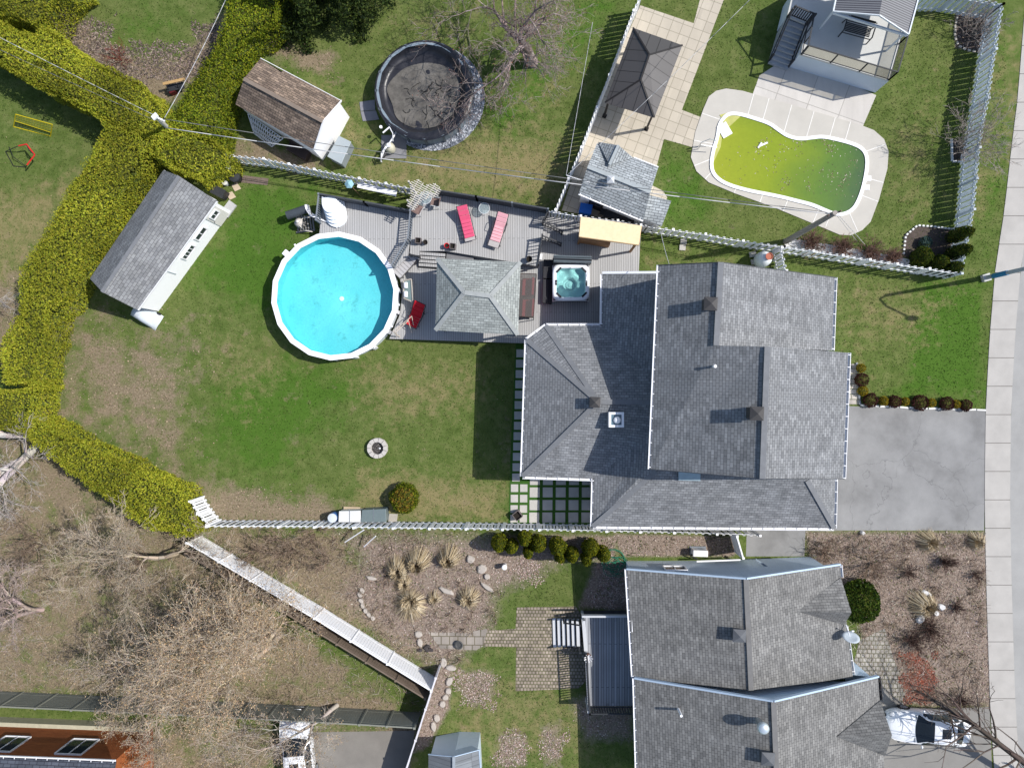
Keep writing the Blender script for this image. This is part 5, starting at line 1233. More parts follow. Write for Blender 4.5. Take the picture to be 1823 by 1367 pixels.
# hanging bench
SWG = thing('swing_bench', 'black metal garden swing bench on the terrace under the pergola', 'bench', P(1530,62,zt))
c = P(1527,55,zt+.5); rz = R(-16)
def L2W(x, y, z, c=c, rz=rz): return Vector((c.x+x*math.cos(rz)-y*math.sin(rz), c.y+x*math.sin(rz)+y*math.cos(rz), zt+z))
m = MB()
for k in range(6): m.beam(L2W(-.7,.28-k*.09,.5), L2W(.7,.28-k*.09,.5), .06, .02)
m.build('seat', rail_k, SWG); m = MB()
for k in range(5): m.beam(L2W(-.7,.34+k*.025,.6+k*.09), L2W(.7,.34+k*.025,.6+k*.09), .02, .06)
m.build('backrest', rail_k, SWG); m = MB()
for s in (-.8, .8): m.path([L2W(s,-.32,0), L2W(s,-.28,.72), L2W(s,.35,.78), L2W(s,.5,0)], .035)
m.path([L2W(-.8,-.28,.45), L2W(.8,-.28,.45)], .03).path([L2W(-.8,.42,.9), L2W(.8,.42,.9)], .03); m.build('frame', rail_k, SWG)

# ------------------------------------------------------------------ neighbour's rear deck
ND = thing('wooden_deck', 'shaded grey deck with white posts and steps behind the blue-grey house', 'deck', P(1080,1180))
zn = 1.0; MB().slab(PL([(1038,1096),(1130,1096),(1130,1256),(1046,1256)], zn), .1).build('boards', brick('blue_grey_boards', (.33,.34,.36), (.30,.31,.33), (.09,.09,.11), 5, .15, .014, rot=R(90)), ND)
pl = mat('deck_posts', (.50,.51,.53), .6, .05)
MB().beam(P(1036,1096,zn+.9), P(1125,1096,zn+.9), .1, .28).build('rail_board', pl, ND)
MB().beam(P(1043,1160,zn+.05), P(1048,1258,zn+.05), .12, .1).beam(P(1038,1096,zn+.05), P(1043,1158,zn+.05), .2, .1).build('rim_board', pl, ND)
railing([P(1043,1161,zn), P(1048,1257,zn)], parent=ND, m=rail_k, gap=.14); railing([P(1048,1257,zn), P(1125,1257,zn)], parent=ND, m=rail_k, gap=.14)
for a in ((1038,1098),(1046,1255)): p = P(*a, zn); MB().box(p.x, p.y, .95, .14, .14, 1.9).build('post', pl, ND)
m = MB()
for k in range(6):
    z = zn-.16*(k+1)+.06; x = 1031-k*8.4; m.slab([P(x-5.5,1102-k*.4+1,z), P(x,1102-k*.4,z), P(x+1.5,1150+k*.4,z), P(x-4,1150+k*.4,z)], .05)
m.build('stairs', pl, ND); m = MB()
for k in range(6): x = 1028-k*8.4; p = P(x, 1126, 0); m.box(p.x+.12, p.y, (zn-.16*(k+1))/2, .03, 1.5, zn-.16*(k+1))
m.build('risers', mat('riser_slate', (.1,.11,.13), .7), ND)
skm = MB(); o_ = PL([(1038,1096),(1130,1096),(1130,1256),(1046,1256)], zn)
for a, b_ in zip(o_, o_[1:]+o_[:1]): skm.face([(a.x,a.y,0),(b_.x,b_.y,0),(b_.x,b_.y,zn-.03),(a.x,a.y,zn-.03)])
skm.build('skirt', mat('dark_skirt', (.06,.06,.065), .8), ND)
railing([P(1031,1104,zn), P(1003,1100,.2)], parent=ND, m=rail_k, h=.85, gap=.3); railing([P(1031,1152,zn), P(1003,1150,.2)], parent=ND, m=rail_k, h=.85, gap=.3)
PT = thing('planter', 'round planter with a white and brown dried plant at the edge of the shaded deck', 'planter', P(1047,1170,zn))
p = P(1047,1170,zn+.4); MB().lathe([(.15,0),(.21,.38),(.17,.38),(.16,.3)], (p.x,p.y,zn), 18).build('pot', mat('brown_pot', (.12,.06,.045), .6), PT, smooth=True)
m = MB()
for i in range(9): a = i*.7; m.beam((p.x,p.y,zn+.35),(p.x+.25*math.cos(a),p.y+.25*math.sin(a)*.9,zn+.6), .07, .015)
m.build('plant', white, PT)
TD = thing('heat_pump', 'white outdoor heat pump unit on the gravel between the two houses', 'heat pump', P(1245,985))
c = P(1247,985,.7); MB().box(c.x, c.y, .4, .85, .36, .7, R(-2)).build('casing', white, TD, bevel=.03); MB().box(c.x, c.y+.02, .03, .95, .5, .06).build('base', rail_m, TD)
m = MB(); 
for k in range(6): m.beam((c.x-.32,c.y+.185,.16+k*.09),(c.x+.32,c.y+.185,.16+k*.09), .012, .02)
m.build('grille', rail_m, TD)
MB().path([(c.x-.45,c.y-.1,.5),(c.x-.5,c.y-.25,.4),(c.x-.1,c.y-.38,.4)], .04).build('pipes', dark, TD)
tag(MB().beam(P(1240,999,1.0), P(1318,996,1.0), .08, .1).build('cable_duct', white), 'white duct running along the wall right below the heat pump', 'duct')

# ------------------------------------------------------------------ small things of the gardens
FP = thing('fire_pit', 'round stone fire pit with ashes in the middle of the lawn', 'fire pit', P(671,799))
p = P(671,798,.35); st_m = mat('pit_stone', (.46,.43,.40), .9, .12, 4)
for j in range(2):
    for i in range(11):
        a0 = 2*math.pi*(i+.5*j)/11+.02; a1 = 2*math.pi*(i+1+.5*j)/11-.02
        MB().prism([(p.x+r_*math.cos(a), p.y+r_*math.sin(a)) for r_, a in ((.37,a0),(.60,a0),(.61,(a0+a1)/2),(.60,a1),(.37,a1))], .17*j, .17*(j+1)-.008).build('stone', st_m, FP, bevel=.015)
MB().prism([(p.x+.37*math.cos(i*.3), p.y+.37*math.sin(i*.3)) for i in range(21)], 0, .08).build('ash', mat('ash', (.06,.055,.055), .95, .5, 7, fine=14), FP)
m = MB()
for i in range(34): a = random.uniform(0, 6.28); r_ = random.uniform(0, .3); x, y = p.x+r_*math.cos(a), p.y+r_*math.sin(a); m.box(x, y, .1, random.uniform(.03,.12), .04, .04, random.uniform(0, 3))
m.build('charred_wood', mat('charred', (.22,.2,.19), .9, .6, 9), FP)
MB().ell((p.x+.12,p.y-.02,.13), .07, .05, .04, 8, 5).build('ash_lump', white, FP)
# things along the lower fence
RB = thing('rain_barrel', 'blue barrel with a pale lid at the lower fence, left of the two storage boxes', 'barrel', P(592,921))
p = P(590,922,.9); MB().lathe([(.24,0),(.29,.25),(.29,.6),(.25,.86)], (p.x+.05,p.y,0), 20).build('barrel', mat('barrel_blue', (.03,.10,.28), .45), RB, smooth=True)
MB().lathe([(.27,0),(.27,.05),(.1,.07)], (p.x+.05,p.y,.86), 20).build('lid', mat('lid_pale', (.52,.56,.6), .4), RB)
def box_(label, px, h, m_, lm, nm='storage_box', ridge=False):
    t = thing(nm, label, 'storage box', P(sum(a for a, _ in px)/4, sum(b_ for _, b_ in px)/4)); q = PL(px, h)
    MB().prism([(p.x, p.y) for p in q], 0, h-.1).build('body', m_, t, bevel=.02); cc = sum(q, Vector())/4; l = MB().slab([cc+(p-cc)*1.04 for p in q], .09)
    l.build('lid', lm, t, bevel=.03)
    g = MB(); g.beam(cc+Vector((-.0,-.42,.01)), cc+Vector((0,.42,.01)), .03, .02); g.build('lid_seam', rail_m, t)
    return t
lg_ = mat('pale_box', (.52,.52,.51), .5, .05); gg = mat('green_grey_box', (.13,.165,.17), .45, .08)
box_('pale grey storage box next to the blue barrel at the lower fence', [(604,910),(641,909),(642,929),(603,929)], .9, lg_, mat('pale_lid', (.60,.60,.59), .5, .04))
box_('dark green-grey storage box at the lower fence, left of the round bush', [(645,908),(686,906),(687,929),(643,929)], .95, gg, gg)
tag(MB().beam(P(612,905,.1), P(641,906,.1), .25, .08).build('timber', mat('raw_timber', (.42,.33,.22), .85)), 'short piece of pale timber lying behind the pale storage box', 'timber')
m = MB(); m.slab(PL([(693,914),(708,915),(706,929),(691,929)], .09), .09); tag(m.build('concrete_block', mat('block_concrete', (.36,.33,.29), .9, .15, 4)), 'flat concrete slab between the dark storage box and the round bush', 'slab')
# white tank with terracotta lid
WT = thing('rain_barrel', 'tall white tank with a terracotta pot on top, in the corner by the main roof', 'barrel', P(1366,464))
p = P(1371,457,1.5); MB().lathe([(.30,0),(.42,.1),(.46,.5),(.42,1.0),(.28,1.28),(.22,1.32)], (p.x-.12,p.y-.0,0), 24).build('tank', mat('milky_white', (.70,.74,.76), .35, .04), WT, smooth=True)
MB().lathe([(.16,0),(.21,.2),(.18,.2),(.17,.15)], (p.x-.04,p.y+.02,1.32), 18).build('lid', mat('terracotta', (.38,.13,.085), .8), WT)
for px, py in ((1340,453),(1343,466)): tag(MB().box(*P(px, py, .06), .38, .3, .12, R(10)).build('paving_block', mat('block_grey', (.42,.40,.37), .9, .1)), ('upper' if py < 460 else 'lower')+' pale paving block left of the white tank', 'paving block', 'paving blocks by the white tank')
for i, (px, py) in enumerate(((1217,430),(1215,441))): tag(MB().box(*P(px, py, .05), .36, .32, .07, R(-4)).build('stepping_stone', MATS['block_grey']), ('upper' if i == 0 else 'lower')+' pale stepping stone on the grass strip behind the bar shelter', 'stepping stone', 'stepping stones behind the bar')
# bins beside the white shed
for i, (px, py, s_, lab) in enumerate(((388,341,.5,'black compost bin nearest the roof corner of the white shed'), (416,314,.42,'round black bin under the end of the hedge'))):
    t = thing('garden_bin', lab, 'bin', P(px, py), 'black bins beside the white shed'); p = P(px, py, .7)
    if i == 0: MB().box(p.x, p.y, .35, .75, .5, .7, R(-28)).build('body', dark, t, bevel=.05); MB().box(p.x, p.y, .72, .8, .54, .05, R(-28)).build('lid', rail_k, t)
    else: MB().lathe([(.24,0),(.32,.5),(.3,.62)], (p.x,p.y,0), 18).build('body', dark, t, smooth=True); MB().lathe([(.33,0),(.3,.05),(.05,.1)], (p.x,p.y,.62), 18).build('lid', rail_k, t)
for i, (px, py, r_) in enumerate(((404,328,.17),(411,301,.15))): tag(MB().lathe([(r_*.8,0),(r_,.35),(r_*.9,.38)], P(px, py, 0), 16).build('bucket', mat('bucket_white', (.6,.6,.58), .5), smooth=False), ('lower' if i == 0 else 'upper')+' white bucket between the black bins and the hedge', 'bucket', 'white buckets by the hedge')
for i, (px, py) in enumerate(((420,335),(411,350))):
    tag(MB().slab(PL([(px-8,py-5),(px+2,py-9),(px+9,py+1),(px-2,py+6)], .05), .05).build('stepping_stone', mat('tan_stone', (.48,.39,.28), .9, .1)), ('upper' if i == 0 else 'lower')+' tan square stone beside the black bins', 'stepping stone', 'tan stones by the black bins')
tag(MB().slab(PL([(430,312),(478,318),(476,330),(428,325)], .02), .03).build('soil_mat', mat('brown_felt', (.16,.12,.10), .95, .2)), 'brown felt strip on the bed below the white fence', 'ground cloth')
# yellow bench frame and red goal at the left
YB = thing('goal_frame', 'yellow metal frame with netting standing on the left lawn', 'goal', P(57,225))
ye = mat('yellow_paint', (.52,.42,.01), .5, .06); q = [P(28,204,.9), P(93,222,.9), P(90,243,.0), P(24,226,.0)]; q2 = [P(26,215,.0), P(90,235,.0)]
m = MB(); m.path(q+q[:1], .03).path([P(27,216,.5), P(90,236,.5)], .02); m.build('frame', ye, YB); m = MB()
for i in range(14): t = i/13; m.tube(q[0].lerp(q[1], t), q[0].lerp(q[1], t)*.45+q[3].lerp(q[2], t)*.55, .012, n=4)
for t in (.12, .25, .4, .5): m.tube(q[0].lerp(q[3], t), q[1].lerp(q[2], t), .012, n=4)
m.build('netting', mat('yellow_net', (.30,.28,.02), .8), YB)
RGo = thing('goal_frame', 'small red and black goal frame with net on the left lawn', 'goal', P(37,278))
q = [P(33,260,.8), P(47,257,.85), P(62,276,.85), P(48,294,.8)]; b4 = [P(10,270,.02), P(24,296,.02), P(46,298,.02)]
MB().path(q, .04).build('bar', mat('red_paint', (.55,.02,.02), .45), RGo)
m = MB(); m.path([q[0], b4[0], b4[1], b4[2], q[3]], .025).path([P(16,262,.02), P(24,280,.3), P(46,296,.1)], .02).path([q[1], P(52,268,.9), q[2]], .03); m.build('base_frame', dark, RGo)
BC = thing('garden_bench', 'wooden garden bench with dark legs beside the hedge, top left bed', 'bench', P(310,160))
MB().beam(P(290,150,.8), P(329,141,.8), .16, .05).build('backrest', mat('bench_wood', (.42,.27,.12), .8), BC); MB().beam(P(297,158,.42), P(328,152,.42), .4, .04).build('seat', rail_k, BC)
m = MB(); m.path([P(297,153,.8), P(304,170,.0)], .025).path([P(315,149,.8), P(320,166,0)], .025).build('frame', rail_k, BC)
tag(MB().box(*P(308,163,.2), .35, .3, .4, .4).build('watering_box', mat('dark_red', (.10,.01,.015), .6)), 'small dark red box under the wooden bench', 'box')
# edging of the two little beds on the right
def edging(pts, label, m_, z=.08, sp_=.22, s=.17, close=False):
    q = PL(pts, 0); m = MB()
    for a, b_ in zip(q, q[1:]):
        n = max(1, int((b_-a).length/sp_)); ang = math.atan2(b_.y-a.y, b_.x-a.x)
        for i in range(n): p = a.lerp(b_, (i+.5)/n); m.box(p.x, p.y, z/2, s, .1, z+random.uniform(0, .03), ang+random.uniform(-.1, .1))
    return tag(m.build('bed_edging', m_), label, 'edging')
es = mat('edging_stone', (.50,.46,.40), .9, .15)
edging([(1706,22),(1700,45),(1699,66),(1705,82),(1720,90),(1746,95)], 'curved stone edging round the bed with the bare shrub, top right corner', es)
edging([(1607,455),(1611,420),(1632,402),(1660,404),(1697,409)], 'white scalloped edging of the angular bed with the cedars', mat('edging_white', (.66,.66,.64), .8, .1), .12, .2, .12)
edging([(1693,248),(1694,288),(1712,289)], 'pale edging of the small square bed at the tall fence', MATS['edging_white'], .1, .2, .2)
edging([(1524,645),(1530,721)], 'dark kerb beside the entry path', rail_m, .1, .3, .28)
edging([(1530,721),(1600,725),(1755,730)], 'pale kerb between the hedge of dwarf shrubs and the driveway', MATS['edging_white'], .06, .5, .49)
tag(MB().slab(PL([(1609,418),(1632,403),(1660,405),(1697,410),(1712,485),(1640,472),(1608,455)], .014), .05).build('bark_bed', mat('dark_bark', (.09,.07,.06), .95, .35, 6, fine=14)), 'dark mulch of the angular bed', kind='structure')
tag(MB().slab(PL([(1706,22),(1700,45),(1699,66),(1705,82),(1720,90),(1760,95),(1766,24)], .014), .05).build('bark_bed', MATS['dark_bark']), 'dark mulch of the curved corner bed', kind='structure')
tag(MB().slab(PL([(1695,250),(1722,250),(1716,287),(1696,287)], .014), .05).build('bark_bed', MATS['dark_bark']), 'dark mulch of the small square bed', kind='structure')
wg = mat('white_stones', (.62,.61,.60), .9, .3, 9, fine=14); 
tag(MB().slab(PL([(1395,425),(1430,428),(1480,436),(1560,450),(1620,462),(1617,474),(1500,455),(1398,441)], .012), .05).build('white_gravel_strip', wg), 'strip of white gravel along the fence under the brown shrubs', kind='structure')
# stones of the lower garden
gst = mat('garden_stone', (.40,.36,.32), .9, .2, 3)
def stone(px, py, a, b_, label, h=.18, m_=None, grp='garden stones of the lower bed', rot=None):
    m = MB(); p = P(px, py, 0); n = 9; rr = [random.uniform(.8, 1.1) for _ in range(n)]; ro = random.uniform(0, 3) if rot is None else rot
    def rg(s, z): return [Vector((p.x+(a*rr[i]*s*math.cos(2*math.pi*i/n))*math.cos(ro)-(b_*rr[i]*s*math.sin(2*math.pi*i/n))*math.sin(ro), p.y+(a*rr[i]*s*math.cos(2*math.pi*i/n))*math.sin(ro)+(b_*rr[i]*s*math.sin(2*math.pi*i/n))*math.cos(ro), z)) for i in range(n)]
    r0_, r1_, r2_ = rg(1, 0), rg(.95, h*.7), rg(.7, h); band(m, r0_, r1_); band(m, r1_, r2_); m.face(r2_)
    return tag(m.build('garden_stone', m_ or gst), label, 'stone', grp)
stl = 'grey rounded stone in the curved row on the left edge of the lower garden bed'
for px, py in ((645,1050),(641,1058),(643,1068),(646,1077),(651,1086),(657,1093),(664,1099)): stone(px, py, .2, .13, stl, grp='stones in the left row', rot=R(-60))
for px, py, a, b_, l in ((661,1028,.14,.34,'long upright pale stone at the upper left of the lower bed'), (795,1051,.5,.16,'long grey stone lying across the middle of the lower bed'), (868,1045,.16,.5,'long curved stone at the right edge of the lower bed'),
    (838,995,.3,.25,'pale stone at the top right corner of the lower bed'), (858,1012,.32,.27,'large grey stone near the white cylinder'), (867,1025,.2,.2,'small grey stone below the large one at the bed edge'),
    (790,1178,.32,.2,'flat stone at the start of the rock row by the lower fence'), (803,1188,.18,.35,'tall flat stone, second of the rock row by the lower fence'), (800,1212,.2,.32,'leaning flat stone, third of the rock row by the lower fence'),
    (798,1229,.2,.2,'small square stone in the rock row by the lower fence'), (793,1240,.2,.2,'small dark-edged stone in the rock row by the lower fence'), (788,1252,.2,.2,'pale small stone in the rock row by the lower fence'),
    (778,1277,.2,.26,'pointed stone above the small grey shed'), (772,1292,.16,.3,'long stone just above the small grey shed'), (748,1143,.3,.2,'rough grey stone left of the stone path'), (745,1128,.25,.25,'round grey stone at the lower left of the bed')):
    stone(px, py, a, b_, l)
for px, py, a, b_, l in ((1648,1055,.15,.36,'long white rock standing beside the front ornamental grass'), (1674,1079,.2,.26,'white rock right of the front ornamental grass'), (1664,1090,.17,.2,'square white rock below the front ornamental grass'), (1636,1101,.3,.25,'pale rock under the front ornamental grass'), (1534,948,.14,.12,'small white rock at the edge of the driveway')):
    stone(px, py, a, b_, l, .22, mat('white_rock', (.58,.57,.56), .85, .12), 'white rocks in the front garden', rot=R(60))
WC = MB(); p = P(898,1010,.6); WC.lathe([(.13,0),(.15,.5),(.15,.58),(.05,.62)], (p.x,p.y,0), 18)
tag(WC.build('garden_light', white, smooth=False), 'short white cylinder standing on the grass below the row of cedars', 'garden light')
for i, (a, b_) in enumerate((((614,965),(648,943)), ((648,973),(669,954)))): tag(MB().beam(P(*a, .5), P(*b_, 1.3), .06, .04).build('white_stake', white), ('upper left' if i == 0 else 'lower right')+' slanting white stake below the lower fence', 'stake', 'white stakes by the lower fence')
hs = MB(); c = P(1097,1000,0)
for k in range(9):
    r_ = random.uniform(.35, .7); ox, oy = random.uniform(-.35, .35), random.uniform(-.4, .4)
    hs.path([Vector((c.x+ox+r_*math.cos(t), c.y+oy+r_*math.sin(t)*.9, .04+.02*k)) for t in [i*2*math.pi/18 for i in range(19)]], .017, 4)
tag(hs.build('garden_hose', mat('hose_green', (.03,.20,.12), .5)), 'loosely coiled green garden hose by the last cedar', 'hose')
for i, (px, py, w1) in enumerate(((762,1154,.45),(817,1147,.3))):
    m = MB(); p = P(px, py, .1)
    if i: m.lathe([(.2,0),(.26,.1),(.2,.12),(.12,.06)], p, 16); tag(m.build('birdbath_bowl', mat('iron', (.06,.06,.06), .6)), 'round dark iron bowl on the stone path', 'bowl')
    else:
        for k in range(9): m.ell((p.x+random.uniform(-.5,.5), p.y+random.uniform(-.15,.2), .1), .14, .11, .1, 7, 4, .1)
        tag(m.build('debris_pile', mat('dark_pile', (.07,.06,.06), .9, .5, 5)), 'small pile of dark stones and pots below the stone path', 'pile')

# ------------------------------------------------------------------ poles, lamp, wires
wood_p = mat('pole_grey_wood', (.30,.27,.24), .9, .15, 2)
UP = thing('utility_pole', 'grey wooden utility pole at the fence right of the green pool, carrying the wires', 'utility pole', P(1399,430))
b0 = P(1399,430,0); t0 = P(1487,379,7.0); MB().tube(b0, t0, .17, .12, 12).build('shaft', wood_p, UP)
MB().beam(t0-Vector((.35,.12,.25)), t0+Vector((.35,.12,-.25)), .09, .1).build('crossarm', wood_p, UP)
for s in (-.3, .3): MB().tube(t0+Vector((s,s*.35,-.2)), t0+Vector((s,s*.35,0)), .05, .03, 8).build('insulator', mat('insulator', (.16,.10,.08), .3), UP)
UQ = thing('utility_pole', 'short white-topped utility pole standing in the hedge, top left', 'utility pole', P(305,236))
b1 = P(318,245,0); t1 = P(277,208,4.9); MB().tube(b1, t1, .14, .1, 12).build('shaft', mat('pole_pale', (.52,.50,.48), .8, .1), UQ)
m = MB(); m.beam(t1+Vector((-.1,.05,-.1)), t1+Vector((.45,-.2,-.1)), .08, .08).beam(t1+Vector((-.15,-.1,0)), t1+Vector((.1,.1,.05)), .25, .1); m.build('bracket', white, UQ)
UR = thing('utility_pole', 'leaning grey wooden pole at the top left corner behind the hedge', 'utility pole', P(98,42))
MB().tube(P(99,43,0), P(42,-14,3.2), .12, .10, 10).build('shaft', wood_p, UR)
def wire(a, b_, sag, label, r_=.014, m_=None, n=14):
    a, b_ = Vector(a), Vector(b_); pts = [a.lerp(b_, i/n)-Vector((0,0,sag*4*(i/n)*(1-i/n))) for i in range(n+1)]
    m = MB().path(pts, r_, 5); tag(m.build('overhead_wire', m_ or mat('wire_grey', (.16,.16,.16), .6), smooth=True), label, 'wire', 'overhead wires')
wl_ = mat('wire_pale', (.45,.45,.46), .5)
wire(P(290,212,4.9), P(1480,379,6.9), .5, 'upper overhead wire from the hedge pole to the pole by the green pool', .018)
wire(P(296,228,4.4), P(1485,382,6.6), .6, 'lower thick overhead wire from the hedge pole to the pole by the green pool', .024, wl_)
wire(P(-30,52,4.5), P(276,206,4.9), .2, 'upper wire running left from the hedge pole over the hedge', .016, wl_)
wire(P(-30,75,4.3), P(274,214,4.6), .2, 'lower wire running left from the hedge pole over the hedge', .014)
wire(P(293,210,4.9), P(415,-30,4.6), .2, 'pale wire running up from the hedge pole over the right hedge', .018, wl_)
wire(P(1380,-45,7.0), P(1010,312,5.2), .4, 'thin dashed-looking pale wire crossing above the black gazebo', .012, wl_)
wire(P(1055,40,6.0), P(1008,312,5.2), .2, 'thin pale wire above the shadow of the patio fence', .014, wl_)
wire(P(1008,312,5.2), P(1050,325,5.0), .05, 'short white wire stub joining the two wires near the pool shed', .02, white)
wire(P(1176,412,5.0), P(1191,470,6.4), .1, 'thin service wire entering the roof of the main house', .014, wl_)
wire(P(1492,382,6.7), P(1541,437,.0), 0, 'right guy wire from the pole top down to the lawn', .014, wl_)
wire(P(1490,384,6.5), P(1526,430,.0), 0, 'left guy wire from the pole top down to the lawn', .012, wl_)
SL = thing('street_lamp', 'street lamp with a blue-banded concrete pole beside the sidewalk', 'street lamp', P(1752,495))
b0 = P(1753,495,0); cp = mat('pole_concrete', (.34,.38,.42), .7, .1)
MB().box(b0.x, b0.y, .12, .42, .42, .24, .3).build('base', mat('base_concrete', (.5,.5,.48), .9), SL)
MB().tube(b0, b0+Vector((.1,0,7.0)), .13, .09, 12).build('pole', cp, SL)
MB().tube(b0+Vector((.02,0,.8)), b0+Vector((.03,0,2.0)), .15, .145, 12).build('banner_band', mat('sign_blue', (.03,.20,.40), .5), SL)
tpz = b0+Vector((.1,0,7.0)); MB().path([tpz, tpz+Vector((-.05,-.15,.35)), tpz+Vector((.5,-.55,.55)), tpz+Vector((1.7,-1.1,.6))], .06, 8).build('arm', cp, SL)
MB().ell(tpz+Vector((2.0,-1.25,.6)), .42, .17, .09, 12, 6).build('lamp_head', rail_m, SL, smooth=True)

# ------------------------------------------------------------------ cars
def car(label, px, py, z, deg, paint, parts=True):
    t = thing('parked_car', label, 'car', (0,0,0))
    X = [-2.36,-2.30,-2.05,-1.55,-1.05,-.85,-.55,-.25,.1,.6,1.1,1.45,1.8,2.1,2.28,2.36]       # front at -x
    Zt = [.55,.68,.80,.90,.97,1.0,1.15,1.30,1.42,1.46,1.42,1.30,1.14,1.09,1.0,.75]
    Zb = [.52,.66,.78,.87,.93,.95,.96,.97,.98,.99,1.0,1.02,1.03,1.02,.93,.7]
    Wd = [.55,.70,.84,.90,.92,.92,.93,.93,.93,.93,.92,.91,.89,.86,.78,.62]
    def ring(i):
        zt_, zb, w_ = Zt[i], Zb[i], Wd[i]; k = max(0, min(1, (zt_-zb)/.3)); rw = w_*(1-.30*k)
        return [(0,zt_+.015),(rw*.55,zt_),(rw*.93,zt_-.04),(rw*.985,zt_-.075),(w_*(1-.045*(1 if k else .3)),zb+.01),(w_,zb-.08),(w_*1.015,.62),(w_*.99,.3),(w_*.9,.2),(0,.18)]
    vs_, fs = [], []; cols = len(X); rn = 10
    for i in range(cols):
        q = ring(i); vs_ += [(X[i], y, z_) for y, z_ in q]+[(X[i], -y, z_) for y, z_ in q[1:-1][::-1]]
    m_ = 2*rn-2
    for i in range(cols-1):
        for j in range(m_): k = (j+1) % m_; fs.append((i*m_+j, (i+1)*m_+j, (i+1)*m_+k, i*m_+k))
    fs.append(tuple(range(m_-1, -1, -1))); fs.append(tuple(range((cols-1)*m_, cols*m_)))
    fs = [f[::-1] for f in fs]
    MB().add(vs_, fs).build('body', paint, t, smooth=True)
    gl_ = mat('car_glass', (.012,.016,.02), .06, .1, spec=.6, bmp=0)
    def patch(xs_, yf, dz=.012, name='windshield'):
        """glass on top surface: xs_ station interpolation"""
        v, f = [], []; n = 9
        for x in xs_:
            zt_ = np.interp(x, X, Zt); zb = np.interp(x, X, Zb); w_ = np.interp(x, X, Wd); k = max(0, min(1, (zt_-zb)/.3)); rw = w_*(1-.30*k)
            for j in range(n):
                y = rw*yf(x)*(2*j/(n-1)-1); a = abs(y)/rw; z_ = np.interp(a, [0,.55,.93,.985,1.02], [zt_+.015,zt_,zt_-.04,zt_-.075,zt_-.1]); v.append((x, y, z_+dz))
        for i in range(len(xs_)-1):
            for j in range(n-1): f.append((i*n+j, (i+1)*n+j, (i+1)*n+j+1, i*n+j+1))
        return MB().add(v, [q[::-1] for q in f]).build(name, gl_, t, smooth=True)
    patch([-.86,-.7,-.5,-.3,-.1,.02], lambda x: .93 if x < -.5 else .90, name='windshield')
    patch([.42,.6,.8,.93], lambda x: .42, name='sunroof'); patch([1.32,1.45,1.6,1.78], lambda x: .86, name='rear_window')
    for s in (-1, 1):
        v, f = [], []; st_ = [-.62,-.4,-.15,.1,.45,.5,.9,1.25,1.5]
        for x in st_:
            zt_ = np.interp(x, X, Zt); zb = np.interp(x, X, Zb); w_ = np.interp(x, X, Wd); k = max(0, min(1, (zt_-zb)/.3)); rw = w_*(1-.30*k)
            v += [(x, s*(w_*.955+.012), zb+.035), (x, s*(rw*.99+.014), max(zb+.04, zt_-.085))]
        for i in range(len(st_)-1):
            if i == 4: continue
            q = (2*i, 2*i+2, 2*i+3, 2*i+1); f.append(q if s > 0 else q[::-1])
        MB().add(v, f).build('side_window', gl_, t)
        MB().ell((-.62, s*1.02, 1.0), .09, .10, .07, 10, 6).build('wing_mirror', paint, t, smooth=True)
        MB().ell((-2.18, s*.62, .70), .16, .16, .07, 10, 6).build('headlight', mat('headlight_glass', (.35,.37,.4), .1, .1), t, smooth=True)
        MB().ell((2.2, s*.66, .90), .12, .16, .07, 10, 6).build('tail_light', mat('tail_red', (.4,.01,.01), .2), t, smooth=True)
        for x in (-1.45, 1.35):
            wh = MB().tube((x, s*.70, .33), (x, s*.935, .33), .33, .33, 20).build('wheel', mat('tyre', (.015,.015,.015), .8), t)
            MB().tube((x, s*.93, .33), (x, s*.945, .33), .2, .2, 14).build('rim', rail_m, wh)
    MB().box(-2.345,0,.42,.05,1.0,.26).build('grille', dark, t, bevel=.02)
    m = MB(); m.beam((-1.0,-.78,.985),(-.98,.78,.985),.05,.012).beam((-2.28,-.3,.70),(-1.1,-.55,1.0),.012,.008).beam((-2.28,.3,.70),(-1.1,.55,1.0),.012,.008); m.build('seams', rail_m, t)
    for ob in bpy.data.objects:
        q = ob
        while q.parent is not None: q = q.parent
        if q is t and ob.type == 'MESH':
            for v_ in ob.data.vertices:
                y2 = min(1, (v_.co.y/.95)**2); x = v_.co.x
                v_.co.x += .24*y2*min(1, max(0, (-x+.1)/.9)) - .20*y2*min(1, max(0, (x-.9)/1.1))
    p = P(px, py, z); place(t, (p.x, p.y, 0), R(deg)); return t
cpaint, nt, b = newmat('white_car_paint', .25, 0, .5); b.inputs['Base Color'].default_value = (.74,.75,.77,1); b.inputs['Coat Weight'].default_value = .5
car('white sedan with a sunroof parked on the lower right driveway', 1655, 1297, .9, -3, cpaint)
car('white car half hidden under the bare budding tree, bottom centre', 527, 1338, .9, -84, cpaint)
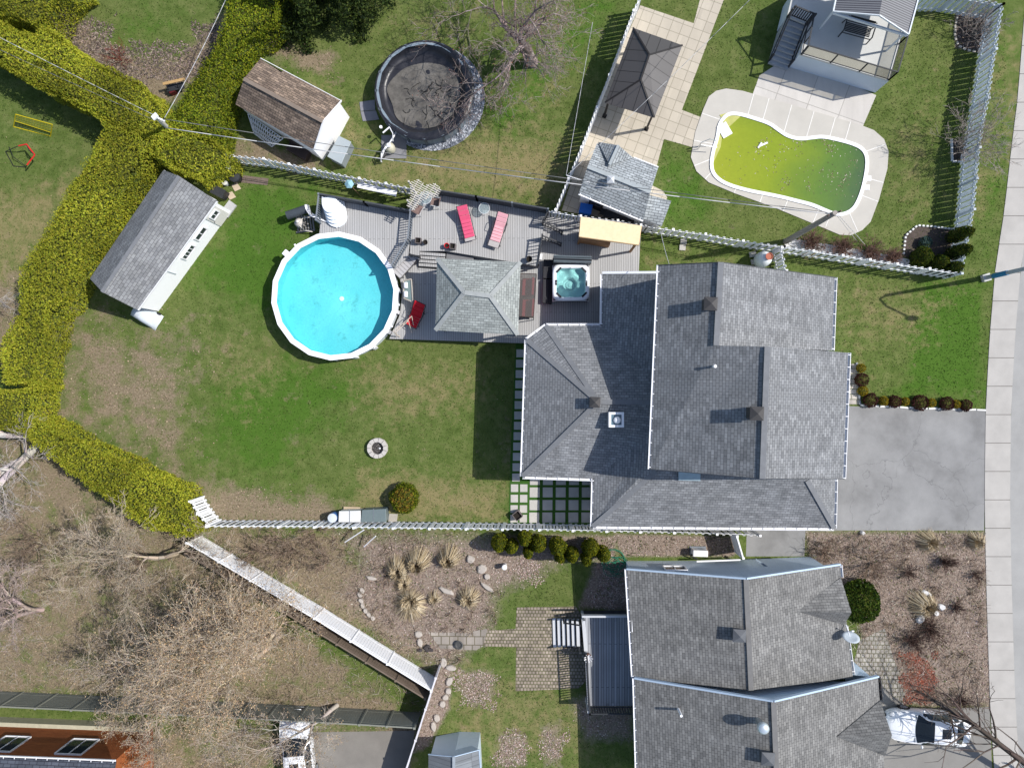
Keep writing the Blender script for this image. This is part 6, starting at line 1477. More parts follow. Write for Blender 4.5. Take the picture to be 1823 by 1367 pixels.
# ------------------------------------------------------------------ hedges and shrubs
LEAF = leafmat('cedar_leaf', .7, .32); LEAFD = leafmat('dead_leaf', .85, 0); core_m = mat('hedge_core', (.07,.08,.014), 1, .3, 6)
YG = [(.335,.305,.022),(.295,.285,.022),(.37,.33,.028),(.25,.26,.020),(.18,.205,.018),(.31,.25,.03)]
def edgedist(x, y, poly):
    d = np.full(x.shape, 1e9); j = len(poly)-1
    for i in range(len(poly)):
        ax, ay = poly[j][0], poly[j][1]; bx, by = poly[i][0]-ax, poly[i][1]-ay
        t = np.clip(((x-ax)*bx+(y-ay)*by)/(bx*bx+by*by+1e-9), 0, 1); d = np.minimum(d, np.hypot(x-ax-t*bx, y-ay-t*by)); j = i
    return d
def hedge(label, pts, h, dens=520, pal=YG, wts=(4,4,2.5,3,1.3,.6), size=.11):
    fp = [P(*p).xy for p in pts]; base = sum(fp, Vector((0,0)))/len(fp)
    t = thing('cedar_hedge', label, 'hedge', (base.x, base.y, 0), 'clipped cedar hedges')
    xs_ = [p.x for p in fp]; ys_ = [p.y for p in fp]; area = (max(xs_)-min(xs_))*(max(ys_)-min(ys_)); n = int(area*dens)
    x = rng.uniform(min(xs_)-.4, max(xs_)+.4, n); y = rng.uniform(min(ys_)-.4, max(ys_)+.4, n); di = edgedist(x, y, fp)
    wb = np.array([noise.noise(Vector((a*1.3, b_*1.3, 31)))+.5*noise.noise(Vector((a*4, b_*4, 37))) for a, b_ in zip(x, y)]) if n < 90000 else 0
    k = np.where(inpoly(x, y, fp), di > -.25*wb-.12, di < .34*wb+.06); x, y = x[k], y[k]
    d = edgedist(x, y, fp); ns = np.array([noise.noise(Vector((a*1.1, b_*1.1, 3))) for a, b_ in zip(x, y)]); n2 = np.array([noise.noise(Vector((a*3.1, b_*3.1, 9))) for a, b_ in zip(x, y)])
    n3 = np.array([noise.noise(Vector((a*7, b_*7, 19))) for a, b_ in zip(x, y)])
    z = h - .5*np.exp(-d/.2) + .24*ns + .10*n2 + .10*n3 + rng.uniform(-.06, .04, len(x))
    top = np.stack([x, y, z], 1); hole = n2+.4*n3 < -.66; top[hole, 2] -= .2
    side = []; cen_ = np.array([base.x, base.y])
    for a, b_ in zip(fp, fp[1:]+fp[:1]):
        L = (b_-a).length; m_ = int(L*h*dens*.6)
        if m_ < 1: continue
        u_ = rng.uniform(0, 1, m_); zz = rng.uniform(.1, h-.1, m_); e_ = (b_-a)/max(L, 1e-6); nrm_ = np.array([e_.y, -e_.x])
        w_ = np.array([noise.noise(Vector((a.x+e_.x*L*q*1, a.y+e_.y*L*q, z_*.9)))*.28 for q, z_ in zip(u_, zz)])+rng.uniform(-.1, .1, m_)
        side.append(np.stack([a.x+e_.x*L*u_+nrm_[0]*w_, a.y+e_.y*L*u_+nrm_[1]*w_, zz], 1))
    p = np.concatenate([top]+side); c = pick(len(p), pal, wts, .2)
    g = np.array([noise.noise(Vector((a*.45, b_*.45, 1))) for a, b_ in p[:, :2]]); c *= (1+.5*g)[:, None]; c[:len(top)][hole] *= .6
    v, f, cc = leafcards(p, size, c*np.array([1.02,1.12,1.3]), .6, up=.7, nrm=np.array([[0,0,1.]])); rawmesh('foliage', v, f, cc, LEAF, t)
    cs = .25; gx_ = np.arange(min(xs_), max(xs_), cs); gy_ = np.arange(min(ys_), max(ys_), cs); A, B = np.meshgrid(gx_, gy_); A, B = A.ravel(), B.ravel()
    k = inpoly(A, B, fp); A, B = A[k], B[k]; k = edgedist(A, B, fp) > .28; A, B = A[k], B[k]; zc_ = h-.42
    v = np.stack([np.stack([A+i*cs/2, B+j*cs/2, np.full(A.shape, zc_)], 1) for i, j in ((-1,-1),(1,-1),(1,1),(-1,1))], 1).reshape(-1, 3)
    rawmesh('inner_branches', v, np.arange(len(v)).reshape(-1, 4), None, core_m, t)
    return t
hh = 2.9
hedge('wide yellow-green hedge running diagonally from the left edge to the pale hedge pole', [(-70,20,hh),(0,38,hh),(55,58,hh),(98,62,1.5),(205,140,1),(290,180,.5),(330,235,1),(300,260,hh),(190,222,hh),(170,203,hh),(100,165,hh),(60,150,hh),(0,112,hh),(-70,75,hh)], hh)
hedge('short yellow-green hedge filling the top left corner behind the leaning pole', [(-70,-40,hh),(125,-40,hh),(114,0,2),(100,48,1.5),(58,44,hh),(0,20,hh),(-70,-2,hh)], hh)
hedge('hedge climbing to the top edge, left of the brown shed', [(425,-60,hh),(385,70,hh),(340,145,hh),(308,205,hh),(330,250,1),(415,270,.3),(428,200,.3),(428,150,.3),(460,100,.5),(505,60,1),(525,-50,1)], hh, pal=[(.21,.22,.011),(.17,.195,.011),(.25,.24,.013),(.11,.15,.010),(.06,.085,.009),(.2,.165,.018)])
hedge('short rounded hedge block above the upper end of the white shed', [(285,222,hh),(330,225,hh),(395,262,hh),(409,290,2),(398,318,.8),(372,333,.8),(332,306,.8),(300,296,hh),(268,275,hh),(268,235,hh)], hh)
hedge('broad yellow-green hedge behind the back wall of the white garden shed', [(185,215,hh),(290,232,hh),(283,300,1),(225,385,1),(160,490,1),(152,538,.4),(130,560,.4),(120,620,.3),(103,680,.3),(60,684,hh),(5,682,hh),(-5,620,hh),(30,560,hh),(38,480,hh),(75,420,hh),(125,325,hh),(160,270,hh)], hh)
hedge('small yellow hedge block below the dark gap at the left edge', [(-30,694,hh),(60,692,hh),(104,688,.4),(96,735,.4),(70,765,1.5),(20,768,hh),(-30,760,hh)], hh)
hedge('yellow-green hedge sloping down to the white fence corner, left of the brown lawn', [(96,742,.4),(160,776,.4),(230,812,.4),(352,868,.4),(347,905,1),(362,935,1.5),(330,957,hh),(275,945,hh),(195,895,hh),(145,860,hh),(80,812,hh),(38,772,hh),(60,748,hh)], hh)

def shrub(name, label, cat, tip, h, r_, pal, wts=None, group=None, dens=260, cone=.5, size=.12, core=True, brown=None):
    """leafy shrub; tip = pixel where its top shows"""
    p = P(*tip, h); t = thing(name, label, cat, (p.x, p.y, 0), group); n = int(dens*2*math.pi*r_*(h+r_)*.8)
    a = rng.uniform(0, 2*math.pi, n); u_ = rng.uniform(0, 1, n)**.8; prof = np.where(u_ < .35, .75+.25*u_/.35, np.sqrt(np.clip(1-((u_-.35)/.65)**(2-cone), 0, 1)))
    rr = r_*prof*(1+.16*np.array([noise.noise(Vector((math.cos(q)*1.6+p.x, math.sin(q)*1.6+p.y, w_*h*1.5))) for q, w_ in zip(a, u_)]))*rng.uniform(.86, 1.04, n)
    q = np.stack([p.x+rr*np.cos(a), p.y+rr*np.sin(a), .05+u_*(h-.05)], 1); c = pick(n, pal, wts, .25)
    if brown: k = (u_ > .8) & (rng.uniform(0, 1, n) < .7); c[k] = pick(int(k.sum()), brown, None, .2)
    v, f, cc = leafcards(q, size, c, .55); rawmesh('foliage', v, f, cc, LEAF, t)
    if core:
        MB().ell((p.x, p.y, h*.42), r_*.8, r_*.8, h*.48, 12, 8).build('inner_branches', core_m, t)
    return t
ARB = [(.17,.185,.010),(.10,.13,.010),(.24,.23,.012),(.05,.075,.01)]
tips = [((888,974),.50,'first, at the left end'),((910,980),.38,'second'),((934,965),.42,'third'),((940,991),.30,'fourth, small and low'),((959,975),.48,'fifth'),((994,980),.52,'sixth, broad'),((998,998),.34,'seventh, low'),((1020,995),.42,'eighth'),((1046,1003),.32,'ninth, small and lowest'),((1054,983),.52,'tenth, tall and broad'),((1077,994),.42,'last, at the right end')]
for (a, r_, w_) in tips: shrub('cedar_shrub', w_+' of the row of cedars below the lower fence', 'cedar', a, 2.1, r_, ARB, group='row of cedars below the lower fence', cone=.3, size=.11)
for (a, h_, r_, w_) in (((1733,409),2.3,.42,'uppermost of the three slim cedars leaning over the tall fence'),((1730,441),2.3,.42,'middle of the three slim cedars leaning over the tall fence'),((1714,473),2.1,.42,'lowest of the three slim cedars, in the fence corner'),((1655,452),1.5,.55,'squat cedar at the left end of the angular bed'),((1686,464),1.6,.5,'squat cedar in the middle of the fence corner, right of its twin')):
    shrub('cedar_shrub', w_, 'cedar', a, h_, r_, [(.045,.08,.012),(.10,.135,.012),(.03,.05,.01),(.20,.19,.015)], (4,3,3,1), group='cedars in the angular bed', cone=.4, size=.11)
shrub('round_bush', 'round clipped bush with a browned top, beside the dark storage box', 'bush', (716,890), 1.25, .86, [(.13,.17,.012),(.08,.12,.01),(.20,.21,.012)], brown=[(.24,.15,.025),(.30,.19,.03),(.20,.18,.02)], cone=-1, dens=330)
shrub('evergreen_bush', 'dark evergreen bush at the front corner of the blue-grey house', 'bush', (1541,1078), 1.6, 1.2, [(.035,.07,.010),(.06,.105,.012),(.02,.04,.008),(.10,.14,.015)], cone=-1, dens=330, size=.14)
shrub('blue_spruce', 'tiny blue-green spruce in the dark mulch of the angular bed', 'bush', (1653,430), .6, .36, [(.10,.17,.15),(.16,.25,.22),(.05,.09,.08)], size=.1, dens=350)
MR = [(.07,.022,.022),(.11,.04,.035),(.04,.015,.015)]; YL = [(.28,.21,.012),(.20,.18,.012),(.33,.22,.02)]
for i, (x, y, r_, p_) in enumerate(((1536,655,.26,1),(1537,676,.40,0),(1539,696,.28,1),(1553,713,.42,0),(1577,714,.27,1),(1597,715,.36,0),(1615,715,.25,1),(1642,717,.46,0),(1662,717,.25,1),(1690,719,.40,0),(1706,720,.24,1),(1724,722,.34,0))):
    nm = ('yellow', 'maroon')[1-p_]; where = ('uppermost, by the entry path', 'second from the top, by the entry path', 'third, by the entry path', 'at the corner of the driveway kerb', 'first yellow one along the driveway', 'second maroon one along the driveway', 'second yellow one along the driveway', 'widest one, halfway along the driveway', 'third yellow one along the driveway', 'next to last maroon one along the driveway', 'last yellow one along the driveway', 'last one, nearest the sidewalk')[i]
    shrub('dwarf_bush', 'dwarf '+nm+' bush, '+where, 'bush', (x, y), .5, r_, (MR, YL)[p_], group='dwarf bushes edging the front lawn', cone=-1, size=.08, dens=520)
BRN = [(.14,.075,.05),(.20,.12,.085),(.09,.05,.04)]
def twigs(name, label, cat, base, h, r_, n, cols, group=None, depth=2, rad=.018, lean=(0,0), spread=.7):
    """bare many-stemmed shrub; base pixel on the ground"""
    p = P(*base, 0); t = thing(name, label, cat, (p.x, p.y, 0), group); out = []
    for i in range(n):
        a = random.uniform(0, 6.28); q = random.uniform(.1, 1)*r_
        d = Vector((math.cos(a)*q+lean[0], math.sin(a)*q+lean[1], h)); grow((p.x+math.cos(a)*q*.25, p.y+math.sin(a)*q*.25, 0), d, d.length*.62, rad, depth, out, (3, 4), spread, .2, .1, .55)
    o = np.array(out); v, f = tubes(o[:, :8], 3); c = np.repeat(pick(len(o), cols, None, .2), 6, axis=0); rawmesh('branches', v, f, c, LEAFD, t); return t
for i, (x, y, r_, w_) in enumerate(((1441,434,.85,'largest, next to the utility pole'),(1497,443,.70,'second from the pole'),(1546,451,.85,'third from the pole, broad'),(1583,459,.5,'last and smallest, before the cedars'))):
    twigs('brown_shrub', 'leafless brown shrub on the white gravel, '+w_, 'shrub', (x, y), .75, r_*.95, 90, [(.22,.13,.10),(.30,.19,.15),(.14,.085,.065)], 'leafless brown shrubs along the fence', 2, .018)
GR = [(.32,.28,.25),(.24,.20,.18),(.40,.35,.31)]
twigs('bare_shrub', 'bare grey shrub leaning through the tall fence, with a fan-shaped shadow on the lawn', 'shrub', (1707,262), 3.0, 1.3, 20, GR, None, 3, .022)
twigs('bare_shrub', 'bare tangled shrub in the curved corner bed', 'shrub', (1727,65), 1.6, 1.3, 18, GR, None, 3, .02)
twigs('red_shrub', 'bare reddish shrub in the brown bed, top left', 'shrub', (218,108), .9, .9, 14, [(.22,.05,.035),(.16,.04,.03)], None, 2, .012)
DK_ = [(.10,.055,.045),(.06,.04,.035),(.16,.10,.08)]
for i, (x, y, h_, r_, n, w_) in enumerate(((1680,998,.7,.5,26,'near the top of the front garden'),(1655,1118,.7,.8,30,'above the red mulch patch'),(1622,1140,.7,.8,30,'at the upper left corner of the red mulch patch'),(1702,1078,.5,.5,16,'beside the lawn strip of the front garden'),(1712,1245,.6,.6,18,'by the sidewalk near the white sedan'),(1615,1018,.6,.6,14,'in the middle of the front garden'),(1550,1000,1.2,1.6,22,'sprawling by the upper right corner of the blue-grey house'),(1470,985,.9,1.2,18,'on the gravel above the blue-grey roof'),(1735,1020,.5,.5,10,'close to the sidewalk, upper part'))):
    twigs('bare_shrub', 'dark leafless shrub '+w_, 'shrub', (x, y), h_, r_, int(n*1.8), DK_ if i not in (6, 7) else [(.2,.14,.10),(.28,.2,.15)], 'leafless shrubs of the front garden', 2, .017)
for i, (x, y, h_, r_, n, w_) in enumerate(((520,980,1.4,1.3,26,'with dark centre below the left part of the lower fence'),(455,985,1.3,1.2,20,'left of the dark-centred shrub'),(585,1000,1.0,1.0,14,'between the dark-centred shrub and the rock garden'),(690,1030,.4,.5,8,'inside the rock garden'),(250,1000,1.8,1.6,22,'below the end of the sloping hedge'),(420,1075,1.4,1.4,18,'beyond the long white fence'),(70,960,1.8,1.8,20,'beside the left edge, below the fallen trunks'),(560,945,.7,.8,10,'close under the lower fence'))):
    twigs('bare_shrub', 'tangled leafless shrub '+w_, 'shrub', (x, y), h_, r_, n, [(.26,.19,.13),(.18,.13,.10),(.34,.26,.2)], 'tangled shrubs of the lower left gardens', 3, .02)
def tuft(label, base, r_, h, n, lean=(0,0), flop=.95):
    p = P(*base, 0); t = thing('ornamental_grass', label, 'ornamental grass', (p.x, p.y, 0), 'dry ornamental grasses'); V, C = [], []
    for i in range(n):
        a = random.uniform(0, 6.28); d = Vector((math.cos(a), math.sin(a), 0)); L = random.uniform(.25, 1)**.8*r_; hb = h*random.uniform(.6, 1)
        b0 = Vector((p.x, p.y, 0))+d*random.uniform(0, .12); m1 = b0+d*L*.45+Vector((lean[0]*.4, lean[1]*.4, hb)); e_ = b0+d*L+Vector((lean[0], lean[1], hb*(1-flop)))
        s = Vector((-d.y, d.x, 0))*.014; V += [b0-s, b0+s, m1+s, m1-s, m1-s, m1+s, e_+s*.3, e_-s*.3]; C += [random.choice([(.42,.33,.20),(.50,.41,.27),(.30,.23,.14),(.55,.47,.34)])]*8
    rawmesh('blades', np.array([tuple(q) for q in V]), np.arange(len(V)).reshape(-1, 4), np.array(C), LEAFD, t)
for a in (('tan tussock at the upper left of the rock garden', (710,1018), .85, .8, 420, (-.1,.3)), ('tall tan tussock close to the lower fence in the rock garden', (743,1008), .9, .9, 420, (0,.5)), ('tan tussock at the upper right of the rock garden', (797,1000), .8, .8, 340, (.1,.4)),
          ('large flattened tan tussock in the middle of the rock garden', (733,1065), 1.1, .7, 560, (-.1,-.4)), ('small fan of tan grass below the middle stone', (773,1066), .5, .4, 130, (0,.1)), ('tan tussock near the right edge of the rock garden', (833,1066), .8, .6, 300, (0,.1)), ('low tan tussock between the upper two clumps', (722,1040), .6, .5, 200, (-.2,.1)),
          ('straw-coloured tussock at the upper edge of the front garden', (1655,965), .8, .6, 260, (-.2,.1)), ('straw-coloured tussock at the corner of the sidewalk and driveway', (1733,964), .6, .5, 220, (.1,0)), ('large straw-coloured tussock ringed by white rocks', (1650,1082), .95, .6, 420, (-.35,.3))): tuft(*a)

# ------------------------------------------------------------------ trees
def tree(label, base, d, L, r_, depth, cols, kid=(3,5), spread=.75, lift=.1, buds=None, shrink=.66, name='bare_tree', group='bare trees', wob=.16, trunks=1, bud_size=.07, seed=1, extra=None, tilt=0):
    random.seed(seed); p = P(*base, 0); t = thing(name, label, 'tree', (p.x, p.y, 0), group); out, tp = [], []
    for k in range(trunks):
        dd = Vector(d)+Vector((random.gauss(0, .25*(k > 0)), random.gauss(0, .25*(k > 0)), 0)); grow((p.x+.2*k, p.y, 0), dd, L, r_, depth, out, kid, spread, wob, lift, shrink, tp, 4)
    if extra:
        for (a, b_, r0, r1, dep) in extra:
            a, b_ = Vector(a), Vector(b_); n = 4; 
            for i in range(n): out.append((*a.lerp(b_, i/n), *a.lerp(b_, (i+1)/n), r0+(r1-r0)*i/n, r0+(r1-r0)*(i+1)/n, depth))
            for i in range(1, n+1):
                for k in range(2): grow(a.lerp(b_, i/n), (b_-a).normalized()+Vector((random.gauss(0,.6), random.gauss(0,.6), random.gauss(0,.35))), (b_-a).length*.45, max(.02, r1*.55), dep, out, kid, spread, wob, lift, shrink, tp, 3)
    o = np.array(out); big_ = o[:, 6] > r_*.33
    for nm, s, n in (('trunk', o[big_], 8), ('branches', o[~big_], 3)):
        if len(s): v, f = tubes(s[:, :8], n); rawmesh(nm, v, f, np.repeat(pick(len(s), cols, None, .12), 2*n, axis=0), LEAFD, t)
    if buds:
        tp_ = np.array([tuple(q) for q in tp]); tp_ = np.repeat(tp_, buds[1], axis=0)+rng.normal(0, .10, (len(tp_)*buds[1], 3)); v, f, c = leafcards(tp_, bud_size, pick(len(tp_), buds[0], None, .2), .6); rawmesh('buds', v, f, c, LEAF, t)
    return t
GRY = [(.34,.29,.27),(.26,.21,.20),(.42,.37,.34)]
tree('large bare tree with reddish twig tips, above the black covered pool', (948,112), (-.22,.02,1), 3.3, .36, 6, [(.30,.24,.22),(.38,.31,.29),(.20,.155,.14)], (4,4), 1.0, .0, ([(.36,.13,.09),(.25,.14,.10)], 1), .70, seed=17, bud_size=.06)
TAN = [(.42,.32,.22),(.34,.25,.17),(.50,.40,.29)]
tree('wide bare tree covered in tan buds, at the bottom edge left of the grey shed', (490,1130), (-.05,-.08,1), 3.1, .24, 6, [(.48,.39,.29),(.40,.31,.22),(.56,.48,.39)], (3,5), 1.0, .04, ([(.52,.36,.21),(.42,.29,.17),(.60,.46,.30)], 3), .72, seed=8, bud_size=.085, trunks=2)
tree('bare tree with drooping tan twigs beside the end of the sloping hedge', (310,985), (-.35,-.1,1), 2.6, .15, 6, [(.47,.40,.31),(.38,.31,.24)], (3,4), .85, .03, ([(.44,.33,.20),(.34,.26,.15)], 1), .70, seed=3, bud_size=.06, trunks=2)
tree('bare tree beyond the grey plank fence with thin pinkish twigs, left edge', (70,1085), (-.2,.1,1), 2.6, .14, 6, [(.44,.35,.32),(.36,.29,.26)], (3,4), .9, .03, ([(.42,.30,.24)], 1), .70, seed=12, trunks=2, bud_size=.05)
a0 = P(62,797,1.0)
tree('fallen-looking pale trunk with grey twigs reaching over the left hedge end', (70,792), (-.6,-.75,.45), 2.4, .18, 5, [(.50,.45,.42),(.42,.37,.34)], (3,4), .85, .02, None, .72, seed=4, extra=[(a0, P(-20,880,3.0), .24, .16, 4), (P(50,775,.8), P(-30,774,2.0), .2, .16, 2)])
tree('bare grey tree at the left edge spreading twigs over the broad hedge', (-40,625), (.35,.0,1), 2.8, .18, 6, [(.46,.43,.41),(.37,.34,.32)], (3,4), .9, .06, None, .70, seed=9)
tree('bare tree at the bottom left above the orange house roof', (290,1215), (-.1,-.1,1), 2.6, .15, 6, [(.44,.37,.30),(.36,.30,.24)], (3,4), .95, .04, ([(.48,.36,.22),(.36,.27,.17)], 2), .70, seed=21, bud_size=.08, trunks=2)
tree('slender budding tree with pale bark, between the long white fence and the white car', (600,1255), (-.35,-.05,1), 2.9, .15, 6, [(.44,.38,.32),(.35,.29,.24)], (3,4), .95, .03, ([(.50,.38,.24),(.40,.29,.18)], 2), .70, seed=33, bud_size=.08)
K1 = [(.085,.065,.055),(.06,.045,.04),(.12,.095,.08)]
q0, q1, q2, q3 = P(1860,1400,2.2), P(1735,1290,3.2), P(1663,1246,3.2), P(1628,1228,3.1)
q4, q5, q6 = P(1870,1325,3.0), P(1745,1297,3.4), P(1692,1270,3.2)
tree('dark leafless tree at the lower right corner reaching over the white sedan', (1885,1405), (0,.0,1), 2.6, .3, 3, K1, (2,3), .8, .1, None, .62, seed=6,
     extra=[(P(1885,1405,0), P(1885,1405,1.8), .3, .2, 1), (P(1885,1405,1.8), q1, .17, .13, 2), (q1, q2, .13, .09, 2), (q2, q3, .09, .05, 1), (P(1885,1405,1.8), q5, .14, .09, 1), (q5, q6, .10, .07, 2), (q6, P(1700,1310,3.0), .06, .04, 1), (q5, P(1740,1240,3.6), .05, .03, 2)])
# dark spruces at the top
def conifer(label, base, h, r_, pal, n=15000, seed=1):
    p = P(*base, 0); t = thing('spruce_tree', label, 'tree', (p.x, p.y, 0), 'dark evergreens at the top edge'); MB().tube((p.x,p.y,0), (p.x,p.y,h*.95), .16, .03, 8).build('trunk', mat('bark', (.10,.07,.05), .9), t)
    u_ = rng.uniform(0, 1, n)**1.3; nb = 60; bz_ = rng.uniform(0, 1, nb)**1.2; ba = rng.uniform(0, 6.283, nb); k = rng.integers(0, nb, n)
    uu = bz_[k]; R_ = r_*(1-uu)+.15; f_ = rng.uniform(.1, 1, n)**.7; a = ba[k]+rng.normal(0, .16, n)*(1.2-f_*.5)
    q = np.stack([p.x+R_*f_*np.cos(a), p.y+R_*f_*np.sin(a), .6+uu*(h-.8)-.35*f_*R_*.6+rng.normal(0, .10, n)], 1)
    v, f, c = leafcards(q, .17, pick(n, pal, None, .25), .5); rawmesh('foliage', v, f, c, LEAF, t); return t
DG = [(.028,.05,.014),(.05,.08,.018),(.018,.03,.012),(.07,.10,.02)]
conifer('dark spruce at the top edge right of the hedge', (540,22), 6.5, 2.5, DG, 18000); conifer('dark spruce at the top edge above the brown shed', (625,-5), 8.0, 2.8, DG, 20000); conifer('dark spruce partly cut by the top edge, between the other two', (585,-75), 8, 2.4, DG, 9000)

# ------------------------------------------------------------------ ground litter and grass
def offhard(px, py):
    k = np.ones(px.shape, bool)
    for h in HARD: k &= ~inpoly(px, py, h)
    return k
for h, z_ in ((KP, 0), ([(P_.x, P_.y) for P_ in []], 0)):
    if h: HARD.append(h)
HARD += [[(575,352),(735,381),(975,384),(1141,408),(1137,487),(1480,495),(1487,940),(1055,937),(1055,850),(930,850),(936,612),(690,604)]]
cp_ = [topix(pc.x+3.7*math.cos(a), pc.y+3.7*math.sin(a)) for a in np.linspace(0, 6.2, 24)]; HARD.append([tuple(q) for q in cp_])
cp_ = [topix(pk_.x+3.1*math.cos(a), pk_.y+3.1*math.sin(a)) for a in np.linspace(0, 6.2, 24)]; HARD.append([tuple(q) for q in cp_])
HARD += [[(1130,995),(1490,1000),(1520,1200),(1560,1210),(1570,1400),(1135,1400)], [(1408,30),(1435,44),(1425,97),(1560,160),(1630,-60),(1410,-60)], [(1352,135),(1340,168),(1535,228),(1562,165),(1405,100)], [(1045,320),(1165,370),(1170,300),(1070,270)]]
def scatter(n):
    px = rng.uniform(-60, 1790, n); py = rng.uniform(-60, 1427, n); k = offhard(px, py); px, py = px[k], py[k]; return px, py, masks(px, py)
px, py, (mD, mB, mM, mL) = scatter(230000)
jit = rng.normal(0, .28, len(px)); isM = mM+jit*.4 > .5; isB = (mB+jit > .55) & ~isM & (mB > .08); grassy = ~isM & (~isB | (rng.uniform(0, 1, len(px)) < .25))
X_ = np.array([tuple(P(a, b_, 0)) for a, b_ in zip(px, py)])
g_ = X_[grassy]; n = len(g_); dry = (mD[grassy]+rng.normal(0, .3, n)) > .62; lush = (mL[grassy]+rng.normal(0, .3, n)) > .55; bb = isB[grassy]
c = pick(n, [(.11,.16,.036),(.074,.12,.022),(.15,.192,.052),(.17,.185,.07),(.056,.086,.018)], (4,4,2.5,1.3,2), .2)
c[lush] = pick(int(lush.sum()), [(.06,.126,.017),(.082,.154,.024),(.045,.092,.013)], None, .2); c[dry] = pick(int(dry.sum()), [(.29,.25,.125),(.20,.185,.075),(.11,.14,.035),(.35,.30,.17)], None, .2)
c[bb] = pick(int(bb.sum()), [(.14,.17,.05),(.22,.2,.09),(.1,.13,.04)], None, .2)
patch_ = np.array([noise.noise(Vector((a*.28, b_*.28, 2)))+.5*noise.noise(Vector((a*1.1, b_*1.1, 4))) for a, b_ in g_[:, :2]]); c *= (1+.35*patch_)[:, None]
g_[:, 2] = .02; v, f, cc = leafcards(g_, .085, c, .4, up=1.2, nrm=np.array([[0,0,1.]])); v[:, 2] = np.maximum(v[:, 2], .002)
tag(rawmesh('grass', v, f, cc, leafmat('grass_blade', .9, .3)), 'short spring grass of the lawns', kind='stuff')
l_ = X_[~grassy]; mm = isM[~grassy]; n = len(l_); c = pick(n, [(.23,.175,.12),(.33,.26,.18),(.15,.115,.08),(.28,.21,.15)], None, .25)
c[mm] = pick(int(mm.sum()), [(.42,.34,.30),(.29,.21,.175),(.16,.12,.09),(.52,.45,.40),(.36,.26,.21),(.16,.18,.06)], (3,3,2.5,1.5,2,.8), .2)
l_[:, 2] = .025; v, f, cc = leafcards(l_, .085, c, .6, up=1.5, nrm=np.array([[0,0,1.]])); v[:, 2] = np.maximum(v[:, 2], .002)
tag(rawmesh('leaf_litter', v, f, cc, LEAFD), 'dead leaves and bark litter on the beds', kind='stuff')

# red bark chips by the driveway of the blue-grey house, and fallen twigs
def chips(name, label, px0, n, pal, size, spread_, m):
    pts = []
    while len(pts) < n:
        x, y = random.uniform(px0[0]-8, px0[2]+8), random.uniform(px0[1]-8, px0[3]+8); w_ = noise.noise(Vector((x*.045, y*.045, 7)))
        dx = min(x-px0[0], px0[2]-x, y-px0[1], px0[3]-y)
        if dx+w_*spread_ > random.uniform(-2, 10): pts.append(P(x, y, .02))
    v, f, c = leafcards(np.array([tuple(p) for p in pts]), size, pick(n, pal, None, .25), .6, up=1.5, nrm=np.array([[0,0,1.]])); v[:, 2] = np.maximum(v[:, 2], .014)
    return tag(rawmesh(name, v, f, c, m), label, kind='stuff')
chips('red_bark_chips', 'patch of red bark chips in the front garden', (1606,1160,1664,1256), 4200, [(.30,.085,.05),(.24,.07,.045),(.34,.14,.09),(.2,.11,.08),(.3,.22,.18)], .11, 22, LEAFD)
for (x, y, r_) in ((940,1018,26),(850,1224,36),(912,1335,32),(985,1325,24),(1100,1040,40)): chips('leaf_scatter', 'pinkish fallen leaves thinning out over the grass', (x-r_,y-r_,x+r_,y+r_), int(r_*r_*1.0), [(.44,.34,.30),(.33,.23,.20),(.50,.42,.38),(.2,.14,.11)], .085, 26, LEAFD)
sg = []
for _ in range(9000):
    x, y = (random.uniform(-40, 780), random.uniform(930, 1260)) if random.random() < .7 else (random.uniform(1430, 1752), random.uniform(950, 1255))
    if x < 780 and y > 1255: continue
    p = P(x, y, random.uniform(.02, .12)); a = random.uniform(0, 6.28); L = random.uniform(.12, .55); q = p+Vector((math.cos(a)*L, math.sin(a)*L, random.uniform(-.01, .05))); sg.append((*p, *q, .008, .005))
v, f = tubes(sg, 3); tag(rawmesh('fallen_twigs', v, f, np.repeat(pick(len(sg), [(.40,.33,.27),(.28,.21,.16),(.16,.12,.1),(.5,.44,.38)], None, .2), 6, axis=0), LEAFD), 'fallen twigs lying over the lower gardens', kind='stuff')
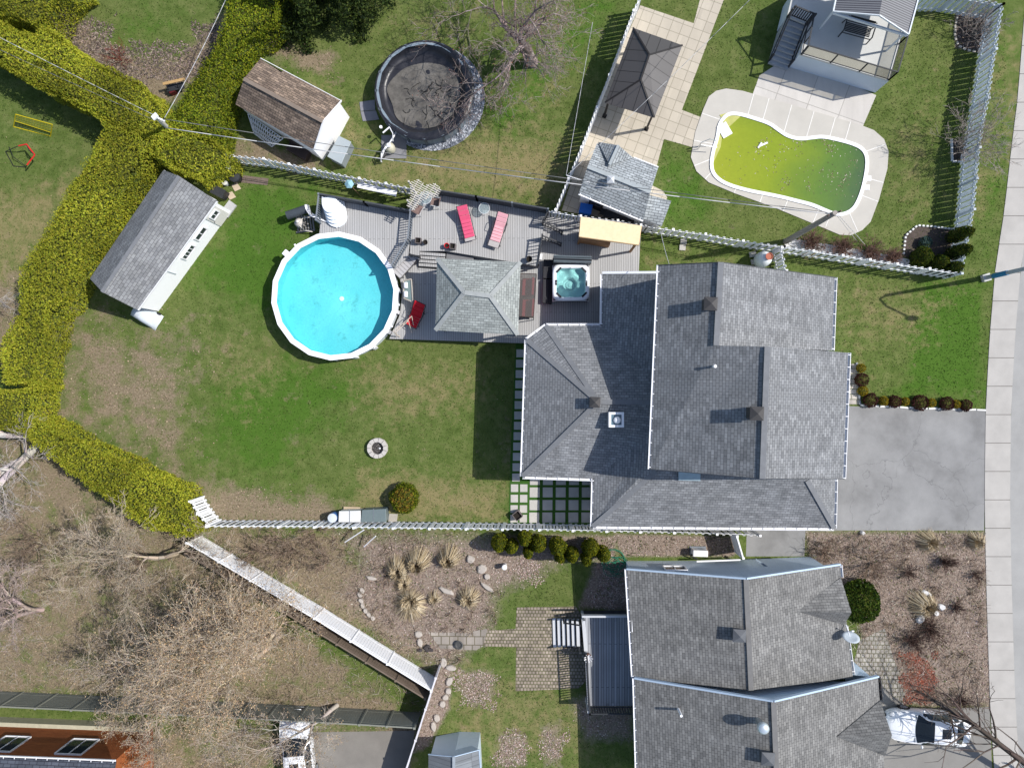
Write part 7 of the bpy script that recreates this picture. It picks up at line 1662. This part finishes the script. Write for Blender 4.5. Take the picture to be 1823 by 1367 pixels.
wd_n = 2600; wx = rng.uniform(600, 1750, wd_n); wy = rng.uniform(945, 1260, wd_n); k = offhard(wx, wy) & (np.array([noise.noise(Vector((a*.02, b_*.02, 5))) for a, b_ in zip(wx, wy)]) > .05); wx, wy = wx[k], wy[k]
wp = np.array([tuple(P(a, b_, .05)) for a, b_ in zip(wx, wy)]); wp = np.repeat(wp, 4, axis=0)+rng.normal(0, .07, (len(wp)*4, 3))*np.array([1, 1, .2]); v, f, c = leafcards(wp, .09, pick(len(wp), [(.07,.12,.02),(.12,.17,.04),(.17,.19,.06)]), .5); v[:, 2] = np.maximum(v[:, 2], .01)
tag(rawmesh('weeds', v, f, c, LEAF), 'small green weeds coming up through the beds', kind='stuff')

st_s = []
def inany(x, y): return (600 < x < 890 and 945 < y < 1200) or (1440 < x < 1750 and 950 < y < 1255) or (340 < x < 700 and 945 < y < 1060)
while len(st_s) < 5200:
    x, y = random.uniform(340, 1750), random.uniform(945, 1255)
    if not inany(x, y) or noise.noise(Vector((x*.018, y*.018, 2))) < -.05: continue
    if not offhard(np.array([x]), np.array([y]))[0] or max(float(q[0]) for q in masks(np.array([x]), np.array([y]))[1:3]) < .4: continue
    p = P(x, y, 0); h_ = random.uniform(.15, .55); a0 = random.uniform(0, 6.28)
    for k in range(random.randint(5, 14)):
        a = random.uniform(0, 6.28); r_ = random.uniform(.08, .38); q = p+Vector((math.cos(a)*r_, math.sin(a)*r_, h_*random.uniform(.4, 1))); st_s.append((*p, *q, .009, .006))
v, f = tubes(st_s, 3); tag(rawmesh('dry_stems', v, f, np.repeat(pick(len(st_s), [(.38,.30,.22),(.27,.20,.15),(.17,.12,.09),(.46,.39,.30)], None, .2), 6, axis=0), LEAFD), 'tangle of dry stems over the garden beds', kind='stuff')

for r_ in ((150,75,400,150),(345,40,395,90),(120,30,200,100)): chips('bark_mulch', 'dark bark mulch on the bed beside the diagonal hedge', r_, int((r_[2]-r_[0])*(r_[3]-r_[1])*.22), [(.13,.10,.085),(.20,.155,.13),(.08,.065,.055),(.27,.21,.175)], .13, 20, LEAFD)
